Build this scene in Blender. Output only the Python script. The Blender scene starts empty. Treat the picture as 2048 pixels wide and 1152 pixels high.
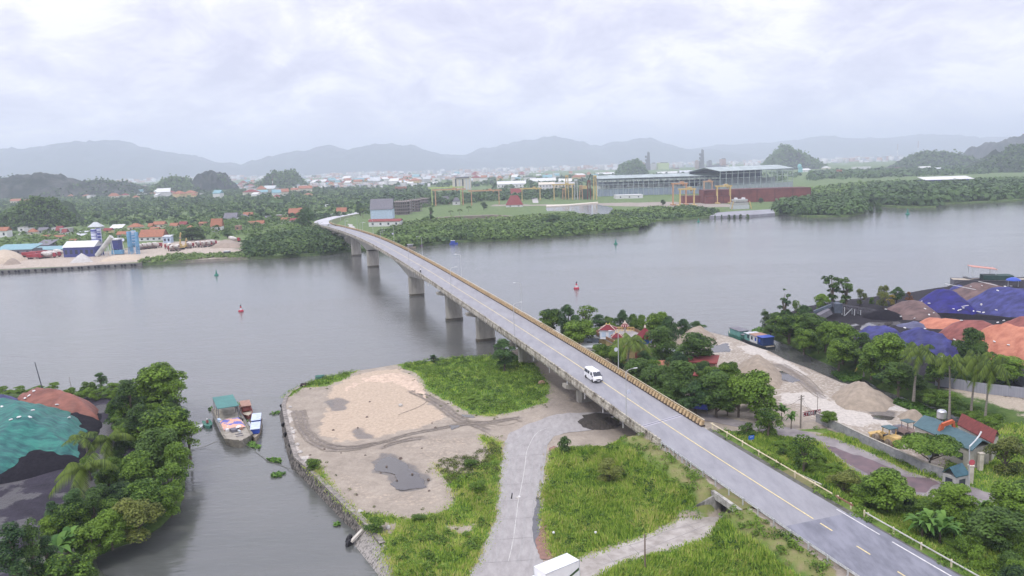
import bpy, bmesh, math, random
import numpy as np
from mathutils import Vector, Matrix, noise
from mathutils.geometry import delaunay_2d_cdt
random.seed(7); np.random.seed(7)
R_ = math.radians
S = bpy.context.scene
COL = S.collection
# ------------------------------------------------------------------ camera
H = 50.0; F = 1593.0; HZ = 328.0; ROLL = 0.03
PITCH = math.atan((576-HZ)/F)
fw = np.array([0, math.cos(PITCH), -math.sin(PITCH)]); X_ = np.array([1., 0, 0]); U_ = np.array([0, math.sin(PITCH), math.cos(PITCH)])
RT = math.cos(ROLL)*X_-math.sin(ROLL)*U_; UP = math.sin(ROLL)*X_+math.cos(ROLL)*U_
cam = bpy.data.cameras.new('camera'); co = bpy.data.objects.new('camera', cam); COL.objects.link(co); S.camera = co
cam.sensor_width = 36; cam.lens = 36*F/2048; cam.clip_start = 1; cam.clip_end = 90000
m = Matrix.Identity(4)
for i in range(3):
    m[i][0] = RT[i]; m[i][1] = UP[i]; m[i][2] = -fw[i]
m[2][3] = H; co.matrix_world = m
# ------------------------------------------------------------------ sky, sun, exposure
W = bpy.data.worlds.new("World"); S.world = W; W.use_nodes = True
nt = W.node_tree; N = nt.nodes; L = nt.links
bg = N['Background']
sky = N.new('ShaderNodeTexSky'); sky.sky_type = 'NISHITA'; sky.sun_disc = False
sky.sun_elevation = R_(58); sky.sun_rotation = R_(215)
tc = N.new('ShaderNodeTexCoord'); sx = N.new('ShaderNodeSeparateXYZ'); L.new(tc.outputs['Generated'], sx.inputs[0])
def wmath(op, a, b):
    n = N.new('ShaderNodeMath'); n.operation = op
    for i, v in enumerate((a, b)):
        if v is None: continue
        if isinstance(v, (int, float)): n.inputs[i].default_value = v
        else: L.new(v, n.inputs[i])
    return n.outputs[0]
zc = wmath('MAXIMUM', sx.outputs[2], 0.0); zc = wmath('ADD', zc, 0.42)
cx = wmath('DIVIDE', sx.outputs[0], zc); cy = wmath('DIVIDE', sx.outputs[1], zc)
cb = N.new('ShaderNodeCombineXYZ'); L.new(cx, cb.inputs[0]); L.new(cy, cb.inputs[1])
def wnoise(scale, det, rough, dist=0.0, off=0):
    mp = N.new('ShaderNodeMapping'); L.new(cb.outputs[0], mp.inputs[0]); mp.inputs['Location'].default_value = (off, off*.7, 0)
    n = N.new('ShaderNodeTexNoise'); n.inputs['Scale'].default_value = scale; n.inputs['Detail'].default_value = det
    n.inputs['Roughness'].default_value = rough; n.inputs['Distortion'].default_value = dist; L.new(mp.outputs[0], n.inputs['Vector']); return n.outputs[0]
def wramp(fac, stops):
    r = N.new('ShaderNodeValToRGB'); L.new(fac, r.inputs[0]); e = r.color_ramp.elements
    while len(e) < len(stops): e.new(0.5)
    for i, (p, c) in enumerate(stops): e[i].position = p; e[i].color = (*c, 1)
    return r.outputs[0]
n1 = wnoise(2.6, 7, 0.56, 0.5, 3.3); n2 = wnoise(7.0, 7, 0.62, 0.5, 9.1)
nm = wmath('ADD', wmath('MULTIPLY', n1, 0.62), wmath('MULTIPLY', n2, 0.38))
cloud = wramp(nm, [(0.39, (6.6, 6.5, 8.1)), (0.46, (7.8, 7.65, 9.1)), (0.52, (9.3, 9.1, 10.1)), (0.58, (11.2, 10.9, 11.4))])
gap = N.new('ShaderNodeMath'); gap.operation = 'MULTIPLY'; L.new(n2, gap.inputs[0]); gap.inputs[1].default_value = 0.16
mx = N.new('ShaderNodeMix'); mx.data_type = 'RGBA'; L.new(gap.outputs[0], mx.inputs[0]); L.new(cloud, mx.inputs[6]); L.new(sky.outputs[0], mx.inputs[7])
hor = wmath('MULTIPLY', wmath('POWER', wmath('SUBTRACT', 1.0, wmath('MAXIMUM', sx.outputs[2], 0.0)), 9.0), 0.42); hor = wmath('ADD', hor, wmath('ADD', 1.0, wmath('MULTIPLY', wmath('POWER', wmath('MAXIMUM', sx.outputs[2], 0.0), 1.3), 1.5)))
vm = N.new('ShaderNodeVectorMath'); vm.operation = 'SCALE'; L.new(mx.outputs[2], vm.inputs[0]); L.new(hor, vm.inputs['Scale'])
L.new(vm.outputs[0], bg.inputs[0]); bg.inputs[1].default_value = 0.085
sl = bpy.data.lights.new('sun', 'SUN'); sl.energy = 1.5; sl.angle = R_(11); sl.color = (1, 0.96, 0.9)
so = bpy.data.objects.new('sun', sl); COL.objects.link(so); so.rotation_euler = (R_(32), 0, R_(180-215))
S.view_settings.view_transform = 'Standard'; S.view_settings.look = 'None'; S.view_settings.exposure = 0.14; S.view_settings.gamma = 1
S.cycles.volume_bounces = 3; S.cycles.max_bounces = 8

# ------------------------------------------------------------------ helpers
def ray(u, v): return fw*F+RT*(u-1024)+UP*(576-v)
def P(u, v, z=0.):
    d = ray(u, v); t = (z-H)/d[2]; return Vector((d[0]*t, d[1]*t, z))
def PD(u, v, D):
    d = ray(u, v); t = D/d[1]; return Vector((d[0]*t, D, H+d[2]*t))
def PX(p):
    w = np.array([p[0], p[1], p[2]-H]); k = F/w.dot(fw); return 1024+w.dot(RT)*k, 576-w.dot(UP)*k
CR = {'A1': (0, 250, 3.717), 'A2': (512, 250, 3.717), 'A3': (1024, 250, 3.717), 'A4': (1536, 230, 3.717), 'B1': (0, 690, 2.493), 'B2': (540, 690, 2.493),
      'B3': (1040, 560, 3.388), 'B4': (1500, 540, 3.715), 'B5': (1500, 740, 2.796), 'B6': (1040, 820, 3.469), 'O': (0, 0, 1)}
def Q(k, pts):
    ox, oy, s = CR[k]; return [(ox+a/s, oy+b/s) for a, b in pts]
def PP(k, pts, z=0.): return [P(u, v, z) for u, v in Q(k, pts)]
def angle(a, b): return math.atan2(b[1]-a[1], b[0]-a[0])
MATS = {}
def mat(name, c, rough=.7, metal=0, var=.25, scale=1.0, bump=0, c2=None, spec=.4, coord='Object', streak=None, det=5, lo=.35, hi=.65, alpha=None):
    if name in MATS: return MATS[name]
    m = bpy.data.materials.new(name); m.use_nodes = True; t = m.node_tree; n = t.nodes; l = t.links; b = n['Principled BSDF']
    b.inputs['Roughness'].default_value = rough; b.inputs['Metallic'].default_value = metal; b.inputs['Specular IOR Level'].default_value = spec
    if coord == 'World': v = n.new('ShaderNodeNewGeometry').outputs['Position']
    else: v = n.new('ShaderNodeTexCoord').outputs['Object']
    if streak:
        mp = n.new('ShaderNodeMapping'); mp.inputs['Scale'].default_value = streak; l.new(v, mp.inputs[0]); v = mp.outputs[0]
    ns = n.new('ShaderNodeTexNoise'); ns.inputs['Scale'].default_value = scale; ns.inputs['Detail'].default_value = det; ns.inputs['Roughness'].default_value = .65
    l.new(v, ns.inputs['Vector'])
    r = n.new('ShaderNodeValToRGB'); l.new(ns.outputs[0], r.inputs[0])
    if c2 is None: c2 = tuple(x*(1-var) for x in c); c = tuple(min(1, x*(1+var*.5)) for x in c)
    r.color_ramp.elements[0].position = lo; r.color_ramp.elements[0].color = (*c2, 1)
    r.color_ramp.elements[1].position = hi; r.color_ramp.elements[1].color = (*c, 1)
    l.new(r.outputs[0], b.inputs['Base Color'])
    if bump:
        bp = n.new('ShaderNodeBump'); bp.inputs['Strength'].default_value = min(1, bump); bp.inputs['Distance'].default_value = .1 if bump <= 1 else bump*.1
        l.new(ns.outputs[0], bp.inputs['Height']); l.new(bp.outputs[0], b.inputs['Normal'])
    MATS[name] = m; return m
def foliage(name, dark, light, yellow=None, scale=.25, rnd=.5):
    if name in MATS: return MATS[name]
    m = bpy.data.materials.new(name); m.use_nodes = True; t = m.node_tree; n = t.nodes; l = t.links; b = n['Principled BSDF']
    b.inputs['Roughness'].default_value = .6; b.inputs['Specular IOR Level'].default_value = .25
    g = n.new('ShaderNodeNewGeometry'); oi = n.new('ShaderNodeObjectInfo')
    ns = n.new('ShaderNodeTexNoise'); ns.inputs['Scale'].default_value = scale; ns.inputs['Detail'].default_value = 4; l.new(g.outputs['Position'], ns.inputs['Vector'])
    a = n.new('ShaderNodeMath'); a.operation = 'MULTIPLY_ADD'; l.new(g.outputs['Random Per Island'], a.inputs[0]); a.inputs[1].default_value = rnd; a.inputs[2].default_value = -rnd/2
    s = n.new('ShaderNodeMath'); s.operation = 'ADD'; l.new(a.outputs[0], s.inputs[0]); l.new(ns.outputs[0], s.inputs[1])
    o2 = n.new('ShaderNodeMath'); o2.operation = 'MULTIPLY_ADD'; l.new(oi.outputs['Random'], o2.inputs[0]); o2.inputs[1].default_value = .3; l.new(s.outputs[0], o2.inputs[2])
    r = n.new('ShaderNodeValToRGB'); l.new(o2.outputs[0], r.inputs[0]); e = r.color_ramp.elements
    e[0].position = .35; e[0].color = (*dark, 1); e[1].position = .85; e[1].color = (*light, 1)
    if yellow: x = e.new(.98); x.color = (*yellow, 1)
    l.new(r.outputs[0], b.inputs['Base Color'])
    tr = n.new('ShaderNodeBsdfTranslucent'); l.new(r.outputs[0], tr.inputs[0]); ms = n.new('ShaderNodeMixShader'); ms.inputs[0].default_value = .25
    l.new(b.outputs[0], ms.inputs[1]); l.new(tr.outputs[0], ms.inputs[2]); l.new(ms.outputs[0], n['Material Output'].inputs[0])
    MATS[name] = m; return m
def tag(o, label=None, cat=None, group=None, kind=None):
    if label: o['label'] = label
    if cat: o['category'] = cat
    if group: o['group'] = group
    if kind: o['kind'] = kind
    return o
def link(o, parent=None):
    COL.objects.link(o)
    if parent: o.parent = parent
    return o
def mesh(name, vs, fs, m=None, parent=None, smooth=False):
    me = bpy.data.meshes.new(name); me.from_pydata([tuple(v) for v in vs], [], fs); me.update()
    if smooth: me.polygons.foreach_set('use_smooth', [True]*len(me.polygons))
    if m: me.materials.append(m)
    return link(bpy.data.objects.new(name, me), parent)
def npmesh(name, V, Fc, m=None, parent=None, smooth=False):
    """numpy verts (n,3), faces (k,c)"""
    me = bpy.data.meshes.new(name); k, c = Fc.shape
    me.vertices.add(len(V)); me.vertices.foreach_set('co', V.astype(np.float32).ravel())
    me.loops.add(k*c); me.loops.foreach_set('vertex_index', Fc.astype(np.int32).ravel())
    me.polygons.add(k); me.polygons.foreach_set('loop_start', np.arange(0, k*c, c, dtype=np.int32)); me.polygons.foreach_set('loop_total', np.full(k, c, dtype=np.int32))
    me.update(calc_edges=True)
    if smooth: me.polygons.foreach_set('use_smooth', [True]*k)
    if m: me.materials.append(m)
    return link(bpy.data.objects.new(name, me), parent)
def thing(name, label, cat, loc=(0, 0, 0), rz=0, group=None, s=1):
    o = bpy.data.objects.new(name, None); o.empty_display_size = .2; o.location = loc; o.rotation_euler = (0, 0, rz); o.scale = (s, s, s)
    link(o); return tag(o, label, cat, group)
def copy_tree(o, parent=None, loc=None, rz=None, label=None, s=None, group=None):
    c = o.copy(); COL.objects.link(c)
    if parent: c.parent = parent
    if loc is not None: c.location = loc
    if rz is not None: c.rotation_euler = (0, 0, rz)
    if s is not None: c.scale = s if hasattr(s, '__len__') else (s, s, s)
    if label: c['label'] = label
    if group: c['group'] = group
    for ch in KIDS.get(o.name, []): copy_tree(ch, c)
    return c
KIDS = {}; WT = {}
def wthing(name, label, cat, loc, group=None):   # parts are built in world coordinates and shifted to the thing's base
    o = thing(name, label, cat, loc, 0, group); WT[o.name] = tuple(loc); return o
def wone(name, mb, m, label, cat, loc, group=None, smooth=False):
    mb.v = [(a-loc[0], b-loc[1], c-loc[2]) for a, b, c in mb.v]; o = mb.build(name, m, None, smooth); o.location = loc; return tag(o, label, cat, group)
class MB:
    def __init__(s): s.v = []; s.f = []
    def add(s, vs, fs):
        n = len(s.v); s.v += [tuple(v) for v in vs]; s.f += [tuple(i+n for i in f) for f in fs]; return s
    def box(s, c, d, rz=0, rx=0, ry=0):
        M = Matrix.Rotation(rz, 3, 'Z') @ Matrix.Rotation(ry, 3, 'Y') @ Matrix.Rotation(rx, 3, 'X')
        vs = [Vector(c)+M @ Vector((x*d[0]/2, y*d[1]/2, z*d[2]/2)) for z in (-1, 1) for x, y in ((-1, -1), (1, -1), (1, 1), (-1, 1))]
        return s.add(vs, [(3, 2, 1, 0), (4, 5, 6, 7), (0, 1, 5, 4), (1, 2, 6, 5), (2, 3, 7, 6), (3, 0, 4, 7)])
    def prism(s, poly, z0, z1):
        n = len(poly); z0 = z0 if hasattr(z0, '__len__') else [z0]*n; z1 = z1 if hasattr(z1, '__len__') else [z1]*n
        a = sum(poly[i][0]*poly[(i+1) % n][1]-poly[(i+1) % n][0]*poly[i][1] for i in range(n))
        if a < 0: poly = poly[::-1]; z0 = z0[::-1]; z1 = z1[::-1]
        vs = [(p[0], p[1], z) for p, z in zip(poly, z0)]+[(p[0], p[1], z) for p, z in zip(poly, z1)]
        return s.add(vs, [tuple(range(n))[::-1], tuple(range(n, 2*n))]+[(i, (i+1) % n, n+(i+1) % n, n+i) for i in range(n)])
    def xprism(s, prof, x0, x1):   # profile in (y,z), swept along x
        n = len(prof); vs = [(x0, y, z) for y, z in prof]+[(x1, y, z) for y, z in prof]
        return s.add(vs, [tuple(range(n))[::-1], tuple(range(n, 2*n))]+[(i, (i+1) % n, n+(i+1) % n, n+i) for i in range(n)])
    def yprism(s, prof, y0, y1):   # profile in (x,z), swept along y
        n = len(prof); vs = [(x, y0, z) for x, z in prof]+[(x, y1, z) for x, z in prof]
        return s.add(vs, [tuple(range(n)), tuple(range(n, 2*n))[::-1]]+[((i+1) % n, i, n+i, n+(i+1) % n) for i in range(n)])
    def beam(s, a, b, w, h=None):
        a = Vector(a); b = Vector(b); d = (b-a); q = d.to_track_quat('Y', 'Z').to_matrix(); h = h or w; l = d.length
        vs = [a+q @ Vector((x*w/2, y, z*h/2)) for y in (0, l) for x, z in ((-1, -1), (1, -1), (1, 1), (-1, 1))]
        return s.add(vs, [(0, 1, 2, 3), (7, 6, 5, 4), (0, 4, 5, 1), (1, 5, 6, 2), (2, 6, 7, 3), (3, 7, 4, 0)])
    def tube(s, pts, r, n=6, cap=True):
        pts = [Vector(p) for p in pts]; r = r if hasattr(r, '__len__') else [r]*len(pts); vs = []
        for i, p in enumerate(pts):
            d = (pts[min(i+1, len(pts)-1)]-pts[max(i-1, 0)]); q = d.to_track_quat('Z', 'Y').to_matrix()
            for k in range(n): t = 2*math.pi*k/n; vs.append(p+q @ Vector((math.cos(t)*r[i], math.sin(t)*r[i], 0)))
        fs = [(i*n+k, i*n+(k+1) % n, (i+1)*n+(k+1) % n, (i+1)*n+k) for i in range(len(pts)-1) for k in range(n)]
        if cap: fs += [tuple(range(n))[::-1], tuple(range((len(pts)-1)*n, len(pts)*n))]
        return s.add(vs, fs)
    def lathe(s, prof, n=16, c=(0, 0, 0), ax=None):   # (r,z)
        vs = []
        M = Matrix.Identity(3) if ax is None else Vector(ax).to_track_quat('Z', 'Y').to_matrix()
        for r, z in prof:
            for k in range(n): t = 2*math.pi*k/n; vs.append(Vector(c)+M @ Vector((r*math.cos(t), r*math.sin(t), z)))
        fs = [(i*n+k, i*n+(k+1) % n, (i+1)*n+(k+1) % n, (i+1)*n+k) for i in range(len(prof)-1) for k in range(n)]
        fs += [tuple(range(n))[::-1], tuple(range((len(prof)-1)*n, len(prof)*n))]
        return s.add(vs, fs)
    def loft(s, secs, close=True):
        n = len(secs[0]); vs = [p for q in secs for p in q]
        fs = [(i*n+k, i*n+(k+1) % n, (i+1)*n+(k+1) % n, (i+1)*n+k) for i in range(len(secs)-1) for k in range(n)]
        if close: fs += [tuple(range(n))[::-1], tuple(range((len(secs)-1)*n, len(secs)*n))]
        return s.add(vs, fs)
    def quad(s, a, b, c, d): return s.add([a, b, c, d], [(0, 1, 2, 3)])
    def build(s, name, m, parent=None, smooth=False, label=None):
        if parent and parent.name in WT: w = WT[parent.name]; s.v = [(a-w[0], b-w[1], c-w[2]) for a, b, c in s.v]
        o = mesh(name, s.v, s.f, m, parent, smooth)
        if parent: KIDS.setdefault(parent.name, []).append(o)
        if label: o['label'] = label
        return o
def one(name, mb, m, label, cat, group=None, smooth=False, loc=None, rz=None):
    o = mb.build(name, m, None, smooth); tag(o, label, cat, group)
    if loc is not None: o.location = loc
    if rz is not None: o.rotation_euler = (0, 0, rz)
    return o
def struct(o, kind='structure'): o['kind'] = kind; return o
def nz(x, y, z=0, s=1.): return noise.noise(Vector((x*s, y*s, z)))
def fbm(x, y, s=1., o=4):
    a = 0; w = 1; t = 0
    for i in range(o): a += w*noise.noise(Vector((x*s, y*s, i*7.3))); t += w; w *= .5; s *= 2.03
    return a/t
def inpoly(pts, poly):
    x = pts[:, 0]; y = pts[:, 1]; r = np.zeros(len(pts), bool); n = len(poly)
    for i in range(n):
        x0, y0 = poly[i][0], poly[i][1]; x1, y1 = poly[(i+1) % n][0], poly[(i+1) % n][1]
        if y0 == y1: continue
        c = ((y0 > y) != (y1 > y)) & (x < (x1-x0)*(y-y0)/(y1-y0)+x0); r ^= c
    return r
def segdist(pts, line, closed=False):
    d = np.full(len(pts), 1e9); n = len(line)
    for i in range(n if closed else n-1):
        a = np.array(line[i][:2], float); b = np.array(line[(i+1) % n][:2], float); ab = b-a; L2 = ab.dot(ab)+1e-12
        t = np.clip(((pts-a) @ ab)/L2, 0, 1); q = pts-(a+t[:, None]*ab); d = np.minimum(d, np.hypot(q[:, 0], q[:, 1]))
    return d
def sdp(pts, poly):   # >0 inside
    d = segdist(pts, poly, True); return np.where(inpoly(pts, poly), d, -d)
def smst(x, a, b): t = np.clip((x-a)/(b-a), 0, 1); return t*t*(3-2*t)
def resample(poly, step, jit=0, closed=True, seed=0):
    out = []; n = len(poly); rr = random.Random(seed)
    for i in range(n if closed else n-1):
        a = Vector(poly[i][:2]); b = Vector(poly[(i+1) % n][:2]); k = max(1, int((b-a).length/step))
        for j in range(k):
            p = a.lerp(b, j/k)
            if jit: p += Vector((noise.noise(Vector((p.x*.45, p.y*.45, seed+1))), noise.noise(Vector((p.x*.45, p.y*.45, seed+5)))))*jit*1.6+Vector((rr.uniform(-1, 1), rr.uniform(-1, 1)))*jit*.25
            out.append((p.x, p.y))
    if not closed: out.append(tuple(poly[-1][:2]))
    return out
def sheet(name, poly, z, m, step=.8, jit=.25, seed=1, zf=None, thick=0):
    p = resample(poly, step, jit, True, seed)
    r = delaunay_2d_cdt([Vector(q) for q in p], [], [list(range(len(p)))], 1, 1e-4)
    vs = [(v.x, v.y, z if zf is None else zf(v.x, v.y)) for v in r[0]]
    o = mesh(name, vs, [tuple(f) for f in r[2]], m); flipup(o); return o
def flipup(o):
    me = o.data; dn = sum(1 for p in me.polygons if p.normal.z < 0)
    if dn > len(me.polygons)/2: me.flip_normals()
def land(name, poly, m, res, hf, attr=None, bottom=-2.5, inner=None):
    """ground patch: constrained triangulation of a plan outline with an inner grid, a skirt below its edge, masks as colour attributes"""
    b = [tuple(q[:2]) for q in poly]; pa = np.array(b)
    x0, y0 = pa.min(0); x1, y1 = pa.max(0)
    if inner: ix0, iy0, ix1, iy1 = inner; x0 = max(x0, ix0); y0 = max(y0, iy0); x1 = min(x1, ix1); y1 = min(y1, iy1)
    gx, gy = np.meshgrid(np.arange(x0, x1, res), np.arange(y0, y1, res)); g = np.stack([gx.ravel(), gy.ravel()], 1).astype(float)
    g += (np.random.rand(*g.shape)-.5)*res*.3; g = g[sdp(g, b) > res*.45]
    pts = [Vector(q) for q in b]+[Vector(q) for q in g]; nb = len(b)
    r = delaunay_2d_cdt(pts, [], [list(range(nb))], 1, 1e-4)
    vx = np.array([(v.x, v.y) for v in r[0]]); z = hf(vx); V = np.column_stack([vx, z]); fs = [tuple(f) for f in r[2]]
    # skirt from boundary edges
    from collections import Counter
    ec = Counter()
    for f in fs:
        for i in range(len(f)): a, c = f[i], f[(i+1) % len(f)]; ec[(min(a, c), max(a, c))] += 1
    be = [e for e, k in ec.items() if k == 1]; bv = sorted({i for e in be for i in e}); mp = {v: len(V)+k for k, v in enumerate(bv)}
    V = np.vstack([V, np.column_stack([vx[bv], np.full(len(bv), bottom)])]); ori = {}
    for f in fs:
        for i in range(len(f)): ori[(f[i], f[(i+1) % len(f)])] = 1
    sk = [((c, a, mp[a], mp[c]) if (a, c) in ori else (a, c, mp[c], mp[a])) for a, c in be]
    o = mesh(name, V, fs+sk, m); up = o.data.polygons[0].normal.z
    if up < 0: o.data.flip_normals()
    sm = [True]*len(fs)+[False]*len(sk); o.data.polygons.foreach_set('use_smooth', sm)
    if attr:
        for an, fn in attr.items():
            c = fn(V[:, :2]); at = o.data.attributes.new(an, 'FLOAT_COLOR', 'POINT')
            at.data.foreach_set('color', np.column_stack([c, np.ones(len(V))]).astype(np.float32).ravel())
    return struct(o)

# ------------------------------------------------------------------ highway line and heights
G = 1.8; LK = -0.3458; LC = 69.6
HYS = [40, 82, 92, 104, 119, 129, 137, 149, 160, 178, 196, 211, 234, 259, 278, 306, 338, 377, 422, 482, 552, 600]
HZS = [4.0, 4.4, 4.7, 5.1, 5.6, 6.0, 6.5, 7.1, 7.8, 8.5, 9.2, 9.8, 10.6, 11.4, 12.1, 12.9, 13.6, 14.1, 13.9, 12.6, 10.3, 8.2]
LD = Vector((LK, 1, 0)).normalized(); LN = Vector((LD.y, -LD.x, 0))    # along (away), right
def hzz(y): return np.interp(y, HYS, HZS)
_k = np.ones(9)/9
_ys = np.arange(20, 620, 4.); _zs = np.convolve(np.pad(hzz(_ys), 4, mode='edge'), _k, 'valid')
def hzy(y): return float(np.interp(y, _ys, _zs))
def HP(y, off=0, dz=0):    # point of the highway at plan distance y, offset to the right
    return Vector((LK*y+LC, y, hzy(y)+dz))+LN*off
def hline(pts): return (pts[:, 0]-(LK*pts[:, 1]+LC))*LD.y   # signed offset of plan points (right +)
YAB = 127.0; YEND = 600.0; WL = 5.3; WR = 5.3
PATH = [tuple(p[:2]) for p in PP('B6', [(400, 1030), (620, 960), (880, 870), (1110, 748), (1372, 742), (1400, 765), (1310, 885), (1060, 970), (860, 1010), (720, 1070), (540, 1160), (380, 1200), (200, 1200)], G)]
TUN = [(26.6, 102.9), (28.2, 98.2), (46.0, 107.0), (44.2, 111.6)]
LOOPL = PP('B2', [(960, 1240), (1000, 1152), (1080, 980), (1130, 850), (1150, 700), (1155, 600), (1170, 490), (1205, 435), (1300, 390), (1396, 355), (1480, 340)], G)
LOOPR = PP('B6', [(430, 150), (330, 155), (240, 180), (180, 250), (150, 400), (120, 600), (100, 820), (110, 960), (150, 1035), (230, 1120), (260, 1250)], G)
LOOP = [tuple(p[:2]) for p in LOOPL]+[tuple(p[:2]) for p in PP('O', [(1195, 824), (1240, 826), (1240, 850)], G)]+[tuple(p[:2]) for p in LOOPR]
RROAD = [tuple(p[:2]) for p in PP('O', [(1225, 826), (1300, 824), (1394, 827), (1440, 833), (1483, 843), (1520, 848)], G)+PP('B5', [(170, 315), (330, 350), (500, 390), (680, 470), (860, 560), (1000, 612), (1130, 640), (1250, 660), (1385, 700), (1600, 730),
    (2000, 800), (2000, 1100), (1532, 870), (1290, 800), (1250, 745), (900, 705), (800, 690), (640, 605), (540, 535), (380, 405), (240, 385), (100, 350)], G)+PP('O', [(1468, 853), (1418, 843), (1330, 850), (1235, 850)], G)]
YWALL = [tuple(p[:2]) for p in PP('B5', [(370, 290), (500, 350), (640, 420), (760, 475), (900, 540), (960, 570), (1080, 610)], G)]
NEAR = [(800, 1300), (781, 1152)]+Q('B2', [(610, 1070), (560, 990), (490, 900), (440, 850), (400, 820), (340, 760), (260, 680), (190, 610), (130, 560), (105, 480), (85, 400), (66, 300), (80, 260), (110, 230), (200, 185), (300, 155), (400, 135), (520, 115), (620, 98), (700, 88), (790, 80), (900, 70), (1000, 62), (1100, 60)]) + \
    [(1010, 705), (1060, 690), (1120, 678), (1190, 668), (1240, 655), (1300, 648), (1350, 652), (1400, 660), (1433, 667), (1465, 675), (1500, 690), (1539, 702), (1570, 719), (1621, 738), (1683, 765), (1715, 771), (1750, 792), (1793, 810), (1823, 821), (1852, 835), (1900, 856), (1960, 880), (2100, 925), (2400, 1060), (2700, 1600), (800, 1600)]
NEARP = [tuple(P(u, v, G)[:2]) for u, v in NEAR]
QUAY = NEARP[1:17]
def near_h(p):
    off = hline(p); y = p[:, 1]; zr = np.interp(y, HYS, HZS)-.14; t = np.abs(off)
    base = np.array([G+.10*fbm(a, b, .12, 2)+.09*noise.noise((a*.8, b*.8, 2)) for a, b in p])
    emb = zr-np.maximum(0, t-np.where(off < 0, 7.7, 7.4))/1.55-np.maximum(0, y-124.5)/1.4
    for q in WET: base = base-.16*smst(sdp(p, q), -1.5, 1.5)
    h = np.maximum(base, emb); h = np.where((t < 5.2) & (y < 123.5), np.minimum(h, zr-.25), h)
    for poly, k in ((PATH, 2.2), (TUN, 6)):
        d = -sdp(p, poly); h = np.where(d < 3, np.minimum(h, G+.02+np.maximum(0, d-.1)*k), h)
    d = np.minimum(-sdp(p, LOOP), -sdp(p, RROAD)); h = np.where(d < .3, np.minimum(h, G-.03), h)
    return h
def px(k, pts, z=G): return [tuple(q[:2]) for q in PP(k, pts, z)]
GR = [px('B2', [(630, 100), (700, 86), (900, 60), (1100, 50), (1300, 60), (1396, 200), (1380, 290), (1230, 330), (1100, 355), (1000, 345), (880, 280), (790, 235), (740, 150)]),
      px('B2', [(70, 262), (105, 225), (200, 180), (300, 150), (440, 128), (380, 165), (280, 205), (170, 215), (110, 250)]),
      px('B2', [(425, 835), (560, 850), (680, 870), (770, 850), (840, 840), (930, 770), (900, 700), (815, 590), (900, 640), (1010, 640), (1040, 600), (1110, 540), (1050, 450), (1150, 490), (1160, 580), (1145, 700), (1130, 850), (1080, 980), (1000, 1152), (960, 1240), (600, 1240), (600, 1152), (560, 1000), (490, 905)]),
      px('B2', [(190, 600), (235, 590), (260, 640), (330, 740), (420, 830), (470, 890), (400, 820), (250, 670)])]
GRBARE = [px('B2', [(880, 905), (1020, 895), (1010, 930), (930, 945)]), px('B2', [(420, 930), (560, 880), (650, 900), (600, 940), (520, 930)])]
TRI = px('B6', [(300, 250), (240, 290), (185, 450), (165, 700), (200, 900), (240, 1010), (330, 1060), (480, 1250), (2200, 1800), (2200, 900), (940, 190), (790, 180), (500, 195)])
def near_grass(p):
    off = hline(p); y = p[:, 1]; g = np.full(len(p), -9.)
    for q in GR: g = np.maximum(g, sdp(p, q))
    for q in GRBARE: g = np.minimum(g, -sdp(p, q))
    # between the loop road and the highway, and right of the highway
    lo = -sdp(p, LOOP); a = np.where((off < 0) & (y < 130), np.minimum(3., sdp(p, TRI)), -9.)
    a = np.minimum(a, lo-1.2-1.0*np.array([noise.noise((q[0]*.2, q[1]*.2, 3)) for q in p])); a = np.minimum(a, 130.5-y); g = np.maximum(g, a)
    rr = -sdp(p, RROAD); b = np.where((off > 0) & (y < 136), 3., -9.); b = np.minimum(b, rr-.3)
    yw = sdp(p, YARD); b = np.minimum(b, -yw); g = np.maximum(g, b)
    g = np.minimum(g, -sdp(p, PATH)-.3); g = np.where((np.abs(off) < 5.6) & (y < 127), -9, g); g = np.where(sdp(p, TUN) > -.2, -9, g)
    return g
YARD = [tuple(P(u, v, G)[:2]) for u, v in [(1345, 662), (1400, 660), (1465, 675), (1539, 702), (1621, 738), (1715, 771), (1793, 810), (1852, 835), (1930, 870), (1880, 950), (1800, 916), (1740, 893), (1660, 862), (1632, 845), (1560, 806), (1530, 790), (1470, 740), (1400, 700)]]
SAND = px('B2', [(270, 230), (330, 190), (440, 140), (520, 125), (640, 118), (740, 150), (780, 220), (800, 290), (880, 330), (890, 380), (700, 430), (480, 480), (350, 490), (250, 470), (220, 400), (280, 330)])
SAND2 = px('B2', [(600, 500), (800, 450), (1000, 440), (1060, 500), (1000, 600), (800, 600), (900, 700), (900, 780), (800, 840), (600, 820), (420, 780), (300, 680), (330, 620), (450, 640), (600, 740), (790, 700), (770, 630), (640, 540)])
WET = [px('B2', [(490, 580), (550, 535), (640, 550), (720, 600), (800, 640), (780, 710), (640, 735), (590, 670), (520, 630)]), px('B2', [(380, 430), (430, 410), (520, 440), (520, 465), (440, 470)]), px('B2', [(270, 280), (340, 255), (410, 280), (370, 320), (290, 330)]),
       px('B4', [(860, 1040), (1000, 1030), (1110, 1040), (1080, 1110), (960, 1120)]), px('B4', [(200, 740), (340, 790), (380, 830), (260, 830), (200, 790)])]
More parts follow.
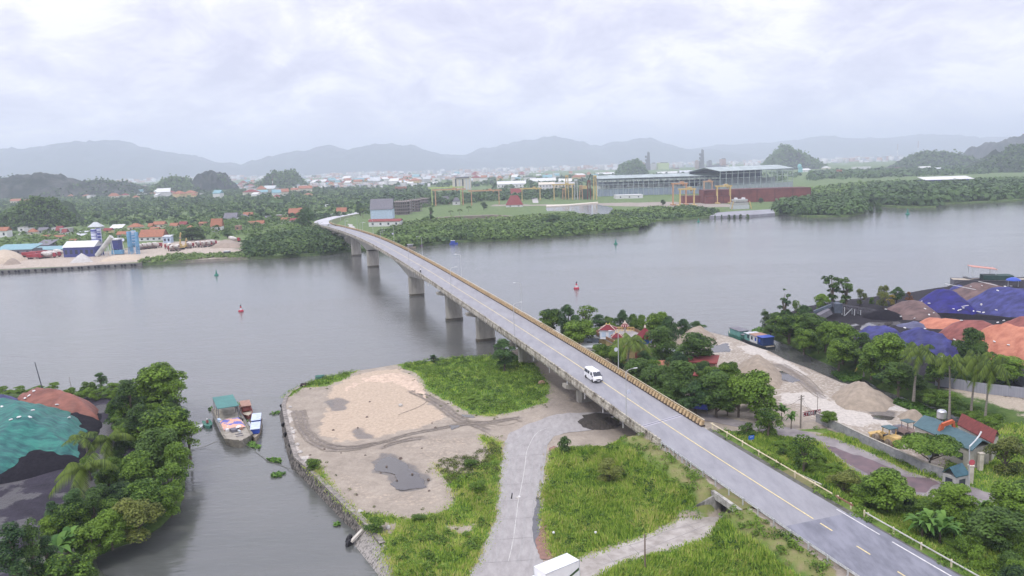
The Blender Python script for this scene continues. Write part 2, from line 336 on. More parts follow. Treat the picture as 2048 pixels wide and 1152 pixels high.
CONC = [px('B4', [(200, 925), (380, 905), (520, 905), (600, 975), (700, 1030), (880, 1060), (1010, 1100), (1040, 1152), (700, 1152), (500, 1060), (380, 1000), (260, 990)]), px('B3', [(1470, 455), (1560, 430), (1640, 470), (1762, 530), (1700, 545), (1600, 510), (1520, 490)]), px('B3', [(1275, 445), (1400, 425), (1440, 470), (1380, 500), (1290, 490)]),
        px('B4', [(0, 560), (80, 600), (260, 665), (230, 680), (60, 640), (0, 620)]), px('B4', [(1060, 985), (1200, 1045), (1180, 1060), (1040, 1030)]), px('B4', [(0, 560), (300, 690), (420, 770), (400, 780), (260, 720), (0, 600)]), px('B2', [(75, 320), (100, 330), (110, 480), (180, 590), (160, 585), (90, 480)])]
TRK = [px('B2', q) for q in ([(120, 330), (150, 420), (230, 500), (340, 525), (480, 508), (640, 460), (800, 425), (950, 400), (1100, 385), (1240, 365)], [(700, 230), (820, 290), (900, 350), (960, 385), (1100, 388)], [(160, 330), (190, 430), (270, 495), (400, 512), (620, 475)],
       [(740, 235), (850, 290), (930, 350), (1020, 400), (1090, 430)], [(560, 512), (620, 490), (700, 472), (760, 465)])] + [px('B4', q) for q in ([(190, 700), (330, 780), (440, 880), (540, 950)], [(230, 700), (400, 800), (520, 920)])]
MUDD = [px('B6', [(110, 960), (150, 770), (200, 850), (235, 1030), (150, 1035)]), px('B5', [(380, 410), (480, 430), (700, 520), (880, 600), (1030, 610), (1060, 660), (900, 680), (800, 650), (560, 520)]), px('B3', [(1280, 950), (1500, 985), (1560, 1010), (1500, 1030), (1300, 985)])]
def n2(p, s, k=0): return np.array([noise.noise((a*s, b*s, k)) for a, b in p])
def nearA(p):
    j = n2(p, .35, 1)*1.1+n2(p, 1.1, 4)*.4
    g = smst(near_grass(p)+j*.8, -.5, .7); s = np.maximum(smst(sdp(p, SAND)+j*2, -1, 2.5), .35*smst(sdp(p, SAND2)+j*2, -1, 2)); c = np.zeros(len(p))
    for q in CONC: c = np.maximum(c, smst(sdp(p, q)+j*1.6, -.6, .8))
    c = np.maximum(c, .35*smst(sdp(p, YARD), -.5, .5)); return np.column_stack([g, s, c])
def nearB(p):
    j = n2(p, .3, 8)*1.3; w = np.zeros(len(p)); t = np.zeros(len(p)); d = np.zeros(len(p)); off = hline(p)
    for q in WET: w = np.maximum(w, smst(sdp(p, q)+j, -1., 1.5))
    for q in TRK: t = np.maximum(t, .8*(1-smst(segdist(p, q), .3, .9)))
    d = np.maximum(d, .5*smst(9-segdist(p, px('O', [(1080, 780), (1160, 815), (1230, 850)])), 0, 6))
    sh = np.where((off < 0) & (off > -8.6+j*.6) & (p[:, 1] < 127), 1., 0.)     # dry mown shoulder
    return np.column_stack([w, np.maximum(t, d), sh])
def ground_mat(name, base, base2, grass=(.07, .15, .022), grass2=(.16, .22, .05), sand=(.56, .45, .34), conc=(.54, .50, .45), scale=.5):
    m = bpy.data.materials.new(name); m.use_nodes = True; t = m.node_tree; n = t.nodes; l = t.links; b = n['Principled BSDF']
    pos = n.new('ShaderNodeNewGeometry').outputs['Position']
    def ns(s, d=6, r=.65, dist=0):
        q = n.new('ShaderNodeTexNoise'); q.inputs['Scale'].default_value = s; q.inputs['Detail'].default_value = d; q.inputs['Roughness'].default_value = r; q.inputs['Distortion'].default_value = dist
        l.new(pos, q.inputs['Vector']); return q.outputs[0]
    def mp(f, a, b_): q = n.new('ShaderNodeMapRange'); l.new(f, q.inputs[0]); q.inputs[1].default_value = a; q.inputs[2].default_value = b_; return q.outputs[0]
    def mixc(f, a, b_):
        q = n.new('ShaderNodeMix'); q.data_type = 'RGBA'
        (l.new(f, q.inputs[0]) if not isinstance(f, float) else setattr(q.inputs[0], 'default_value', f))
        for i, c in ((6, a), (7, b_)):
            if isinstance(c, tuple): q.inputs[i].default_value = (*c, 1)
            else: l.new(c, q.inputs[i])
        return q.outputs[2]
    def M(op, a, b_):
        q = n.new('ShaderNodeMath'); q.operation = op
        for i, v in enumerate((a, b_)):
            if isinstance(v, (int, float)): q.inputs[i].default_value = v
            else: l.new(v, q.inputs[i])
        return q.outputs[0]
    fine = ns(1.6, 8, .7); med = ns(.35, 5); big = ns(.08, 4); vfine = ns(5, 4, .7)
    A = n.new('ShaderNodeAttribute'); A.attribute_name = 'A'; sa = n.new('ShaderNodeSeparateColor'); l.new(A.outputs['Color'], sa.inputs[0])
    B = n.new('ShaderNodeAttribute'); B.attribute_name = 'B'; sb = n.new('ShaderNodeSeparateColor'); l.new(B.outputs['Color'], sb.inputs[0])
    def soft(ch, k=.55): return mp(M('ADD', ch, M('MULTIPLY', M('SUBTRACT', fine, .5), k*2.2)), .35, .65)
    c = mixc(mp(M('ADD', M('MULTIPLY', med, .6), M('MULTIPLY', fine, .4)), .38, .62), base2, base)
    c = mixc(M('MULTIPLY', mp(vfine, .45, .7), .25), c, (.12, .11, .10))
    c = mixc(M('MULTIPLY', soft(sa.outputs[1]), .9), c, mixc(mp(M('ADD', M('MULTIPLY', fine, .7), M('MULTIPLY', vfine, .3)), .36, .64), tuple(x*.62 for x in sand), sand))
    c = mixc(soft(sa.outputs[2], .8), c, mixc(mp(fine, .4, .6), tuple(x*.75 for x in conc), conc))
    c = mixc(M('MULTIPLY', sb.outputs[1], mp(fine, .35, .55)), c, (.13, .115, .11))
    gc = mixc(mp(med, .35, .65), grass, grass2); gc = mixc(M('MULTIPLY', sb.outputs[2], .8), gc, mixc(mp(med, .35, .6), (.27, .22, .12), (.17, .2, .06)))
    c = mixc(soft(sa.outputs[0], .6), c, gc)
    wetm = soft(sb.outputs[0], .5)
    c = mixc(M('MULTIPLY', wetm, .72), c, (.10, .095, .095))
    l.new(c, b.inputs['Base Color']); rg = M('SUBTRACT', .85, M('MULTIPLY', wetm, .5)); l.new(rg, b.inputs['Roughness']); b.inputs['Specular IOR Level'].default_value = .18
    bp = n.new('ShaderNodeBump'); bp.inputs['Strength'].default_value = .7; bp.inputs['Distance'].default_value = .22; l.new(M('ADD', fine, M('MULTIPLY', med, 1.5)), bp.inputs['Height']); l.new(bp.outputs[0], b.inputs['Normal'])
    MATS[name] = m; return m
gm = ground_mat('near_ground', (.385, .335, .275), (.27, .232, .19))
near = land('ground', NEARP, gm, .75, near_h, {'A': nearA, 'B': nearB}, inner=(-60, 66, 110, 235))
# coal yard peninsula beyond the canal
COALR = [tuple(P(u, v, .3)[:2]) for u, v in [(1516, 664), (1546, 677), (1581, 690), (1621, 711), (1667, 732), (1705, 747), (1737, 760), (1760, 776), (1796, 788), (1834, 800), (1871, 812), (1930, 838), (1998, 862), (2100, 905), (2400, 1030), (3300, 1030), (3300, 560), (2100, 557), (1960, 560), (1920, 564), (1870, 578), (1800, 590), (1720, 598), (1650, 608), (1590, 618), (1540, 640)]]
CGRASS = px('B4', [(1230, 900), (1330, 850), (1500, 880), (1900, 960), (2100, 1000), (2300, 1200), (1860, 1160), (1650, 1120), (1500, 1060), (1380, 1010)], 2.)
CSAND = px('B4', [(1330, 860), (1600, 870), (1900, 920), (2200, 960), (2500, 1200), (1900, 1140), (1700, 1040), (1500, 960)], 2.)
CPUD = [px('B4', q, 2.) for q in ([(810, 440), (850, 400), (900, 385), (1050, 385), (1060, 400), (950, 430), (870, 460), (830, 465)], [(725, 400), (800, 395), (800, 415), (740, 420)], [(1050, 380), (1100, 370), (1150, 400), (1060, 405)])]
def coalA(p):
    j = n2(p, .3, 1)*1.5; g = smst(sdp(p, CGRASS)+j, -1, 1)*.3; s = smst(sdp(p, CSAND)+j*2, -1, 2)*.8
    e = segdist(p, COALR[:14]); g = np.maximum(g, .9*smst(9-e+j*2, 0, 3)); return np.column_stack([g, s, np.zeros(len(p))])
def coalB(p):
    w = np.zeros(len(p)); j = n2(p, .3, 8)
    for q in CPUD: w = np.maximum(w, smst(sdp(p, q)+j, -.8, .8))
    return np.column_stack([w, np.zeros(len(p)), np.zeros(len(p))])
cm = ground_mat('coal_ground', (.020, .018, .026), (.008, .007, .011), grass=(.035, .075, .015), grass2=(.09, .14, .03), sand=(.5, .43, .34))
land('coal_yard_ground', COALR, cm, 1.6, lambda p: np.minimum(2., .1+.42*segdist(p, COALR, True))+.25*n2(p, .08)-.1-.2*np.max([smst(sdp(p, q), -2, 2) for q in CPUD], axis=0), {'A': coalA, 'B': coalB}, inner=(60, 130, 220, 320))
COALL = [tuple(P(u, v, .3)[:2]) for u, v in [(-500, 760), (0, 782), (30, 778), (110, 779), (124, 783), (170, 778), (225, 772), (285, 775), (330, 795), (352, 840), (366, 900), (368, 935), (370, 970), (360, 1010), (320, 1051), (280, 1075), (228, 1093), (190, 1112), (196, 1135), (217, 1155), (240, 1300), (-900, 1300)]]
def coalLA(p):
    j = n2(p, .3, 1)*1.2; e = segdist(p, COALL[:-1]); g = .95*smst(np.interp(p[:, 1], [80, 120, 150, 170], [11, 9, 9, 5])-e+j*2, 0, 2); return np.column_stack([g, np.zeros(len(p)), np.zeros(len(p))])
def coalLB(p):
    w = .75*smst(n2(p, .11, 5)+.35*n2(p, .5, 2), .0, .25); return np.column_stack([w, np.zeros(len(p)), np.zeros(len(p))])
cm2 = ground_mat('coal_ground_wet', (.042, .037, .056), (.014, .012, .02), grass=(.035, .075, .015), grass2=(.09, .14, .03))
land('coal_bank_ground', COALL, cm2, 1.2, lambda p: np.minimum(1.6, .1+.4*segdist(p, COALL, True))+.2*n2(p, .1), {'A': coalLA, 'B': coalLB}, inner=(-90, 60, -20, 180))
# far bank, one sheet out to the horizon
FSH = [(-400, 556), (0, 541), (100, 536), (200, 530), (282, 526), (323, 524), (403, 519), (484, 515), (560, 511), (640, 506), (684, 500), (740, 497), (794, 493), (848, 487), (902, 481), (1023, 477), (1105, 471), (1210, 461), (1277, 457), (1280, 449), (1306, 440), (1374, 436), (1419, 433), (1535, 426), (1566, 426), (1617, 432), (1697, 430), (1728, 424), (1730, 413), (1751, 409), (1792, 413), (1872, 413), (1878, 406), (1966, 403), (2047, 399)]
FARP = [tuple(P(u, v, 1.5)[:2]) for u, v in FSH]+[(1500, 1350), (6000, 5000), (26000, 26000), (-26000, 26000), (-26000, 480), (-1200, 480)]
POND = [tuple(P(u, v, 1.5)[:2]) for u, v in Q('A3', [(250, 605), (470, 600), (640, 590), (750, 615), (748, 690), (620, 690), (480, 680), (470, 640), (260, 640)])]
FLG = [[tuple(P(u, v, 1.5)[:2]) for u, v in q] for q in (Q('A2', [(1100, 650), (1300, 600), (1800, 610), (1903, 680), (1903, 720), (1500, 720), (1120, 720)]), Q('A4', [(200, 430), (1000, 430), (1200, 470), (1903, 450), (2200, 470), (2200, 500), (900, 530), (320, 560), (180, 480)]), Q('A3', [(600, 560), (1100, 500), (1300, 560), (1500, 620), (1100, 640), (750, 610)]))]
FSAND = [tuple(P(u, v, 1.5)[:2]) for u, v in [(-300, 560), (0, 541), (282, 526), (403, 519), (484, 515), (484, 486), (430, 478), (300, 486), (250, 500), (100, 505), (0, 512), (-300, 530)]]
FYARD = [tuple(P(u, v, 1.5)[:2]) for u, v in Q('A3', [(-150, 590), (300, 590), (640, 580), (1200, 570), (1700, 590), (1720, 610), (1200, 615), (640, 600), (200, 600), (-150, 605)])]
def farA(p):
    g = np.ones(len(p)); s = np.zeros(len(p)); c = np.zeros(len(p)); j = n2(p, .02, 1)*8
    f = smst(sdp(p, FSAND)+n2(p, .08, 3)*4, -2, 2); g = np.minimum(g, 1-f); s = np.maximum(s, f*.55); c = np.maximum(c, f*.4)
    f = smst(sdp(p, FYARD), -2, 4)*.8; g = np.minimum(g, 1-f); s = np.maximum(s, f*.4); return np.column_stack([g, s, c])
def farB(p): return np.zeros((len(p), 3))
fm = ground_mat('far_ground', (.36, .32, .28), (.24, .21, .18), grass=(.07, .12, .045), grass2=(.16, .22, .075))
far = land('far_bank_ground', FARP, fm, 12, lambda p: np.full(len(p), 1.5), {'A': farA, 'B': farB}, inner=(-700, 440, 900, 1500))
# water
wm = bpy.data.materials.new('river_water'); wm.use_nodes = True; n = wm.node_tree.nodes; l = wm.node_tree.links; b = n['Principled BSDF']
b.inputs['Base Color'].default_value = (.115, .12, .095, 1); b.inputs['Roughness'].default_value = .12; b.inputs['IOR'].default_value = 1.68; b.inputs['Specular IOR Level'].default_value = .5
g = n.new('ShaderNodeNewGeometry')
def wn(sc, st, det, rot=0, w=0):
    mp = n.new('ShaderNodeMapping'); mp.inputs['Scale'].default_value = st; mp.inputs['Rotation'].default_value = (0, 0, rot); l.new(g.outputs['Position'], mp.inputs[0])
    q = n.new('ShaderNodeTexNoise'); q.inputs['Scale'].default_value = sc; q.inputs['Detail'].default_value = det; q.inputs['Roughness'].default_value = .6; q.inputs['Distortion'].default_value = w; l.new(mp.outputs[0], q.inputs['Vector']); return q.outputs[0]
w1 = wn(1.1, (.35, 1.0, 1), 4, .25, .4); w2 = wn(.16, (.4, 1, 1), 3, .3, .3); w3 = wn(.012, (.5, 1.6, 1), 4, .5, 1.0)
ad = n.new('ShaderNodeMath'); ad.operation = 'MULTIPLY_ADD'; l.new(w2, ad.inputs[0]); ad.inputs[1].default_value = 1.4; l.new(w1, ad.inputs[2])
bp = n.new('ShaderNodeBump'); bp.inputs['Distance'].default_value = .10
sr = n.new('ShaderNodeMapRange'); l.new(w3, sr.inputs[0]); sr.inputs[1].default_value = .4; sr.inputs[2].default_value = .62; sr.inputs[3].default_value = .55; sr.inputs[4].default_value = 1.0
l.new(sr.outputs[0], bp.inputs['Strength']); l.new(ad.outputs[0], bp.inputs['Height']); l.new(bp.outputs[0], b.inputs['Normal'])
cr = n.new('ShaderNodeMix'); cr.data_type = 'RGBA'; l.new(w3, cr.inputs[0]); cr.inputs[6].default_value = (.042, .056, .048, 1); cr.inputs[7].default_value = (.165, .158, .155, 1); l.new(cr.outputs[2], b.inputs['Base Color'])
struct(mesh('river_water', [(-26000, -300, 0), (26000, -300, 0), (26000, 26000, 0), (-26000, 26000, 0)], [(0, 1, 2, 3)], wm))
struct(sheet('pond_water', POND, 1.54, wm, 20, 1))
# haze
hb = MB().box((0, 12000, 300), (53000, 28500, 608)); hm = bpy.data.materials.new('haze'); hm.use_nodes = True; n = hm.node_tree.nodes
n.remove(n['Principled BSDF']); pv = n.new('ShaderNodeVolumePrincipled'); pv.inputs['Color'].default_value = (.80, .865, 1, 1); pv.inputs['Density'].default_value = 1.7e-4; pv.inputs['Anisotropy'].default_value = .2
hm.node_tree.links.new(pv.outputs[0], n['Material Output'].inputs['Volume']); hz_ = hb.build('haze', hm); hz_['kind'] = 'stuff'
hz_.display_type = 'WIRE'

# ------------------------------------------------------------------ highway
asph = mat('old_asphalt', (.285, .285, .305), .55, c2=(.215, .215, .235), scale=.6, coord='World', streak=(1, .28, 1), spec=.5, bump=.15, det=8)
asph2 = mat('new_asphalt', (.205, .21, .25), .5, c2=(.125, .13, .16), scale=.55, coord='World', streak=(1, .3, 1), spec=.5, bump=.15, det=8, lo=.4, hi=.62)
yel = mat('yellow_paint', (.80, .66, .30), .6, c2=(.55, .47, .27), scale=3); wht = mat('white_paint', (.75, .74, .72), .6, c2=(.5, .5, .5), scale=3)
def strip(name, y0, y1, o0, o1, dz, m, step=2.0, ragged0=0, yfun=None):
    n = max(2, int(abs(y1-y0)/step)+1); ys = np.linspace(y0, y1, n); vs = []; fs = []
    K = 8 if abs(o1-o0) > 2 else 1
    for i, y in enumerate(ys):
        for k in range(K+1):
            o = o0+(o1-o0)*k/K; yy = y
            if yfun and i in (0, n-1): yy = yfun(y, o, i)
            if i not in (0, n-1) and k in (0, K) and ragged0: o += noise.noise(Vector((yy*.5, k, 0)))*ragged0
            vs.append(HP(yy, o, dz))
    for i in range(n-1):
        for k in range(K): a = i*(K+1)+k; fs.append((a, a+1, a+K+2, a+K+1))
    o = mesh(name, vs, fs, m); flipup(o); return struct(o)
jag = lambda y, o, i: (93.9+.27*o+.25*math.sin(o*3)+(.9 if 0 < o < 1.4 else 0)) if i == 1 else y
strip('highway', 92, 626, -4.55, 5.0, 0, asph, 2, .0)
strip('highway_shoulder', 60, 124.5, 4.7, 5.9, -.05, mat('gutter_dirt', (.13, .125, .12), .9, c2=(.07, .075, .05), scale=1.2, coord='World'), 2, .15)
strip('resurfaced_highway', 60, 94, -4.5, 5.5, .012, asph2, 1.5, .12, jag)
strip('road_edge', 94, 124, -4.6, -4.2, -.02, mat('road_dirt', (.25, .24, .2), .9, scale=2, coord='World'), 1, .25)
for y0, y1 in [(94.3, 600)]: strip('centre_line', y0, y1, -.09, .09, .024, yel, 3)
for k in range(6): strip('lane_dash', 93.1-5.8*k, 91.1-5.8*k, -.09, .09, .03, yel, 1)
strip('edge_line', 60, 86.6, 4.45, 4.65, .03, wht, 2); strip('edge_line', 88.4, 95.3, 4.45, 4.62, .03, wht, 1)
strip('expansion_joint', 128.8, 129.6, -4.5, 4.9, .02, mat('joint_concrete', (.46, .45, .50), .7, c2=(.36, .35, .40), scale=2), 1, 0, lambda y, o, i: y+.24*(o+3.3))
strip('joint_gap', 129.1, 129.34, -4.5, 4.9, .028, mat('joint_dark', (.14, .14, .16), .7), 1, 0, lambda y, o, i: y+.24*(o+3.3))
p = [tuple(HP(y, o)[:2]) for y, o in ((128.7, -2.6), (129.2, -1.4), (121, -1.0), (112, -1.7), (112.4, -2.6), (121, -2.2))]
struct(sheet('worn_patch', p, 0, mat('worn_asphalt', (.44, .43, .47), .6, scale=1), .8, .15, 3, 0 or (lambda x, y: hzy(y)+.008)))
p = [tuple(HP(y, o)[:2]) for y, o in ((99.6, -2.1), (99.9, -1.7), (98.9, -1.25), (98.2, -1.3), (98.6, -1.9))]
struct(sheet('oil_stain', p, 0, mat('stain', (.12, .12, .14), .5), .3, .08, 4, lambda x, y: hzy(y)+.009))
# far approach road beyond the bridge
FR = [HP(616), HP(622), P(655, 451, 7.0), P(645, 446.5, 6.0), P(644, 442.5, 5.2), P(655, 438.5, 4.4), P(672, 434, 3.4), P(695, 429.5, 2.6), P(720, 425, 2.0), P(745, 421, 1.9), P(772, 415, 1.9)]
def smooth_line(pts, n=8):
    out = []; pts = [Vector(p) for p in pts]
    for i in range(len(pts)-1):
        a, b, c, d = pts[max(i-1, 0)], pts[i], pts[i+1], pts[min(i+2, len(pts)-1)]
        for k in range(n):
            t = k/n; out.append(.5*((2*b)+(-a+c)*t+(2*a-5*b+4*c-d)*t*t+(-a+3*b-3*c+d)*t**3))
    out.append(pts[-1]); return out
def ribbon(name, line, w, m, dz=0, thick=0, jit=0):
    vs = []; fs = []
    for i, p in enumerate(line):
        d = (line[min(i+1, len(line)-1)]-line[max(i-1, 0)]); d.z = 0; d.normalize(); nn = Vector((d.y, -d.x, 0)); ww = w+jit*noise.noise(p*.3)
        vs += [p-nn*ww/2+Vector((0, 0, dz)), p+nn*ww/2+Vector((0, 0, dz))]
        if thick: vs += [p-nn*(ww/2+thick*1.2)+Vector((0, 0, dz-thick)), p+nn*(ww/2+thick*1.2)+Vector((0, 0, dz-thick))]
    s = 4 if thick else 2
    for i in range(len(line)-1):
        a = i*s; b = a+s; fs.append((a, a+1, b+1, b))
        if thick: fs += [(a+2, a, b, b+2), (a+1, a+3, b+3, b+1)]
    o = mesh(name, vs, fs, m); flipup(o); return struct(o)
frl = smooth_line(FR, 6)
ribbon('far_road', frl, 12, mat('far_asphalt', (.50, .50, .53), .6, scale=.1, coord='World'), .12)
ribbon('far_embankment', frl, 14, mat('far_bank', (.12, .15, .06), .9, scale=.2, coord='World'), .02, 6)
# ------------------------------------------------------------------ bridge
conc = mat('bridge_concrete', (.43, .41, .36), .85, c2=(.27, .255, .22), scale=.7, coord='World', streak=(1, 1, .25), det=8)
grime = mat('stained_concrete', (.47, .44, .37), .9, c2=(.14, .12, .09), scale=.9, coord='World', streak=(1, 1, .5), det=9, lo=.38, hi=.56)
ypar = mat('ochre_parapet', (.50, .37, .20), .85, c2=(.30, .21, .12), scale=1.2, coord='World', det=6); cream = mat('cream_rail', (.74, .66, .48), .7, c2=(.5, .42, .28), scale=1.5, coord='World')
steelp = mat('galvanised_steel', (.55, .56, .56), .45, .3, scale=3); dwet = mat('tide_stain', (.12, .105, .075), .8, c2=(.06, .055, .045), scale=2, coord='World')
BR = wthing('bridge', 'long concrete road bridge with ochre block parapet crossing the whole river', 'bridge', HP(124, 0, -4.2))
def depth(y):
    if 257 <= y <= 461:
        pk = 310 if y < 358 else 406; end = 257 if y < 310 else (358 if y < 406 else (358 if y == 406 else 461)); end = 257 if y < 310 else (358 if y <= 406 else 461)
        t = min(1, abs(y-pk)/abs(end-pk)); return 1.9+3.4*(1-t)**2
    return 1.75
def rl(o, y, dz): return HP(y, o, dz)
# slab
m_ = MB(); ys = np.arange(123.8, 627, 4.0)
m_.loft([[rl(-5.45, y, -.02), rl(-5.45, y, -.4), rl(-4.3, y, -.6), rl(4.3, y, -.6), rl(5.45, y, -.4), rl(5.45, y, -.02)] for y in ys]); m_.build('deck_slab', grime, BR)
for y0, y1, hw in ((128.4, 256, 4.3), (461.5, 625, 4.3)):
    for o in (-4.0, -2.0, 0, 2.0, 4.0):
        yy = np.linspace(y0, y1, 20); m_ = MB()
        m_.loft([[rl(o-.3, y, -.55), rl(o-.3, y, -1.75), rl(o+.3, y, -1.75), rl(o+.3, y, -.55)] for y in yy]); m_.build('girder', grime, BR)
m_ = MB(); yy = np.linspace(256.6, 460.8, 70)
m_.loft([[rl(-3.6, y, -.5), rl(-3.0, y, -depth(y)), rl(3.0, y, -depth(y)), rl(3.6, y, -.5)] for y in yy]); m_.build('box_girder', conc, BR)
for side in (-1, 1):
    b1 = MB(); b2 = MB(); b3 = MB(); y0 = 125.4 if side > 0 else 121.6
    yy = np.arange(y0, 628, 4.); o = 5.2*side
    b1.loft([[rl(o-.46*side, y, -.0), rl(o-.46*side, y, .2), rl(o+.3*side, y, .24), rl(o+.3*side, y, -.45)] for y in yy])
    y = y0+.2
    while y < 628:
        w = .27
        a, b = y, y+.52
        secs = [[rl(o-.42*side, a, .2), rl(o-.42*side, b, .2), rl(o+.22*side, b, .2), rl(o+.22*side, a, .2)], [rl(o-.1*side, a, .86), rl(o-.1*side, b, .86), rl(o+.24*side, b, .86), rl(o+.24*side, a, .86)]]
        b2.loft(secs); y += 1.0 if y < 330 else 2.0
    b2.loft([[rl(o+.1*side, y, .72), rl(o+.1*side, y, .9), rl(o+.24*side, y, .9), rl(o+.24*side, y, .72)] for y in yy])
    b3.loft([[rl(o+.1*side, y, 1.12), rl(o+.1*side, y, 1.2), rl(o+.2*side, y, 1.2), rl(o+.2*side, y, 1.12)] for y in yy])
    for y in np.arange(y0+1, 626, 4.): b3.beam(rl(o+.15*side, y, .88), rl(o+.15*side, y, 1.14), .07)
    b1.build('kerb', mat('kerb_brown', (.07, .05, .04), .9, c2=(.03, .022, .018), scale=1, coord='World') if side > 0 else grime, BR); b2.build('parapet', ypar if side > 0 else grime, BR, label='ochre painted block parapet' if side > 0 else 'grimy grey concrete parapet facing the near bank')  # right kerb's brown darkened to paint in shade between the parapet blocks
    if side > 0: b3.build('handrail', cream, BR)
PIERS = [(157.5, 0), (190.5, 0), (224.5, 0), (257, 0), (310, 1), (406, 1), (461, 0), (490, 0), (523, 0), (556, 0), (590, 0)]
def rbox(m, y, o0, o1, t, z0, z1, tp=0):
    c = lambda oo, tt, z: (HP(y, oo)+LD*tt).xy.to_3d()+Vector((0, 0, z)); t /= 2
    prof = [(o0, -t*.55), (o0+.6, -t), (o1-.6, -t), (o1, -t*.55), (o1, t*.55), (o1-.6, t), (o0+.6, t), (o0, t*.55)]
    m.loft([[c(a, b, z) for a, b in prof] for z in (z0, z1)])
for y, k in PIERS:
    pr = HP(y).z; base = -1.5 if 200 < y < 480 else G-.5
    e = MB()
    top = pr-(1.75 if not k else 5.3); capb = top-1.35 if not k else top-.25
    rbox(e, y, -2.7 if not k else -3.0, 2.7 if not k else 3.0, 2.0 if not k else 2.8, max(base, .75) if base < 0 else base, capb)
    pp = e.build('pier', conc, BR)
    if base < 0: e = MB(); rbox(e, y, -2.85, 2.85, 2.3 if not k else 3.1, base, .76); e.build('pier_base', dwet, BR)
    if not k:
        e = MB(); c = lambda oo, tt, z: (HP(y, oo)+LD*tt).xy.to_3d()+Vector((0, 0, z))
        e.loft([[c(oo, tt, z) for oo, z in ((-5.5, top), (-5.5, top-.75), (-2.8, capb), (2.8, capb), (5.5, top-.75), (5.5, top))] for tt in (-.95, .95)]); e.build('pier_cap', conc, BR)
    else:
        e = MB(); rbox(e, y, -2.2, 2.2, 2.0, capb-.02, top+.1); e.build('bearing', mat('bearing_dark', (.06, .055, .06), .8), BR)
for y in [134, 141.5, 149, 157, 166, 175, 186, 200, 215, 232, 250, 270, 290]:
    a = rl(-5.05, y, -.5); e = MB(); e.tube([a, a-Vector((0, 0, 1.5))], .09, 6); e.build('drain_pipe', mat('drain_grey', (.6, .6, .6), .6), BR)
e = MB(); c = lambda oo, yy, z: (HP(yy, oo)).xy.to_3d()+Vector((0, 0, z))
ab = [c(-5.3, 128.6, 0), c(5.3, 128.6, 0), c(5.3, 127.4, 0), c(-5.3, 127.4, 0)]
e.prism([q[:2] for q in ab], G-1, HP(128).z-.62); e.build('abutment', conc, BR)
for o in (-5.15, 5.15):
    e = MB(); q = [c(o-.2, 128.3, 0), c(o-.2, 121.5, 0), c(o+.2, 121.5, 0), c(o+.2, 128.3, 0)]; e.prism([a[:2] for a in q], [G-.5, 4.2, 4.2, G-.5], [HP(128).z-.5, HP(121.5).z-.3, HP(121.5).z-.3, HP(128).z-.5]); e.build('wing_wall', conc, BR)
# culvert under the highway
CV = wthing('underpass', 'stained concrete underpass portal where the side path goes under the highway', 'underpass', (27.5, 101, G))
oldc = mat('mossy_concrete', (.36, .35, .32), .9, c2=(.09, .09, .085), scale=.8, coord='World', streak=(1, 1, .3), det=8, lo=.4, hi=.6)
def vwall(m, a, b, z0, z1a, z1b, t): 
    a = Vector((*a[:2], 0)); b = Vector((*b[:2], 0)); d = (b-a).normalized(); nn = Vector((-d.y, d.x, 0))*t/2
    m.prism([(a-nn)[:2], (b-nn)[:2], (b+nn)[:2], (a+nn)[:2]], z0, [z1a, z1b, z1b, z1a])
TL, TR, BR2, BL = Vector((26.9, 103.1)), Vector((28.6, 98.2)), Vector((42.2, 105.2)), Vector((39.7, 110.0))
e = MB(); vwall(e, TL, BL, G-.5, 4.3, 4.3, .4); vwall(e, TR, BR2, G-.5, 4.1, 4.1, .4); e.build('side_wall', oldc, CV)
e = MB(); q = [TL+Vector((.25, .5)), TR+Vector((.25, -.5)), BR2+Vector((0, -.5)), BL+Vector((0, .5))]; e.prism(q, 4.1, [hzy(a.y)-.16+(0 if i < 2 else -.25) for i, a in enumerate(q)]); e.build('roof_slab', mat('verge_cover', (.13, .15, .045), .95, c2=(.19, .16, .08), scale=1, coord='World'), CV)
pbm = (mat('portal_top', (.45, .44, .4), .9, c2=(.2, .19, .17), scale=1.3, coord='World'))
for q in ((TL+Vector((-.2, .6)), TR+Vector((.2, -.7)), 4.0, 4.95, 4.85), (BL+Vector((-.2, .6)), BR2+Vector((.2, -.7)), 3.9, 4.8, 4.7)): e = MB(); vwall(e, *q, .5); e.build('portal_beam', pbm, CV)
for a, b in ((TL, (22.0, 102.7)), (TR, (25.0, 95.4)), (BL, (43.2, 113.0)), (BR2, (46.2, 104.6))): e = MB(); vwall(e, a, b, G-.5, 4.5, G+.35, .35); e.build('wing_wall', oldc, CV)
pathm = mat('path_concrete', (.42, .39, .36), .8, c2=(.26, .235, .21), scale=.5, coord='World', det=9, bump=.3)
struct(sheet('side_path', PATH+[], G+.035, pathm, .8, .12, 9)); struct(sheet('underpass_floor', [(26.9, 103), (28.5, 98.3), (44.6, 106.4), (42.9, 111.2)], G+.045, pathm, 1, 0, 2))
loopm = mat('loop_road_concrete', (.36, .345, .335), .8, c2=(.25, .235, .23), scale=1.2, coord='World', streak=(1, .35, 1), det=10, bump=.3, lo=.3, hi=.7)
struct(sheet('loop_road', LOOP, G+.03, loopm, .8, .3, 11))
struct(sheet('side_road', RROAD, G+.045, mat('side_road_dirt', (.30, .275, .27), .8, c2=(.17, .15, .155), scale=.3, coord='World', det=9, bump=.3), .8, .3, 12))
struct(sheet('ore_dust', px('B5', [(400, 415), (480, 432), (620, 480), (760, 540), (880, 600), (1000, 605), (1050, 640), (980, 680), (900, 680), (830, 640), (680, 590), (540, 520), (440, 450)]), G+.06, mat('purple_ore_dust', (.17, .115, .125), .8, c2=(.11, .085, .095), scale=.6, coord='World'), .8, .5, 13))
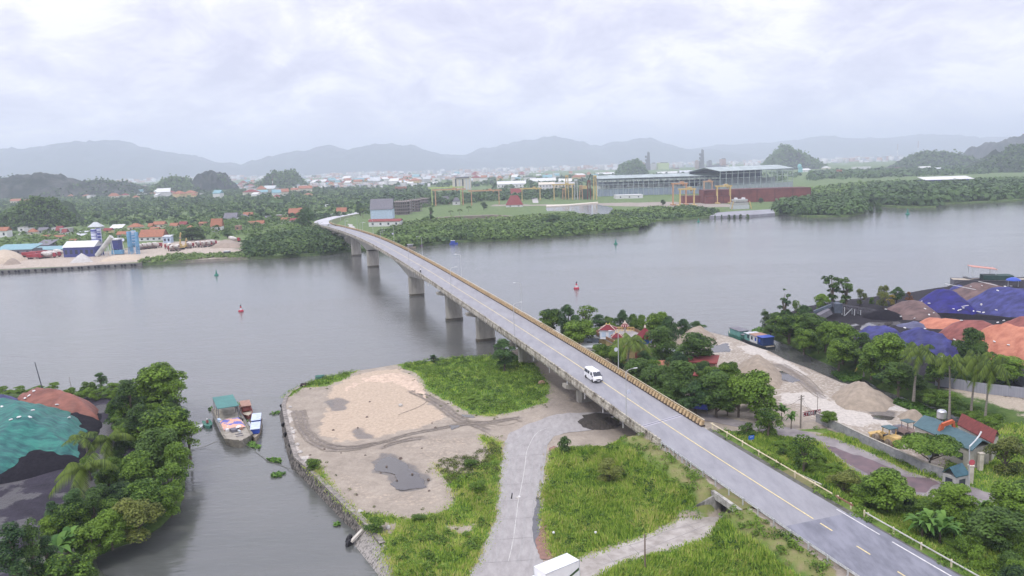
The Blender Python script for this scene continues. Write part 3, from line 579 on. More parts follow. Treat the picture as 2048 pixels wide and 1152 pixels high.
struct(sheet('red_dirt', px('B6', [(110, 960), (130, 850), (170, 760), (195, 850), (240, 1035), (150, 1038)]), G+.055, mat('red_dirt', (.24, .14, .11), .9, scale=1.5, coord='World'), .6, .3, 14))
struct(sheet('red_dirt', px('B6', [(195, 265), (230, 250), (265, 262), (245, 282), (205, 280)]), G+.055, MATS['red_dirt'], .6, .2, 15))
struct(sheet('asphalt_patch', px('B6', [(82, 830), (95, 740), (118, 600), (135, 620), (155, 740), (130, 800), (140, 900), (110, 960)]), G+.05, mat('black_patch', (.12, .12, .13), .6, scale=1.5, coord='World'), .6, .2, 16))
pudm = bpy.data.materials.new('puddle'); pudm.use_nodes = True; b = pudm.node_tree.nodes['Principled BSDF']; b.inputs['Base Color'].default_value = (.075, .068, .062, 1); b.inputs['Roughness'].default_value = .05; b.inputs['IOR'].default_value = 1.7
for i, (k, q, z) in enumerate([('B2', [(545, 570), (580, 555), (640, 562), (690, 600), (730, 640), (775, 670), (778, 705), (700, 715), (612, 722), (612, 690), (640, 660), (590, 630), (545, 625), (525, 600)], G), ('B2', [(880, 405), (930, 400), (940, 412), (900, 422)], G), ('B2', [(950, 345), (1010, 350), (1020, 365), (960, 362)], G),
    ('B3', [(1285, 447), (1395, 428), (1430, 465), (1410, 488), (1310, 492)], G), ('B4', [(205, 750), (240, 745), (330, 790), (380, 825), (300, 840), (215, 800)], G), ('B4', [(880, 1075), (960, 1080), (1070, 1090), (1040, 1125), (900, 1100)], G),
    ('B4', [(815, 440), (850, 402), (900, 387), (930, 410), (960, 400), (965, 430), (880, 455), (840, 463)], 2.), ('B4', [(1000, 385), (1050, 380), (1050, 405), (1000, 412)], 2.), ('B4', [(725, 402), (800, 395), (798, 412), (745, 420)], 2.),
    ('B6', [(405, 80), (440, 40), (520, 20), (640, 30), (700, 100), (660, 130), (520, 140), (430, 120)], G)]):
    struct(sheet('puddle', px(k, q, z), z-.06 if k != 'B6' and i not in (1, 2, 3) else z+.08, pudm, .35, .5, 20+i))
# guard rails
def guardrail(label, off, y0, y1, sp, m, zt=.72, hgt=.3, grp=None, dense=None):
    t = wthing('guard_rail', label, 'guard rail', HP(y0, off), grp); e = MB()
    yy = np.arange(y0, y1, -3 if y1 < y0 else 3); s = 1 if off > 0 else -1
    e.loft([[rl(off, y, zt-hgt), rl(off-.05*s, y, zt-hgt*.75), rl(off, y, zt-hgt*.5), rl(off-.05*s, y, zt-hgt*.25), rl(off, y, zt), rl(off+.04, y, zt), rl(off+.04, y, zt-hgt)] for y in yy]); e.build('rail', m, t)
    y = y0-.3; k = 0
    while y > y1 and k < 60:
        e = MB(); a = HP(y, off+.12*s); e.beam(a+Vector((0, 0, -.5)), a+Vector((0, 0, zt+.06)), .16, .16); e.build('post', steelp if m is steelp else cream, t); y -= (dense if dense and y > 113 else sp); k += 1
    return t
guardrail('grey steel guard rail along the grassy left edge of the highway', -5.4, 121.2, 62, 3.0, steelp, dense=1.15)
guardrail('cream painted guard rail along the right edge of the highway, next to the trees', 6.3, 125, 97.6, 3.9, cream, .7, .17); guardrail('rusty brown length of guard rail at the right road edge beside the underpass', 6.3, 97.4, 92.6, 2.2, mat('rusty_steel', (.2, .08, .05), .8, c2=(.3, .2, .13)), .72, .25)
guardrail('white guard rail at the right road edge nearest the bottom of the picture', 6.3, 92.4, 62, 3.9, mat('white_rail', (.5, .49, .45), .6), .7, .17)

# ------------------------------------------------------------------ vegetation
rng = np.random.default_rng(5)
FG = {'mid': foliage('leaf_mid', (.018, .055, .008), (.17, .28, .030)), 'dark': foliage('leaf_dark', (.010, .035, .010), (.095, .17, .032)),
      'yel': foliage('leaf_yellow_green', (.03, .08, .010), (.17, .28, .035)), 'olive': foliage('leaf_olive', (.045, .07, .015), (.20, .23, .05)),
      'blue': foliage('leaf_blue_green', (.012, .042, .015), (.085, .165, .045)), 'rust': foliage('leaf_rust', (.08, .03, .02), (.2, .09, .03)), 'gold': foliage('leaf_gold', (.16, .14, .02), (.36, .28, .05)),
      'reed': foliage('reed', (.065, .18, .02), (.42, .56, .09), (.54, .52, .18), scale=.22, rnd=.55), 'straw': foliage('straw', (.12, .14, .04), (.30, .27, .13), rnd=.6), 'lotus': foliage('hyacinth', (.05, .13, .02), (.15, .28, .05), rnd=.6)}
bark = mat('bark', (.16, .13, .10), .9, c2=(.08, .065, .05), scale=3); palmbark = mat('palm_bark', (.30, .27, .23), .9, c2=(.17, .15, .13), scale=2, streak=(1, 1, 6))
def quads(C, Nn, size, asp=1.0):
    """oriented leaf quads: centres, normals, sizes"""
    n = len(C); a = rng.normal(size=(n, 3)); t = np.cross(Nn, a); t /= np.linalg.norm(t, axis=1)[:, None]+1e-9; b = np.cross(Nn, t); b /= np.linalg.norm(b, axis=1)[:, None]+1e-9
    s = size[:, None]; V = np.stack([C-t*s*asp-b*s*.25, C+b*s*-.9, C+t*s*asp+b*s*.2, C+b*s*.9], 1).reshape(-1, 3)
    return V, np.arange(4*n).reshape(n, 4)
def blob_leaves(cs, rs, per, size, squash=.8, up=.5):
    C = []; Nn = []
    for c, r in zip(cs, rs):
        k = max(6, int(per*r*r)); d = rng.normal(size=(k, 3)); d /= np.linalg.norm(d, axis=1)[:, None]; d[:, 2] = np.where(d[:, 2] < -.35, -d[:, 2], d[:, 2])
        rad = r*(.62+.42*rng.random(k)**.7); p = d*rad[:, None]; p[:, 2] *= squash; C.append(p+np.array(c)); q = d+rng.normal(size=(k, 3))*.45; q[:, 2] += up; Nn.append(q/np.linalg.norm(q, axis=1)[:, None])
    C = np.concatenate(C); Nn = np.concatenate(Nn); return quads(C, Nn, size*(.6+.8*rng.random(len(C))))
TREES = {}
def tree_mesh(key, h, r, nb, leaf, per, fol, trunk=.25, shape='round', squash=.8):
    leaf *= .6; per *= 2.5; nb = int(nb*1.3)
    """unit tree of height h, crown radius r: returns crown mesh and trunk mesh"""
    rr = random.Random(hash(key) % 1000 if False else sum(map(ord, key))); cs = []; rs = []
    z0 = h*trunk
    for i in range(nb):
        t = rr.random(); a = rr.uniform(0, 6.283)
        if shape == 'round': zz = z0+(h-z0)*t*.86; w = r*math.sqrt(max(.05, 1-(1.9*t-.85)**2))*.78
        elif shape == 'cone': zz = z0+(h-z0)*t*.92; w = r*(1-t)*.8+.1*r
        elif shape == 'flat': zz = z0+(h-z0)*(.45+.5*t*(1-.3*t)); w = r*(.95-.5*t)
        else: zz = z0+(h-z0)*t*.93; w = r*(.35+.5*math.sin(t*9+rr.random())**2)
        q = math.sqrt(rr.random())*w; cs.append((q*math.cos(a), q*math.sin(a), zz)); rs.append(r*rr.uniform(.17, .44)*(.8 if shape in ('cone', 'tall') else 1))
    V, Fc = blob_leaves(cs, rs, per, leaf, squash); me = npmesh('crown', V, Fc, FG[fol]); md = me.data; bpy.data.objects.remove(me)
    e = MB(); e.tube([(0, 0, -.4), (.05*h*.2, 0, h*.3), (0, .03*h, h*.62), (0.02*h, 0, h*.85)], [.05*h*.5+.05, .035*h*.5+.04, .02*h*.5+.03, .02], 6)
    for c in cs[:7]: e.tube([(0, 0, max(.2, c[2]*.45)), (c[0]*.5, c[1]*.5, c[2]*.8), c], [.018*h, .012*h, .005*h], 4)
    o = e.build('trunk', bark); mt = o.data; bpy.data.objects.remove(o); TREES[key] = (md, mt, h, r)
tree_mesh('oakA', 8, 3.4, 22, .24, 90, 'mid'); tree_mesh('oakB', 8, 3.6, 18, .26, 80, 'dark'); tree_mesh('oakC', 8, 3.2, 24, .22, 95, 'blue')
tree_mesh('yelA', 6, 3.2, 20, .22, 95, 'yel', .1); tree_mesh('yelB', 6, 3.4, 16, .24, 90, 'yel', .08); tree_mesh('olvA', 6, 3.0, 18, .2, 100, 'olive', .1)
tree_mesh('casA', 9, 2.6, 26, .16, 150, 'blue', .06, 'cone', 1.1); tree_mesh('casB', 9, 3.0, 24, .17, 130, 'dark', .06, 'cone', 1.1)
tree_mesh('tallA', 10, 2.3, 20, .28, 90, 'dark', .12, 'tall', 1.0); tree_mesh('tallB', 10, 2.0, 15, .28, 90, 'blue', .12, 'tall', 1.0)
tree_mesh('flatA', 6.5, 4.6, 26, .26, 70, 'yel', .3, 'flat', .45); tree_mesh('thinA', 7, 2.6, 12, .2, 60, 'mid', .2); tree_mesh('rustA', 5, 2.2, 12, .2, 80, 'rust', .1); tree_mesh('goldA', 5, 2.2, 10, .25, 60, 'gold', .1)
tree_mesh('bushA', 3, 2.4, 14, .18, 120, 'mid', -.05); tree_mesh('bushB', 3, 2.2, 14, .18, 120, 'yel', -.05); tree_mesh('bushC', 3, 2.4, 14, .19, 110, 'dark', -.05)
def palm_mesh(key, hc, nf, L_, fol, lean=.6):
    rr = random.Random(sum(map(ord, key))); C = []; V = []; Fc = []; nv = 0
    for i in range(nf):
        a = 6.283*i/nf*1.0+rr.uniform(-.2, .2)+(i % 3)*.5; el = rr.choice([.9, .55, .2, -.1, .4, .7]); L = L_*rr.uniform(.85, 1.1); pts = []
        for k in range(9):
            t = k/8; rad = L*(t*math.cos(el)-.10*t*t); z = L*(t*math.sin(el)-.62*t**2.1); pts.append(np.array([math.cos(a)*rad, math.sin(a)*rad, z]))
        side = np.array([-math.sin(a), math.cos(a), 0])
        for k in range(8):
            p, q = pts[k], pts[k+1]
            for j in range(3):
                o = p+(q-p)*(j/3); w = (q-p)*.42; t = (k+j/3)/8; ll = L*.30*math.sin(math.pi*min(1, .16+t*.86))**.6
                for s in (-1, 1):
                    tip = o+side*s*ll*.72+(q-p)*.8-np.array([0, 0, ll*(.55+.3*t)]); V += [o, o+w, tip]; Fc.append((nv, nv+1, nv+2)); nv += 3
    V = np.array(V)+np.array([lean, 0, hc]); o = npmesh('crown', V, np.array(Fc), FG[fol]); md = o.data; bpy.data.objects.remove(o)
    e = MB(); e.tube([(0, 0, -.3), (lean*.1, 0, hc*.3), (lean*.45, .05, hc*.7), (lean, 0, hc)], [.26, .17, .14, .16], 7); o = e.build('trunk', palmbark); mt = o.data; bpy.data.objects.remove(o); TREES[key] = (md, mt, hc+1, L_)
foliage('palm_leaf', (.018, .045, .008), (.13, .19, .025)); FG['palm'] = MATS['palm_leaf']
palm_mesh('palmA', 7, 19, 3.9, 'palm'); palm_mesh('palmB', 7, 16, 3.6, 'palm', -.5); palm_mesh('palmC', 3, 15, 3.4, 'palm', .1); palm_mesh('palmG', 2.4, 11, 2.6, 'gold', .1)
def banana_mesh(key, n=11, L_=2.6):
    rr = random.Random(sum(map(ord, key))); V = []; Fc = []
    for s in range(3):
        ox, oy = rr.uniform(-1, 1), rr.uniform(-1, 1); hz0 = rr.uniform(1.2, 2)
        for i in range(n):
            a = rr.uniform(0, 6.283); el = rr.uniform(.5, 1.35); L = L_*rr.uniform(.6, 1.1); sd = np.array([-math.sin(a), math.cos(a), 0]); prev = None
            for k in range(6):
                t = k/5; rad = L*t*math.cos(el)+.15*t*t*L; z = hz0+L*(t*math.sin(el)-.55*t**2.4); c = np.array([ox+math.cos(a)*rad, oy+math.sin(a)*rad, z]); w = .34*math.sin(math.pi*min(.97, .08+t*.92))
                V += [c-sd*w, c+np.array([0, 0, -.1*w]), c+sd*w]
                if k: b = len(V)-6; Fc += [(b, b+1, b+4, b+3), (b+1, b+2, b+5, b+4)]
    o = npmesh('leaves', np.array(V), np.array(Fc), FG['lotus']); md = o.data; bpy.data.objects.remove(o)
    e = MB(); e.tube([(0, 0, -.2), (0, 0, 1.6)], [.2, .1], 6); o = e.build('stem', bark); mt = o.data; bpy.data.objects.remove(o); TREES[key] = (md, mt, 3.6, 2.6)
banana_mesh('banA'); banana_mesh('banB')
KN = {'oak': ('broadleaf_tree', 'tree'), 'yel': ('mangrove_tree', 'tree'), 'olv': ('shrub_tree', 'tree'), 'cas': ('casuarina_tree', 'tree'), 'tal': ('slender_tree', 'tree'), 'fla': ('spreading_tree', 'tree'), 'thi': ('young_tree', 'tree'),
      'rus': ('reddish_bush', 'bush'), 'gol': ('yellow_bush', 'bush'), 'bus': ('bush', 'bush'), 'pal': ('palm_tree', 'palm tree'), 'ban': ('banana_plant', 'banana plant')}
def put_tree(key, loc, h, w, label, group=None):
    md, mt, hh, r = TREES[key]; nm, cat = KN[key[:3]]; t = thing(nm, label, cat, loc, random.uniform(0, 6.28) if 'palm' not in key else 0, group)
    t.scale = (w/(2*r), w/(2*r), h/hh)
    for n_, d in ((('leaves' if key[:3] == 'ban' else 'crown'), md), (('stem' if key[:3] == 'ban' else 'trunk'), mt)):
        o = bpy.data.objects.new(n_, d); link(o, t)
    return t
def T(k, u, vb, vt, w, key, label, z=G, group=None):
    (u, vb), (_, vt) = Q(k, [(u, vb), (u, vt)]); w = w/CR[k][2]; b = P(u, vb, z); h = max(.8, PD(u, vt, b.y+.3).z-z); sc = F/np.linalg.norm(np.array([b.x, b.y, z-H]))
    put_tree(key, b, h*1.04, w/sc*1.12, label, group)
ORD = ['first', 'second', 'third', 'fourth', 'fifth', 'sixth', 'seventh', 'eighth', 'ninth', 'tenth', 'eleventh', 'twelfth', 'thirteenth', 'fourteenth', 'fifteenth', 'sixteenth', 'seventeenth', 'eighteenth', 'nineteenth', 'twentieth']
KD = {'oakA': 'green', 'oakB': 'dark', 'oakC': 'bluish', 'yelA': 'yellowish', 'yelB': 'yellowish', 'bushA': 'low green', 'bushB': 'low bright', 'bushC': 'low dark', 'casB': 'feathery', 'casA': 'feathery', 'olvA': 'olive'}
def scatter_trees(poly, n, keys, h, w, z, label, group, mind=2.2, seed=1, hf=None):
    rr = random.Random(seed); xs = [p[0] for p in poly]; ys = [p[1] for p in poly]; pts = []; tries = 0
    while len(pts) < n and tries < n*60:
        tries += 1; q = (rr.uniform(min(xs), max(xs)), rr.uniform(min(ys), max(ys)))
        if not inpoly(np.array([q]), poly)[0] or any((q[0]-a)**2+(q[1]-b)**2 < mind*mind for a, b in pts): continue
        pts.append(q)
    ys = sorted(q[1] for q in pts); lb = label.replace('dark leafy ', '').replace('leafy ', '').replace('bright green low ', '').replace('low bright ', '').replace('low green ', '').replace('dark ', '').replace('dense ', '')
    for q in pts:
        s = rr.uniform(.7, 1.25); zz = z if hf is None else float(hf(np.array([q]))[0]); key = rr.choice(keys); label = ('larger ' if s > .97 else 'smaller ')+KD[key]+' '+lb+(', near part' if q[1] < ys[len(ys)//3] else ', far part' if q[1] > ys[2*len(ys)//3] else ', middle part'); put_tree(key, (q[0], q[1], zz), rr.uniform(*h)*s, rr.uniform(*w)*s, label, group)
# left bank
gl = 'trees crowding the left coal bank'
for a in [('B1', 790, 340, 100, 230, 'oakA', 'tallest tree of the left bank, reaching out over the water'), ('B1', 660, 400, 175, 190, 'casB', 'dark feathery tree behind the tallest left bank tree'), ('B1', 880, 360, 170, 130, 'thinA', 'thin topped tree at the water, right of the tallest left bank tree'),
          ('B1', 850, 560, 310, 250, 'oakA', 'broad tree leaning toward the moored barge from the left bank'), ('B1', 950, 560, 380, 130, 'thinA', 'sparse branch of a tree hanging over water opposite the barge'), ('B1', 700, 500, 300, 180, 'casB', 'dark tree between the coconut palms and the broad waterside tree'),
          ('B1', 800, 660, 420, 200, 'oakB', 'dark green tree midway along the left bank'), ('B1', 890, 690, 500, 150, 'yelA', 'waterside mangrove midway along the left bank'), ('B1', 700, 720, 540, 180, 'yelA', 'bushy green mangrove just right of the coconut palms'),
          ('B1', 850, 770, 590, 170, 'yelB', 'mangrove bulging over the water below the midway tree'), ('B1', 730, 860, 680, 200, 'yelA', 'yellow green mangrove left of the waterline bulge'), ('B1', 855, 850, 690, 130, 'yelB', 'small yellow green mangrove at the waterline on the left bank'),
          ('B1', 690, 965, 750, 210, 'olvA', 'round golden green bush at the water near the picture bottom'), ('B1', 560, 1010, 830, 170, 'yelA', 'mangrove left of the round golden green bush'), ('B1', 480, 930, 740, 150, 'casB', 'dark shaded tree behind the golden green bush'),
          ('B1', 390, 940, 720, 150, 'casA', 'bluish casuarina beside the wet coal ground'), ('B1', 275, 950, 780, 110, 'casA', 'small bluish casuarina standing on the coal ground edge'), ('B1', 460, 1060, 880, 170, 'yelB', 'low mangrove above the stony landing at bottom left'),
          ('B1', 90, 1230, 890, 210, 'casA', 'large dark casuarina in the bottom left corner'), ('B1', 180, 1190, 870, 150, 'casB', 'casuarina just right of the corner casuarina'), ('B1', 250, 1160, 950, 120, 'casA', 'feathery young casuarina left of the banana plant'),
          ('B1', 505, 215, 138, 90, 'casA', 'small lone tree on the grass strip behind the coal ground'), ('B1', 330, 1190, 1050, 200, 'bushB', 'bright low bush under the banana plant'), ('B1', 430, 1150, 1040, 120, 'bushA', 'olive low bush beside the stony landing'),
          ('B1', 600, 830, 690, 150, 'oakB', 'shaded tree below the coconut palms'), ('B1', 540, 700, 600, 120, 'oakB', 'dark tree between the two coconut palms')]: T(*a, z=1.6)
T('B1', 440, 790, 560, 290, 'palmC', 'coconut palm with wide yellowish fronds over the coal ground', 1.6); T('B1', 560, 600, 430, 230, 'palmC', 'coconut palm partly hidden, highest on the left bank', 1.6); T('B1', 450, 620, 440, 170, 'palmB', 'coconut palm between the other two left bank palms, against the green tarp', 1.6)
T('B1', 350, 1080, 900, 220, 'banA', 'banana plant with pale leaves at bottom left', 1.6)
LB = px('B1', [(620, 250), (860, 250), (900, 420), (900, 600), (900, 740), (860, 830), (760, 900), (650, 970), (520, 1010), (440, 1070), (330, 1060), (260, 990), (420, 880), (470, 780), (420, 680), (560, 640), (620, 500), (560, 380)], 1.6)
scatter_trees(LB, 80, ['oakB', 'yelA', 'oakA', 'bushA', 'casB', 'yelB'], (3, 5.4), (3.4, 5), 1.6, 'leafy tree in the dense thicket along the left coal bank', gl, 2.0, 3)
scatter_trees(px('B1', [(0, 250), (280, 240), (270, 215), (100, 225), (0, 235)], 1.6), 8, ['bushB'], (.9, 1.5), (2.5, 4), 1.6, 'low green bush on the strip behind the left tarped heap', 'bushes behind the left tarped heap', 1.8, 4)
scatter_trees(px('B1', [(310, 250), (620, 200), (640, 250), (560, 275), (320, 275)], 1.6), 14, ['bushB', 'bushA'], (1.2, 2.2), (2.5, 4), 1.6, 'low bright bush on the grassy strip behind the coal ground', 'bushes on the strip behind the coal ground', 1.6, 5)
# around the temple
for i, a in enumerate([('B3', 210, 400, 195, 170, 'oakA', 'leftmost round tree right of the bridge'), ('B3', 330, 420, 175, 140, 'oakC', 'tree between the leftmost and the leaning tree, right of the bridge'), ('B3', 455, 400, 155, 150, 'thinA', 'leaning tree with a ragged crown left of the temple'), ('B3', 400, 490, 270, 230, 'oakA', 'broad dark tree in front of the leaning tree, beside the parapet'),
          ('B3', 690, 420, 210, 110, 'oakC', 'tree rising behind the lantern shaped roof, on its left'), ('B3', 765, 400, 240, 90, 'yelA', 'pale green tree right behind the lantern roof'), ('B3', 825, 400, 245, 100, 'yelA', 'pale tree between the lantern roof and the red hexagonal roof'), ('B3', 610, 360, 245, 40, 'thinA', 'wispy sapling between the white shrine and the lantern roof'),
          ('B3', 930, 470, 220, 180, 'oakA', 'tall tree behind the red hexagonal roof'), ('B3', 1000, 520, 255, 150, 'oakC', 'dark tall tree right of the red hexagonal roof'), ('B3', 950, 600, 330, 230, 'oakB', 'large dark tree in front of the red hexagonal roof'), ('B3', 1100, 400, 268, 120, 'oakC', 'round tree at the river left of the back sand heap'),
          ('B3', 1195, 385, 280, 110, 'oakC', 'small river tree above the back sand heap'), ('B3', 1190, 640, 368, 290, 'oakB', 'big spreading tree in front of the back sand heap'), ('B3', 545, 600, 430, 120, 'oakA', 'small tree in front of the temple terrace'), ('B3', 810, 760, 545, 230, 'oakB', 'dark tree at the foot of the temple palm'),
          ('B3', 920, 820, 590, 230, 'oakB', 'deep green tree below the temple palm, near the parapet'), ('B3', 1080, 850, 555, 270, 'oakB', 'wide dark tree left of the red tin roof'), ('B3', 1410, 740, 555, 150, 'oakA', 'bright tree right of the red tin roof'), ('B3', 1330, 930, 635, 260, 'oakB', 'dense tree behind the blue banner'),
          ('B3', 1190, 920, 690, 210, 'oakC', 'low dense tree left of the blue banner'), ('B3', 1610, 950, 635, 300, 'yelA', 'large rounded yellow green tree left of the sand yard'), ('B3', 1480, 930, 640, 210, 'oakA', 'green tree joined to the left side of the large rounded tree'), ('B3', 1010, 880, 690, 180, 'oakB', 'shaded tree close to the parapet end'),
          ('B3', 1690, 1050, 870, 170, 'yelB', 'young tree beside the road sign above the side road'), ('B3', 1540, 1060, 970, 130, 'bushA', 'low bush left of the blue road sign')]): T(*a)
TZ = px('B3', [(500, 520), (760, 600), (1000, 620), (1240, 700), (1500, 760), (1740, 800), (1740, 900), (1480, 930), (1250, 930), (1060, 860), (880, 760), (700, 640), (560, 560)])
scatter_trees(TZ, 44, ['oakB', 'oakA', 'oakC', 'bushC'], (3, 5.2), (3.6, 5.4), G, 'dark leafy tree in the dense grove between temple and parapet', 'trees of the grove between temple and parapet', 2.3, 8)
scatter_trees(px('B3', [(100, 380), (480, 330), (640, 330), (900, 370), (1040, 400), (1000, 440), (600, 400), (420, 460), (200, 420)]), 20, ['oakA', 'oakC', 'bushA'], (2.5, 4), (3.5, 5), G, 'leafy tree on the river edge behind the temple', 'trees on the river edge behind the temple', 2.5, 9)
T('B3', 725, 690, 380, 300, 'palmA', 'coconut palm with drooping yellowish fronds in front of the temple')
T('O', 1009, 742, 680, 50, 'oakC', 'round dark tree pressed against the left side of the bridge'); T('B2', 815, 85, 48, 60, 'casA', 'tiny tree on the far edge of the grassy point')
# along the highway, right side
for a in [('B5', 100, 380, 205, 150, 'thinA', 'light green young tree left of the leaning utility pole'), ('B5', 440, 320, 228, 90, 'oakA', 'small dark tree growing at the start of the grey yard wall'), ('B5', 300, 580, 360, 170, 'thinA', 'loose tree on the verge between highway and side road'), ('B5', 1005, 560, 375, 245, 'flatA', 'wide flat crowned tree hiding part of the workshop'),
          ('B5', 525, 710, 555, 180, 'olvA', 'pale leaved tree above the right underpass mouth'), ('B5', 740, 810, 570, 250, 'yelA', 'double crowned bushy tree beside the cream guard rail'), ('B5', 800, 640, 545, 60, 'bushB', 'little bright bush poking above the double crowned tree'), ('B5', 640, 800, 640, 150, 'oakA', 'dark bush left of the double crowned tree'),
          ('B5', 1140, 860, 640, 190, 'oakA', 'rounded dark tree below the workshop gate'), ('B5', 1425, 580, 362, 180, 'olvA', 'brownish green bushy tree right of the workshop gate'), ('B5', 1490, 470, 355, 120, 'thinA', 'pale leaved tree behind the brownish bushy tree'), ('B5', 1460, 930, 640, 230, 'oakA', 'big green tree at the right picture edge'),
          ('B5', 1390, 1010, 780, 280, 'oakB', 'dark tree below the big green tree at the right edge'), ('B5', 1230, 900, 790, 150, 'oakB', 'dark maroon shaded bush between banana plants'), ('B5', 1520, 820, 620, 120, 'oakB', 'second green tree cut by the right picture edge')]: T(*a)
for i, (u, vb, vt, w) in enumerate([(960, 980, 740, 190), (1060, 990, 770, 180), (1140, 960, 830, 120), (1310, 850, 710, 120), (230, 330, 205, 80), (175, 290, 175, 90)]):
    T('B5', u, vb, vt, w, 'banA' if i % 2 else 'banB', ['tall banana plant nearest the guard rail, left of the clump', 'banana plant with the palest leaves in the roadside clump', 'short banana plant at the right of the roadside clump', 'banana plant beside the side road at the right edge', 'banana plant just left of the utility pole', 'banana plant with dark leaves beside the large rounded tree'][i])
def hfn(p): return near_h(p)
scatter_trees(px('B5', [(760, 830), (900, 900), (1080, 1000), (1240, 1110), (1500, 1250), (1600, 1100), (1400, 960), (1200, 860), (900, 730), (700, 780)]), 34, ['bushA', 'bushB', 'bushA', 'bushC'], (1.6, 2.8), (2.6, 4.2), G, 'leafy bush on the bank between guard rail and side road', 'bushes between guard rail and side road', 1.6, 12, hfn)
scatter_trees(px('B5', [(120, 430), (260, 420), (400, 480), (540, 560), (470, 600), (330, 600), (180, 500)]), 14, ['bushB', 'bushA'], (1.2, 2.3), (2.2, 3.6), G, 'low green bush on the verge left of the side road', 'bushes on the verge left of the side road', 1.5, 13, hfn)
T('B6', 310, 305, 190, 115, 'bushC', 'dark green shrub at the inner curve of the loop road'); T('B6', 625, 500, 335, 190, 'olvA', 'solitary yellowish bush in the tall grass triangle')
for i, (u, vb, vt, w) in enumerate([(215, 625, 560, 75), (530, 930, 860, 110), (1000, 610, 565, 80), (1040, 735, 670, 90), (740, 880, 840, 80), (1020, 280, 250, 70)]):
    T('B2', u, vb, vt, w, 'bushB', ['tuft of pale grass growing on the quay edge', 'pale reed clump at the top of the sloping stone bank', 'tuft of grass on the mud beside the loop road', 'pale reed clump beside the loop road', 'low weed clump south of the big puddle', 'weed clump on the grassy point by the bridge'][i])
# coal yard bank
for a in [('B4', 110, 450, 295, 110, 'casB', 'dark tree at the very tip of the coal yard point'), ('B4', 190, 480, 325, 150, 'casB', 'dark bushy tree next to the tip tree'), ('B4', 252, 420, 138, 110, 'tallB', 'slender clumpy tree left of the conveyor'), ('B4', 340, 420, 215, 80, 'thinA', 'sparse tree between the slender clumpy tree and the conveyor'),
          ('B4', 400, 480, 270, 150, 'oakC', 'rounded tree in front of the conveyor hopper'), ('B4', 525, 300, 185, 120, 'yelA', 'yellow green tree behind the conveyor'), ('B4', 610, 290, 38, 130, 'tallA', 'tallest dark tree behind the conveyor'), ('B4', 712, 290, 52, 120, 'tallA', 'second tall dark tree behind the conveyor, right of the tallest'),
          ('B4', 822, 260, 135, 75, 'olvA', 'small vine covered tree alone behind the conveyor'), ('B4', 990, 280, 108, 100, 'olvA', 'yellowish topped tree behind the brown tarped heap'), ('B4', 1090, 250, 130, 90, 'oakC', 'dark green tree just left of the reddish bush'), ('B4', 905, 250, 205, 40, 'bushC', 'little round bush behind the conveyor'),
          ('B4', 290, 540, 330, 240, 'oakA', 'large tree overhanging the canal mouth'), ('B4', 450, 560, 330, 230, 'oakB', 'large dark tree above the canal mouth'), ('B4', 560, 600, 400, 180, 'yelA', 'bright tree in front of the coal puddle'), ('B4', 400, 620, 440, 180, 'oakA', 'low waterside tree under the large dark tree'),
          ('B4', 690, 680, 420, 250, 'yelA', 'wide bright green tree left of the near blue tarp'), ('B4', 660, 740, 520, 220, 'oakA', 'dark waterside tree below the wide bright one'), ('B4', 1000, 780, 478, 280, 'oakA', 'tall broad tree in front of the near blue tarp'), ('B4', 900, 800, 570, 220, 'yelA', 'tree beside the golden palm'),
          ('B4', 1100, 930, 700, 260, 'oakB', 'dark tree overhanging the narrow end of the canal'), ('B4', 1620, 760, 440, 190, 'oakB', 'dark tree between the blue and the orange tarps'), ('B4', 1710, 780, 540, 160, 'oakB', 'dark low tree in front of the orange tarp'), ('B4', 1900, 860, 640, 210, 'oakA', 'tree behind the rightmost coconut palm'),
          ('B4', 1400, 880, 640, 180, 'oakA', 'tree between the two nearest coconut palms'), ('B4', 1220, 910, 780, 170, 'oakB', 'dark undergrowth tree under the canal palm')]: T(*a, z=2.)
T('B4', 1180, 260, 160, 60, 'rustA', 'reddish brown bush behind the heaps', 2.); T('B4', 1050, 260, 180, 70, 'goldA', 'yellow bush behind the brown heap', 2.)
T('B4', 845, 780, 640, 130, 'palmG', 'golden yellow palm on the canal bank', 2.)
T('B4', 1215, 960, 560, 290, 'palmA', 'coconut palm with a full round crown on the canal bank', 2.); T('B4', 1480, 1090, 640, 240, 'palmB', 'leftmost of the three tall coconut palms by the workshop', 2.); T('B4', 1640, 1090, 620, 260, 'palmA', 'middle one of the three tall coconut palms by the workshop', 2.); T('B4', 1745, 1130, 660, 260, 'palmA', 'rightmost of the three tall coconut palms by the workshop', 2.)
scatter_trees(px('B4', [(120, 450), (280, 400), (480, 420), (700, 520), (950, 640), (1150, 760), (1230, 860), (1150, 920), (960, 840), (780, 720), (620, 680), (450, 590), (250, 520), (150, 490)], 2.), 60, ['oakA', 'oakB', 'yelA', 'bushA', 'oakC'], (2.6, 4.6), (3.4, 5.4), 2., 'leafy tree in the dense thicket along the canal bank', 'trees of the thicket along the canal bank', 2.2, 15)
scatter_trees(px('B4', [(1240, 930), (1330, 910), (1480, 960), (1640, 1040), (1860, 1140), (1840, 1170), (1600, 1110), (1400, 1020), (1260, 960)], 2.), 34, ['bushB'], (1.0, 1.7), (2.4, 3.6), 2., 'bright green low bush in the strip below the coconut palms', 'low bushes below the coconut palms', 1.5, 16)
scatter_trees(px('B4', [(1280, 840), (1420, 820), (1700, 850), (2040, 860), (2100, 830), (1700, 800), (1400, 790)], 2.), 16, ['bushC', 'oakB'], (1.6, 2.8), (2.6, 4), 2., 'dark undergrowth bush in front of the sheet wall', 'undergrowth in front of the sheet wall', 2., 17)
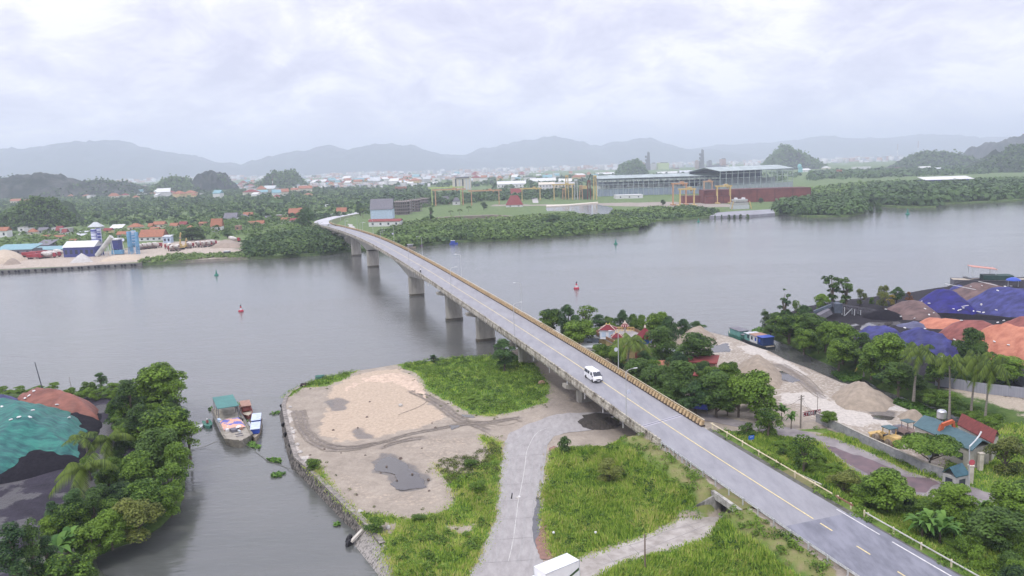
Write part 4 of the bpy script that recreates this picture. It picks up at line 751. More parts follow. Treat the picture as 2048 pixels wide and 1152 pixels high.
# grass blades
def grass(name, label, polyf, bbox, n, h, w, z=None, fol='reed', hf=None, lean=.5):
    x = rng.uniform(bbox[0], bbox[2], n*3); y = rng.uniform(bbox[1], bbox[3], n*3); p = np.stack([x, y], 1); gv = near_grass(p); kp = polyf(p) & (rng.random(len(p)) < smst(gv, -1.6, 1.0)); p = p[kp][:n]; gv = gv[kp][:n]; k = len(p)
    zz = hf(p) if hf else np.full(k, z); a = rng.uniform(0, 6.283, k); patch = .65+.7*smst(n2(p, .23, 3)+.4*n2(p, .7, 5), -.5, .6); hh = h*(.5+.7*rng.random(k))*patch*(.35+.65*smst(gv, -1.4, 1.6)); ww = w*(.6+.8*rng.random(k)); la = rng.uniform(0, 6.283, k); ll = lean*hh*rng.random(k)
    wind = np.array([noise.noise((q[0]*.12, q[1]*.12, 9)) for q in p])*3; la = wind*2+la*.35
    b = np.stack([p[:, 0], p[:, 1], zz-.05], 1); s = np.stack([np.cos(a)*ww/2, np.sin(a)*ww/2, np.zeros(k)], 1); t = b+np.stack([np.cos(la)*ll, np.sin(la)*ll, hh], 1); mdl = (b+t)/2+np.stack([-np.cos(la)*ll*.2, -np.sin(la)*ll*.2, hh*.12], 1)
    V = np.stack([b-s, b+s, mdl+s*.8, t, mdl-s*.8], 1).reshape(-1, 3); Fc = np.arange(5*k).reshape(k, 5)
    o = npmesh(name, V, Fc, FG[fol]); return tag(o, label, 'grass', None, 'stuff')
def gmask(lo):
    def f(p): return near_grass(p) > lo
    return f
offshoulder = lambda p: (near_grass(p) > -1.7) & ~((hline(p) < 0) & (hline(p) > -9.2) & (p[:, 1] < 127)) & ~((hline(p) > 0) & (hline(p) < 7.6) & (p[:, 1] < 127))
grass('tall_grass', 'tall green grass covering the banks and the triangle by the highway', lambda p: offshoulder(p) & (p[:, 1] < 133) & (p[:, 0] > 1), (1, 70, 60, 133), 130000, .8, .12, hf=near_h)
grass('tall_grass', 'tall grass along the quay side of the loop road', lambda p: offshoulder(p) & (p[:, 0] < 6), (-40, 70, 6, 150), 50000, .55, .12, hf=near_h)
grass('bank_grass', 'grass around the side road and the workshop gate', lambda p: near_grass(p) > -1.2, (60, 84, 112, 136), 42000, .5, .14, hf=near_h)
grass('meadow_grass', 'grass on the green point beside the bridge', lambda p: (near_grass(p) > -1.6) & (p[:, 1] > 133), (-60, 133, 30, 225), 30000, .45, .16, hf=near_h)
grass('verge_grass', 'short dry grass on the highway shoulder', lambda p: (near_grass(p) > .2) & ~offshoulder(p), (10, 70, 70, 128), 12000, .16, .08, hf=near_h, fol='straw')

# ------------------------------------------------------------------ hills and mountains
rockm = mat('karst_rock', (.04, .07, .03), .95, c2=(.015, .03, .014), scale=.035, coord='World', det=9, lo=.42, hi=.6)
rockg = mat('karst_grey', (.055, .058, .05), .95, c2=(.008, .018, .010), scale=.03, coord='World', det=9, lo=.45, hi=.6); mountm = mat('mountain_forest', (.03, .045, .045), 1, c2=(.012, .022, .03), scale=.002, coord='World', det=8)
def hill(name, prof, vb, D, df, db, m, rough=.12, nx=110, ny=34, steep=2.2, seed=0):
    us = [p[0] for p in prof]; pts = [PD(u, v, D) for u, v in prof]; xs = [p.x for p in pts]; zs = [p.z for p in pts]; x0, x1 = xs[0], xs[-1]; mxh = max(zs)
    V = []; Fc = []
    for i in range(nx+1):
        x = x0+(x1-x0)*i/nx; h0 = max(0, float(np.interp(x, xs, zs))-1); h0 += mxh*rough*.5*noise.noise(Vector((x/mxh*1.6, seed, 1)))*(min(1, h0/mxh*2)); edge = min(1, h0/(mxh*.5)+.15)
        for j in range(ny+1):
            t = j/ny*2-1; w = (1-abs(t)**steep); yy = D+(t*df if t < 0 else t*db)*edge
            n = noise.fractal(Vector((x/mxh*2.2, yy/mxh*2.2, seed)), 1.0, 2.0, 5)
            V.append((x+n*mxh*.04, yy, 0.9+max(0, h0*w*(1+rough*n*(.25+abs(t))*1.6)-(.6 if abs(t) > .98 else 0))))
    for i in range(nx):
        for j in range(ny): a = i*(ny+1)+j; Fc.append((a, a+ny+1, a+ny+2, a+1))
    o = npmesh(name, np.array(V), np.array(Fc), m, smooth=False); flipup(o); return struct(o)
hill('mountain', [(-420, 352), (-250, 318), (-100, 306), (0, 301), (60, 296), (130, 292), (165, 284), (200, 280), (240, 287), (265, 296), (300, 301), (350, 312), (400, 320), (450, 331), (520, 339), (600, 343)], 0, 8600, 1500, 2500, mountm, .24, 180, 30, 1.5, 1)
hill('mountain', [(420, 348), (480, 332), (520, 322), (560, 310), (600, 301), (630, 296), (660, 294), (700, 299), (730, 291), (780, 288), (830, 295), (870, 306), (900, 314), (960, 322), (1040, 331), (1100, 333)], 0, 9400, 1500, 2500, mountm, .2, 180, 30, 1.5, 2)
hill('mountain', [(820, 335), (880, 311), (930, 308), (960, 300), (1010, 290), (1060, 279), (1100, 273), (1150, 283), (1200, 292), (1235, 284), (1265, 278), (1290, 276), (1330, 290), (1360, 297), (1440, 302), (1520, 312), (1560, 318)], 0, 10600, 1800, 2500, mountm, .2, 200, 30, 1.5, 3)
hill('mountain', [(1300, 322), (1380, 298), (1440, 290), (1500, 288), (1560, 283), (1600, 279), (1643, 272), (1700, 277), (1770, 276), (1860, 268), (1950, 277), (2048, 272), (2150, 270), (2300, 280), (2500, 285)], 0, 12200, 2000, 2500, mountm, .16, 220, 30, 1.5, 4)
for prof, D, df, db, m, s in [
    ([(10, 461), (24, 440), (40, 420), (58, 409), (76, 404), (96, 405), (112, 415), (128, 430), (142, 446), (154, 461)], 800, 45, 50, rockm, 11),
    ([(-160, 395), (-100, 368), (-40, 362), (0, 360), (30, 356), (60, 352), (90, 350), (110, 354), (130, 362), (160, 366), (178, 364), (200, 361), (215, 364), (235, 366), (260, 372), (285, 378), (300, 388)], 2000, 130, 160, rockg, 12),
    ([(305, 388), (320, 375), (338, 360), (350, 357), (365, 361), (385, 372), (400, 380)], 2080, 90, 120, rockm, 13), ([(383, 388), (388, 372), (398, 354), (410, 345), (422, 343), (436, 346), (448, 359), (456, 374), (460, 388)], 2150, 90, 120, rockg, 14),
    ([(516, 380), (528, 370), (540, 356), (556, 348), (566, 352), (576, 348), (586, 347), (596, 360), (606, 370), (616, 380)], 2270, 90, 110, rockg, 15),
    ([(1234, 352), (1240, 340), (1246, 332), (1262, 331), (1268, 326), (1276, 325), (1284, 336), (1290, 348), (1296, 355)], 2500, 70, 90, rockm, 16),
    ([(1524, 345), (1536, 328), (1548, 311), (1560, 302), (1573, 295), (1584, 301), (1596, 312), (1612, 318), (1630, 326), (1648, 335), (1656, 342)], 2900, 110, 140, rockg, 17),
    ([(1798, 337), (1815, 324), (1835, 312), (1850, 308), (1866, 309), (1880, 307), (1900, 311), (1920, 317), (1940, 324), (1960, 334)], 2500, 110, 150, rockm, 18),
    ([(1955, 330), (1966, 318), (1972, 298), (1984, 287), (1995, 284), (2004, 288), (2020, 283), (2048, 274), (2080, 270), (2130, 280), (2180, 310)], 3300, 200, 250, rockg, 19),
    ([(1950, 347), (1975, 330), (2000, 318), (2025, 304), (2048, 296), (2075, 290), (2120, 300), (2160, 340)], 1750, 110, 150, rockm, 20)]:
    o = hill('karst_hill', prof, 0, D, df, db, m, .3, 90, 34, 2.8, s); nv_ = len(o.data.vertices); V = np.empty(nv_*3); o.data.vertices.foreach_get('co', V); V = V.reshape(-1, 3); V = V[(V[:, 2] > 3) & (V[:, 1] < D+db*.3)]
    kk = 9000 if s == 11 else 5000; pk = V[rng.integers(0, len(V), kk)]+rng.normal(size=(kk, 3))*D*.0016; pk = pk[n2(pk[:, [0, 2]], 9/D, s) > (-.6 if m is rockm else -.05)]; nn = rng.normal(size=pk.shape); nn[:, 2] = np.abs(nn[:, 2])+.5; nn[:, 1] -= .6; nn /= np.linalg.norm(nn, axis=1)[:, None]
    Vq, Fq = quads(pk, nn, D*.0014*(.5+rng.random(len(pk)))); tag(npmesh('hill_scrub', Vq, Fq, FG['dark']), 'scrub and trees clinging to a limestone hill', None, None, 'stuff')
# ------------------------------------------------------------------ woods of the far bank (too many to count)
def canopy(name, label, poly, n, r, h, k, leaf, fol, z=1.5, seed=0, clump=.004, excl=(), hf=None, keep=None):
    pa = np.array(poly); x0, y0 = pa.min(0); x1, y1 = pa.max(0); p = np.stack([rng.uniform(x0, x1, n*4), rng.uniform(y0, y1, n*4)], 1); p = p[inpoly(p, poly)]
    for e in excl: p = p[~inpoly(p, e)]
    if clump: dn = n2(p, clump, seed)+.5*n2(p, clump*4, seed+2); p = p[dn > -.25+.5*(rng.random(len(p))-.5)]
    if keep: p = p[keep(p)]
    p = p[:n]; m = len(p)
    if hf: z = hf(p)[:, None]
    rr = r*(.6+.8*rng.random(m)); hh = h*(.6+.7*rng.random(m))
    d = rng.normal(size=(m, k, 3)); d /= np.linalg.norm(d, axis=2)[:, :, None]; d[:, :, 2] = np.abs(d[:, :, 2])
    c = np.zeros((m, k, 3)); c[:, :, :2] = p[:, None, :]+d[:, :, :2]*rr[:, None, None]*(.5+.5*rng.random((m, k, 1))); c[:, :, 2] = z+hh[:, None]*(.25+.72*d[:, :, 2]*(.6+.4*rng.random((m, k))))
    nn = d+rng.normal(size=d.shape)*.35; nn[:, :, 2] += .4; nn /= np.linalg.norm(nn, axis=2)[:, :, None]
    V, Fc = quads(c.reshape(-1, 3), nn.reshape(-1, 3), leaf*(.6+.8*rng.random(m*k)))
    o = npmesh(name, V, Fc, FG[fol] if isinstance(fol, str) else fol); return tag(o, label, None, None, 'stuff')
FG['far1'] = foliage('far_leaf', (.035, .08, .024), (.16, .25, .06), scale=.02, rnd=.45); FG['far2'] = foliage('far_leaf_dark', (.02, .052, .018), (.09, .16, .045), scale=.02, rnd=.5); FG['far3'] = foliage('far_leaf_light', (.07, .13, .035), (.18, .26, .07), scale=.03, rnd=.4)
W_ = lambda *q: [tuple(P(u, v, 1.5)[:2]) for u, v in q]
canopy('mangrove_wood', 'mangroves crowding the far bank left of the bridge', W_((486, 516), (560, 512), (640, 507), (690, 501), (700, 488), (660, 474), (600, 470), (540, 476), (490, 488)), 420, 4.2, 8.5, 60, .75, 'far1', 0, 1, 0)
canopy('mangrove_wood', 'mangroves in front of the far end of the bridge', W_((640, 500), (690, 500), (700, 480), (640, 462), (600, 468), (560, 480)), 160, 4.5, 9, 60, .75, 'far2', 0, 1, 0)
canopy('riverside_wood', 'bushes along the far bank right of the bridge', W_((740, 497), (794, 492), (848, 487), (902, 481), (1023, 477), (1105, 471), (1210, 461), (1276, 456), (1278, 449), (1220, 440), (1120, 446), (1000, 455), (900, 458), (800, 462), (740, 475)), 1500, 4.6, 5.4, 34, .95, 'far1', .8, 2, .01)
canopy('riverside_wood', 'lighter scrub behind the far bank bushes', W_((760, 470), (900, 462), (1000, 455), (1120, 446), (1220, 440), (1270, 434), (1240, 425), (1100, 432), (960, 442), (860, 440), (800, 452)), 900, 4.4, 4.2, 30, 1.0, 'far3', .8, 3, .01, excl=(POND,))
canopy('riverside_wood', 'trees between the pond and the river', W_((1060, 450), (1180, 452), (1270, 446), (1306, 438), (1290, 430), (1230, 432), (1140, 440)), 420, 4, 4.2, 44, 1.0, 'far2', .8, 4, .01, excl=(POND,))
canopy('riverside_wood', 'scrub along the water below the shipyard', W_((1277, 456), (1306, 440), (1374, 435), (1418, 432), (1430, 424), (1380, 418), (1300, 420), (1250, 430)), 500, 5, 5, 30, 1.2, 'far1', .8, 5, .01)
canopy('riverside_wood', 'wooded point right of the rusty hulls', W_((1560, 427), (1617, 431), (1697, 429), (1726, 424), (1728, 414), (1700, 404), (1640, 402), (1580, 406), (1550, 416)), 650, 6, 8, 36, 1.5, 'far2', .8, 6, 0)
canopy('riverside_wood', 'dark wood along the far right shore', W_((1732, 412), (1751, 408), (1792, 412), (1872, 412), (1878, 405), (1966, 402), (2047, 398), (2200, 390), (2200, 366), (2048, 368), (1900, 372), (1800, 374), (1740, 380), (1690, 392)), 2400, 7.5, 9.5, 26, 2.1, 'far2', .8, 7, 0)
canopy('riverside_wood', 'loose trees at the edge of the far right meadow', W_((1600, 398), (1700, 392), (1800, 374), (1900, 371), (2100, 366), (2100, 360), (1900, 364), (1760, 368), (1640, 378), (1600, 386)), 420, 7, 8, 26, 1.9, 'far1', .8, 8, .006)
LP_ = W_((-400, 470), (0, 462), (240, 452), (480, 446), (640, 446), (640, 440), (860, 414), (860, 378), (600, 378), (-400, 402))
canopy('plain_wood', 'coconut groves and trees covering the plain on the left', LP_, 6500, 4.0, 5.6, 13, 1.6, 'far1', 1.5, 9, .005); canopy('plain_wood', 'darker tree clumps on the plain on the left', LP_, 2200, 4.6, 7.0, 16, 1.9, 'far2', 1.5, 10, .008)
canopy('plain_wood', 'light green thickets on the plain on the left', LP_, 4200, 5.2, 3.6, 10, 2.0, 'far3', 1.5, 19, .006)
canopy('plain_wood', 'trees around the gantry cranes and sheds', W_((740, 430), (860, 412), (1000, 402), (1060, 400), (1180, 396), (1180, 384), (1040, 386), (900, 390), (780, 394)), 1100, 6, 9, 18, 2.0, 'far2', 1.5, 11, .006)
canopy('plain_wood', 'thin tree belts between the distant town quarters', W_((-500, 396), (300, 392), (860, 380), (1200, 374), (1600, 362), (1600, 345), (1200, 352), (800, 362), (200, 372), (-500, 385)), 4200, 11, 10, 9, 4.5, 'far2', 1.5, 12, .0015)
canopy('plain_wood', 'trees dotted over the far right meadow', W_((1620, 362), (2150, 340), (2150, 330), (1620, 346)), 800, 11, 10, 12, 4, 'far2', 1.5, 13, .002)
canopy('plain_wood', 'wooded plain before the mountains', W_((-600, 384), (300, 372), (1200, 344), (2200, 318), (2200, 309), (1200, 333), (300, 361), (-600, 376)), 5000, 26, 14, 7, 12, 'far2', 1.5, 14, .0006)
for i, (u, vb, vt, w, k, lb) in enumerate([(A[0], A[1], A[2], A[3], A[4], A[5]) for A in [(862, 446, 404, 16, 'tallB', 'dark poplar like tree left of the green gantry crane'), (612, 460, 416, 38, 'oakC', 'big dark round tree left of the far road bend'), (721, 432, 408, 20, 'oakC', 'palm like dark tree right of the far road'), (1105, 452, 430, 40, 'oakC', 'bluish broad tree in front of the dry dock pond'),
        (968, 420, 405, 16, 'oakB', 'round dark tree between the gantry legs'), (1030, 372, 366, 14, 'oakB', 'tree beside the long white hall'), (1326, 412, 400, 12, 'oakB', 'small round tree near the orange gantry'), (1522, 408, 396, 12, 'oakB', 'bush in front of the long rusty hull'), (455, 476, 462, 20, 'oakC', 'dark trees behind the mixer trucks'), (385, 480, 455, 56, 'oakB', 'dark tree mass behind the yellow excavator')]]): T('O', u, vb, vt, w, k, lb, 1.5)
for i, (u, vb, vt) in enumerate([(901, 430, 421), (919, 430, 418), (937, 424, 412), (432, 470, 450), (96, 478, 458), (726, 436, 415)]): T('O', u, vb, vt, 13 if i < 3 else 18, 'palmA', ['leftmost palm on the lawn under the gantry', 'middle palm on the lawn under the gantry', 'rightmost palm on the lawn under the gantry', 'palm in front of the orange roofed house by the mixer trucks', 'palm among the left village houses', 'palm beside the far road'][i], 1.5)
# ------------------------------------------------------------------ houses
HM = {'cream': mat('wall_cream', (.62, .57, .48), .85), 'white': mat('wall_white', (.66, .66, .66), .85, var=.12), 'grey': mat('wall_grey', (.42, .42, .41), .9), 'ochre': mat('wall_ochre', (.58, .44, .24), .85), 'brick': mat('wall_brick', (.36, .22, .17), .9), 'blue': mat('wall_blue', (.45, .55, .68), .8),
      'orange': mat('roof_orange', (.38, .16, .09), .85, c2=(.26, .11, .07), scale=.8), 'red': mat('roof_red', (.26, .06, .055), .8, c2=(.17, .04, .04), scale=.8), 'tin': mat('roof_tin', (.50, .53, .55), .5, var=.2), 'teal': mat('roof_teal', (.20, .38, .42), .5, c2=(.15, .28, .32), scale=.5), 'slate': mat('roof_slate', (.17, .165, .19), .7), 'whiter': mat('roof_white', (.62, .63, .62), .5, var=.1),
      'navy': mat('panel_navy', (.05, .06, .22), .6), 'glass': mat('window_dark', (.04, .05, .07), .2, spec=.6), 'rust': mat('rust_red', (.21, .065, .05), .85, c2=(.13, .04, .035), scale=.12, coord='World'), 'yellow': mat('crane_yellow', (.58, .44, .17), .6, c2=(.45, .33, .14), scale=.5), 'orangep': mat('crane_orange', (.50, .29, .16), .6, c2=(.38, .22, .13), scale=.5), 'green': mat('crane_green', (.42, .52, .20), .6)}
def house(label, cat, loc, rz, w, d, h, wall, roof, kind='gable', win=3, rh=None, storeys=1, group=None, name='house'):
    t = thing(name, label, cat, loc, rz, group); rh = rh or d*.28; e = MB(); e.box((0, 0, h/2-.2), (w, d, h+.4)); e.build('wall', HM[wall], t)
    e = MB(); ov = .45
    if kind == 'gable': e.xprism([(-d/2-ov, h-.1), (0, h+rh), (d/2+ov, h-.1), (d/2+ov, h+.12), (0, h+rh+.25), (-d/2-ov, h+.12)], -w/2-ov, w/2+ov); e.xprism([(-d/2+.05, h), (d/2-.05, h), (0, h+rh-.05)], -w/2+.06, w/2-.06)
    elif kind == 'hip': a = [(-w/2-ov, -d/2-ov, h), (w/2+ov, -d/2-ov, h), (w/2+ov, d/2+ov, h), (-w/2-ov, d/2+ov, h), (-w/2+d/2, 0, h+rh), (w/2-d/2, 0, h+rh)] if w > d else [(-w/2-ov, -d/2-ov, h), (w/2+ov, -d/2-ov, h), (w/2+ov, d/2+ov, h), (-w/2-ov, d/2+ov, h), (0, -.01, h+rh), (0, .01, h+rh)]; e.add(a, [(0, 1, 5, 4), (1, 2, 5), (2, 3, 4, 5), (3, 0, 4), (3, 2, 1, 0)])
    elif kind == 'shed': e.xprism([(-d/2-ov, h+.05), (-d/2-ov, h+.25), (d/2+ov, h+rh+.2), (d/2+ov, h+rh)], -w/2-ov, w/2+ov)
    else: e.box((0, 0, h+.45), (w+.4, d+.4, .5))
    e.build('roof', HM[roof], t)
    for s in range(storeys):
        for k in range(win):
            e = MB(); x = -w/2+w*(k+.5)/win; zz = h*(s+.52)/storeys; e.box((x, -d/2-.01, zz), (min(1.6, w/win*.5), .12, h/storeys*.42)); e.build('window', HM['glass'], t)
    return t
def fb(u0, u1, vb, vt, z=1.5, D=None):
    um = (u0+u1)/2; D = D or P(um, vb, z).y; a = PD(u0, (vb+vt)/2, D); b = PD(u1, (vb+vt)/2, D); t = PD(um, vt, D); return Vector(((a.x+b.x)/2, D, z)), b.x-a.x, t.z-z
def fhouse(u0, u1, vb, vt, vr, wall, roof, kind, label, win=3, st=1, dep=None, rz=0, cat='house', name='house', z=1.5):
    loc, w, h = fb(u0, u1, vb, vt, z); d = dep or max(5, min(w*.7, 11)); rh = max(.8, (vt-vr)*loc.y/F*1.35); loc.y += d/2
    return house(label, cat, loc, rz, w, d, h, wall, roof, kind, win, rh, st, name=name)
A1 = lambda a, b: (a/3.717, 250+b/3.717)
# left village
for u0, u1, vb, vt, vr, wa, ro, kd, lb, wn, st in [
    (-12, 14, 475, 462, 457, 'white', 'orange', 'gable', 'white house with orange gable roof cut by the left edge', 2, 1), (36, 50, 470, 456, 455, 'white', 'grey', 'flat', 'white two storey box house with dark windows at far left', 1, 2), (50, 64, 468, 458, 457, 'cream', 'grey', 'flat', 'cream flat roofed house joined to the white box house', 1, 1), (56, 71, 470, 464, 459, 'cream', 'orange', 'hip', 'small orange hipped roof below the cream house', 1, 1),
    (76, 94, 467, 461, 457, 'grey', 'slate', 'gable', 'grey roofed cottage under the green hill', 2, 1), (103, 112, 466, 457, 456, 'white', 'grey', 'flat', 'narrow white house right of the grey cottage', 1, 2), (112, 124, 468, 461, 455, 'cream', 'red', 'gable', 'house with a dull red gable under the hill', 1, 1), (120, 140, 468, 458, 455, 'grey', 'grey', 'flat', 'grey terrace house with a water tank under the hill', 2, 2), (124, 132, 470, 465, 460, 'white', 'red', 'gable', 'little house with white pointed gable', 1, 1),
    (105, 126, 480, 474, 472, 'cream', 'orange', 'gable', 'long low orange roof behind the grey shed', 2, 1), (128, 150, 487, 482, 480, 'grey', 'orange', 'gable', 'orange roof just above the blue walled hall', 2, 1), (130, 172, 476, 472, 470, 'grey', 'tin', 'shed', 'long grey tin roof left of the white silos', 3, 1), (157, 173, 470, 465, 464, 'grey', 'tin', 'shed', 'pale curved tin roof among the trees', 1, 1), (80, 103, 478, 475, 472, 'ochre', 'orange', 'gable', 'half hidden ochre house behind the palm', 1, 1),
    (176, 200, 462, 454, 447, 'grey', 'tin', 'hip', 'grey pavilion roof behind the white silos', 2, 1), (207, 222, 466, 461, 458, 'ochre', 'red', 'gable', 'yellowish house with red roof between the silo groups', 1, 1), (219, 243, 462, 457, 452, 'white', 'whiter', 'shed', 'white factory roof between the silo groups', 2, 1), (255, 281, 463, 454, 449, 'cream', 'orange', 'hip', 'orange hipped house behind the blue silos', 2, 1), (234, 256, 478, 469, 465, 'grey', 'orange', 'gable', 'pink orange roof left of the blue silos', 2, 1),
    (278, 325, 482, 474, 464, 'white', 'orange', 'gable', 'large hall with broad orange tiled roof beside the mixer trucks', 4, 1), (296, 304, 460, 454, 449, 'white', 'orange', 'gable', 'small orange and white gable left of the village centre', 1, 1), (306, 328, 456, 449, 445, 'cream', 'orange', 'gable', 'orange roofed house with white eaves behind the large hall', 2, 1), (300, 316, 464, 459, 456, 'brick', 'orange', 'gable', 'brick cottage behind the large hall', 1, 1),
    (326, 341, 486, 474, 472, 'blue', 'tin', 'shed', 'light blue sheet metal shed right of the large hall', 2, 1), (340, 354, 458, 452, 448, 'cream', 'orange', 'gable', 'pale orange roofed house in the village middle', 1, 1), (358, 372, 455, 449, 445, 'brick', 'red', 'gable', 'reddish house in the village middle', 1, 2), (374, 384, 462, 455, 452, 'cream', 'orange', 'hip', 'small cream house in front of the reddish house', 1, 1), (372, 386, 463, 460, 458, 'white', 'tin', 'shed', 'tiny white tin roof in the trees', 0, 1),
    (398, 412, 453, 447, 445, 'brick', 'orange', 'gable', 'low orange house left of the white villa', 1, 1), (422, 443, 464, 453, 442, 'white', 'orange', 'gable', 'orange roofed white house behind the palm', 2, 1), (448, 473, 443, 436, 429, 'white', 'slate', 'gable', 'white villa with dark roof and a row of dark windows', 5, 1), (474, 496, 440, 436, 431, 'grey', 'slate', 'hip', 'grey hipped roof right of the white villa', 2, 1), (486, 504, 436, 432, 427, 'cream', 'orange', 'gable', 'bright orange roof behind the grey hipped roof', 1, 1),
    (470, 480, 460, 453, 451, 'brick', 'brick', 'flat', 'bare brick wall of a half built house', 1, 1), (497, 512, 452, 447, 444, 'cream', 'orange', 'gable', 'orange roof above the mangroves', 2, 1), (512, 527, 452, 447, 443, 'cream', 'orange', 'gable', 'second orange roof above the mangroves', 1, 1), (530, 548, 441, 435, 433, 'grey', 'slate', 'gable', 'low grey roof left of the red villa', 1, 1), (551, 568, 438, 431, 430, 'brick', 'grey', 'flat', 'flat brick house with two dark windows', 2, 1),
    (577, 602, 437, 427, 420, 'red', 'orange', 'gable', 'tall red house with a stepped white gable near the far road', 2, 2), (596, 610, 428, 420, 417, 'ochre', 'orange', 'gable', 'ochre gable behind the tall red house', 1, 1), (562, 576, 445, 440, 437, 'cream', 'orange', 'gable', 'cream and orange house below the flat brick house', 1, 1), (580, 598, 446, 441, 438, 'white', 'red', 'gable', 'low red roof below the tall red house', 2, 1), (673, 692, 429, 424, 418, 'white', 'orange', 'gable', 'orange and white house beside the far road', 2, 1), (649, 659, 414, 412, 410, 'white', 'whiter', 'shed', 'tiny white roof in the palm grove', 0, 1),
    (216, 236, 398, 392, 388, 'cream', 'orange', 'hip', 'large orange villa alone in front of the far hills', 2, 2), (20, 40, 408, 402, 399, 'cream', 'orange', 'gable', 'orange house at the foot of the long hill range', 2, 1), (48, 62, 408, 403, 400, 'cream', 'orange', 'gable', 'second house at the foot of the long hill range', 1, 1), (84, 100, 405, 400, 399, 'white', 'grey', 'flat', 'white house behind the green hill', 2, 1), (273, 290, 392, 389, 388, 'white', 'whiter', 'shed', 'flat white roofs at the end of the hill range', 0, 1), (300, 326, 391, 388, 386, 'cream', 'orange', 'gable', 'row of orange roofs right of the hill range', 3, 1),
    (790, 812, 382, 374, 371, 'orange', 'orange', 'flat', 'bright orange block building in the plain', 4, 1), (886, 900, 408, 401, 395, 'brick', 'slate', 'gable', 'brown pointed house left of the green gantry leg', 1, 1), (905, 920, 410, 403, 397, 'white', 'slate', 'hip', 'white house with dark hip roof beside the green gantry leg', 1, 1), (1012, 1046, 414, 410, 396, 'white', 'red', 'hip', 'big salmon red temple like roof below the gantry', 2, 1), (1022, 1042, 396, 387, 380, 'white', 'red', 'gable', 'two storey house with a red roof behind the salmon roof', 3, 2)]:
    fhouse(u0, u1, vb, vt, vr, wa if wa in HM else 'brick', ro, kd, lb, wn, st)
# scattered distant houses
protos = []
for wa, ro, kd in [('cream', 'orange', 'gable'), ('white', 'grey', 'flat'), ('cream', 'red', 'hip'), ('white', 'whiter', 'shed'), ('grey', 'tin', 'gable'), ('white', 'teal', 'gable'), ('ochre', 'orange', 'hip')]:
    loc = P(700, 385, 1.5); protos.append(house('small house in the distant town quarters', 'house', loc, 0, 11, 9, 5, wa, ro, kd, 0, 3, group='houses of the distant town'))
PD_ = ['orange gabled', 'white flat roofed', 'red hipped', 'white shed roofed', 'grey tin roofed', 'teal roofed', 'ochre orange roofed']
for q, d in zip(protos, PD_): q['label'] = 'first '+d+' house at the left edge of the distant town'
rr = random.Random(4); k = 0
for i in range(230):
    if i < 90: u = rr.uniform(330, 860); v = 372+rr.uniform(-8, 4)-.02*(u-600)
    elif i < 190: u = rr.uniform(560, 1240); v = 363+rr.uniform(-7, 8)-.022*(u-800)
    else: u = rr.uniform(0, 640); v = rr.uniform(385, 400)
    loc = P(u, v, 1.5); s = rr.uniform(.8, 1.9); p0 = rr.choice(protos)
    if i < 7: protos[i].location = loc; continue
    copy_tree(p0, None, loc, rr.uniform(-.6, .6), f"{'larger' if s > 1.3 else 'smaller'} {PD_[protos.index(p0)]} house, {'left' if u < 480 else 'middle' if u < 850 else 'right'} {'far' if v < 368 else 'near'} part of the distant town", (s*rr.uniform(.8, 1.7), s, s*rr.uniform(.7, 1.6)))
# the rest of the distant town: too many to tell apart
def townmass(name, label, poly, n, s, col, seed):
    pa = np.array(poly); x0, y0 = pa.min(0); x1, y1 = pa.max(0); p = np.stack([rng.uniform(x0, x1, n*5), rng.uniform(y0, y1, n*5)], 1); p = p[inpoly(p, poly)]; p = p[n2(p, .0012, seed) > -.1][:n]; k = len(p)
    sx_ = s*(.5+rng.random(k)); sy_ = s*(.4+.6*rng.random(k)); sz = s*.6*(.4+rng.random(k)**2*1.4); X = np.array([-1, 1, 1, -1]); Y = np.array([-1, -1, 1, 1]); a = rng.uniform(-.5, .5, k)
    V = np.zeros((k, 8, 3))
    for j in range(8):
        xx = X[j % 4]*sx_*.5; yy = Y[j % 4]*sy_*.5; V[:, j, 0] = p[:, 0]+xx*np.cos(a)-yy*np.sin(a); V[:, j, 1] = p[:, 1]+xx*np.sin(a)+yy*np.cos(a); V[:, j, 2] = 1.2+(sz if j > 3 else 0)
    f = np.array([(4, 5, 6, 7), (0, 1, 5, 4), (1, 2, 6, 5), (2, 3, 7, 6), (3, 0, 4, 7)]); Fc = (f[None]+np.arange(k)[:, None, None]*8).reshape(-1, 4)
    m = bpy.data.materials.new(name+'_wall'); m.use_nodes = True; t = m.node_tree; g = t.nodes.new('ShaderNodeNewGeometry'); r = t.nodes.new('ShaderNodeValToRGB'); r.color_ramp.interpolation = 'CONSTANT'
    t.links.new(g.outputs['Random Per Island'], r.inputs[0]); e = r.color_ramp.elements
    for i, (q, c) in enumerate(col):
        if i < 2: e[i].position = q; e[i].color = (*c, 1)
        else: x = e.new(q); x.color = (*c, 1)
    t.links.new(r.outputs[0], t.nodes['Principled BSDF'].inputs['Base Color']); return tag(npmesh(name, V.reshape(-1, 3), Fc, m), label, None, None, 'stuff')
TC = [(0, (.55, .55, .56)), (.3, (.36, .36, .36)), (.6, (.33, .2, .16)), (.75, (.42, .28, .22)), (.85, (.25, .28, .32))]
townmass('distant_town', 'hazy town quarters spread across the middle of the plain', W_((540, 366), (860, 362), (1240, 352), (1240, 341), (860, 350), (540, 357)), 1500, 11, TC, 1)
townmass('distant_town', 'faint town at the foot of the mountains', W_((200, 368), (900, 350), (1700, 326), (2100, 312), (2100, 308), (1700, 318), (900, 343), (200, 362)), 1300, 26, TC, 2)
townmass('distant_town', 'scattered roofs in the left plain', W_((240, 384), (860, 376), (860, 368), (240, 378)), 500, 11, TC, 3)

# ------------------------------------------------------------------ far structures
def bar(m, pts, w): 
    for a, b in zip(pts, pts[1:]): m.beam(a, b, w)
def floc(u, v, z=1.5): return P(u, v, z)
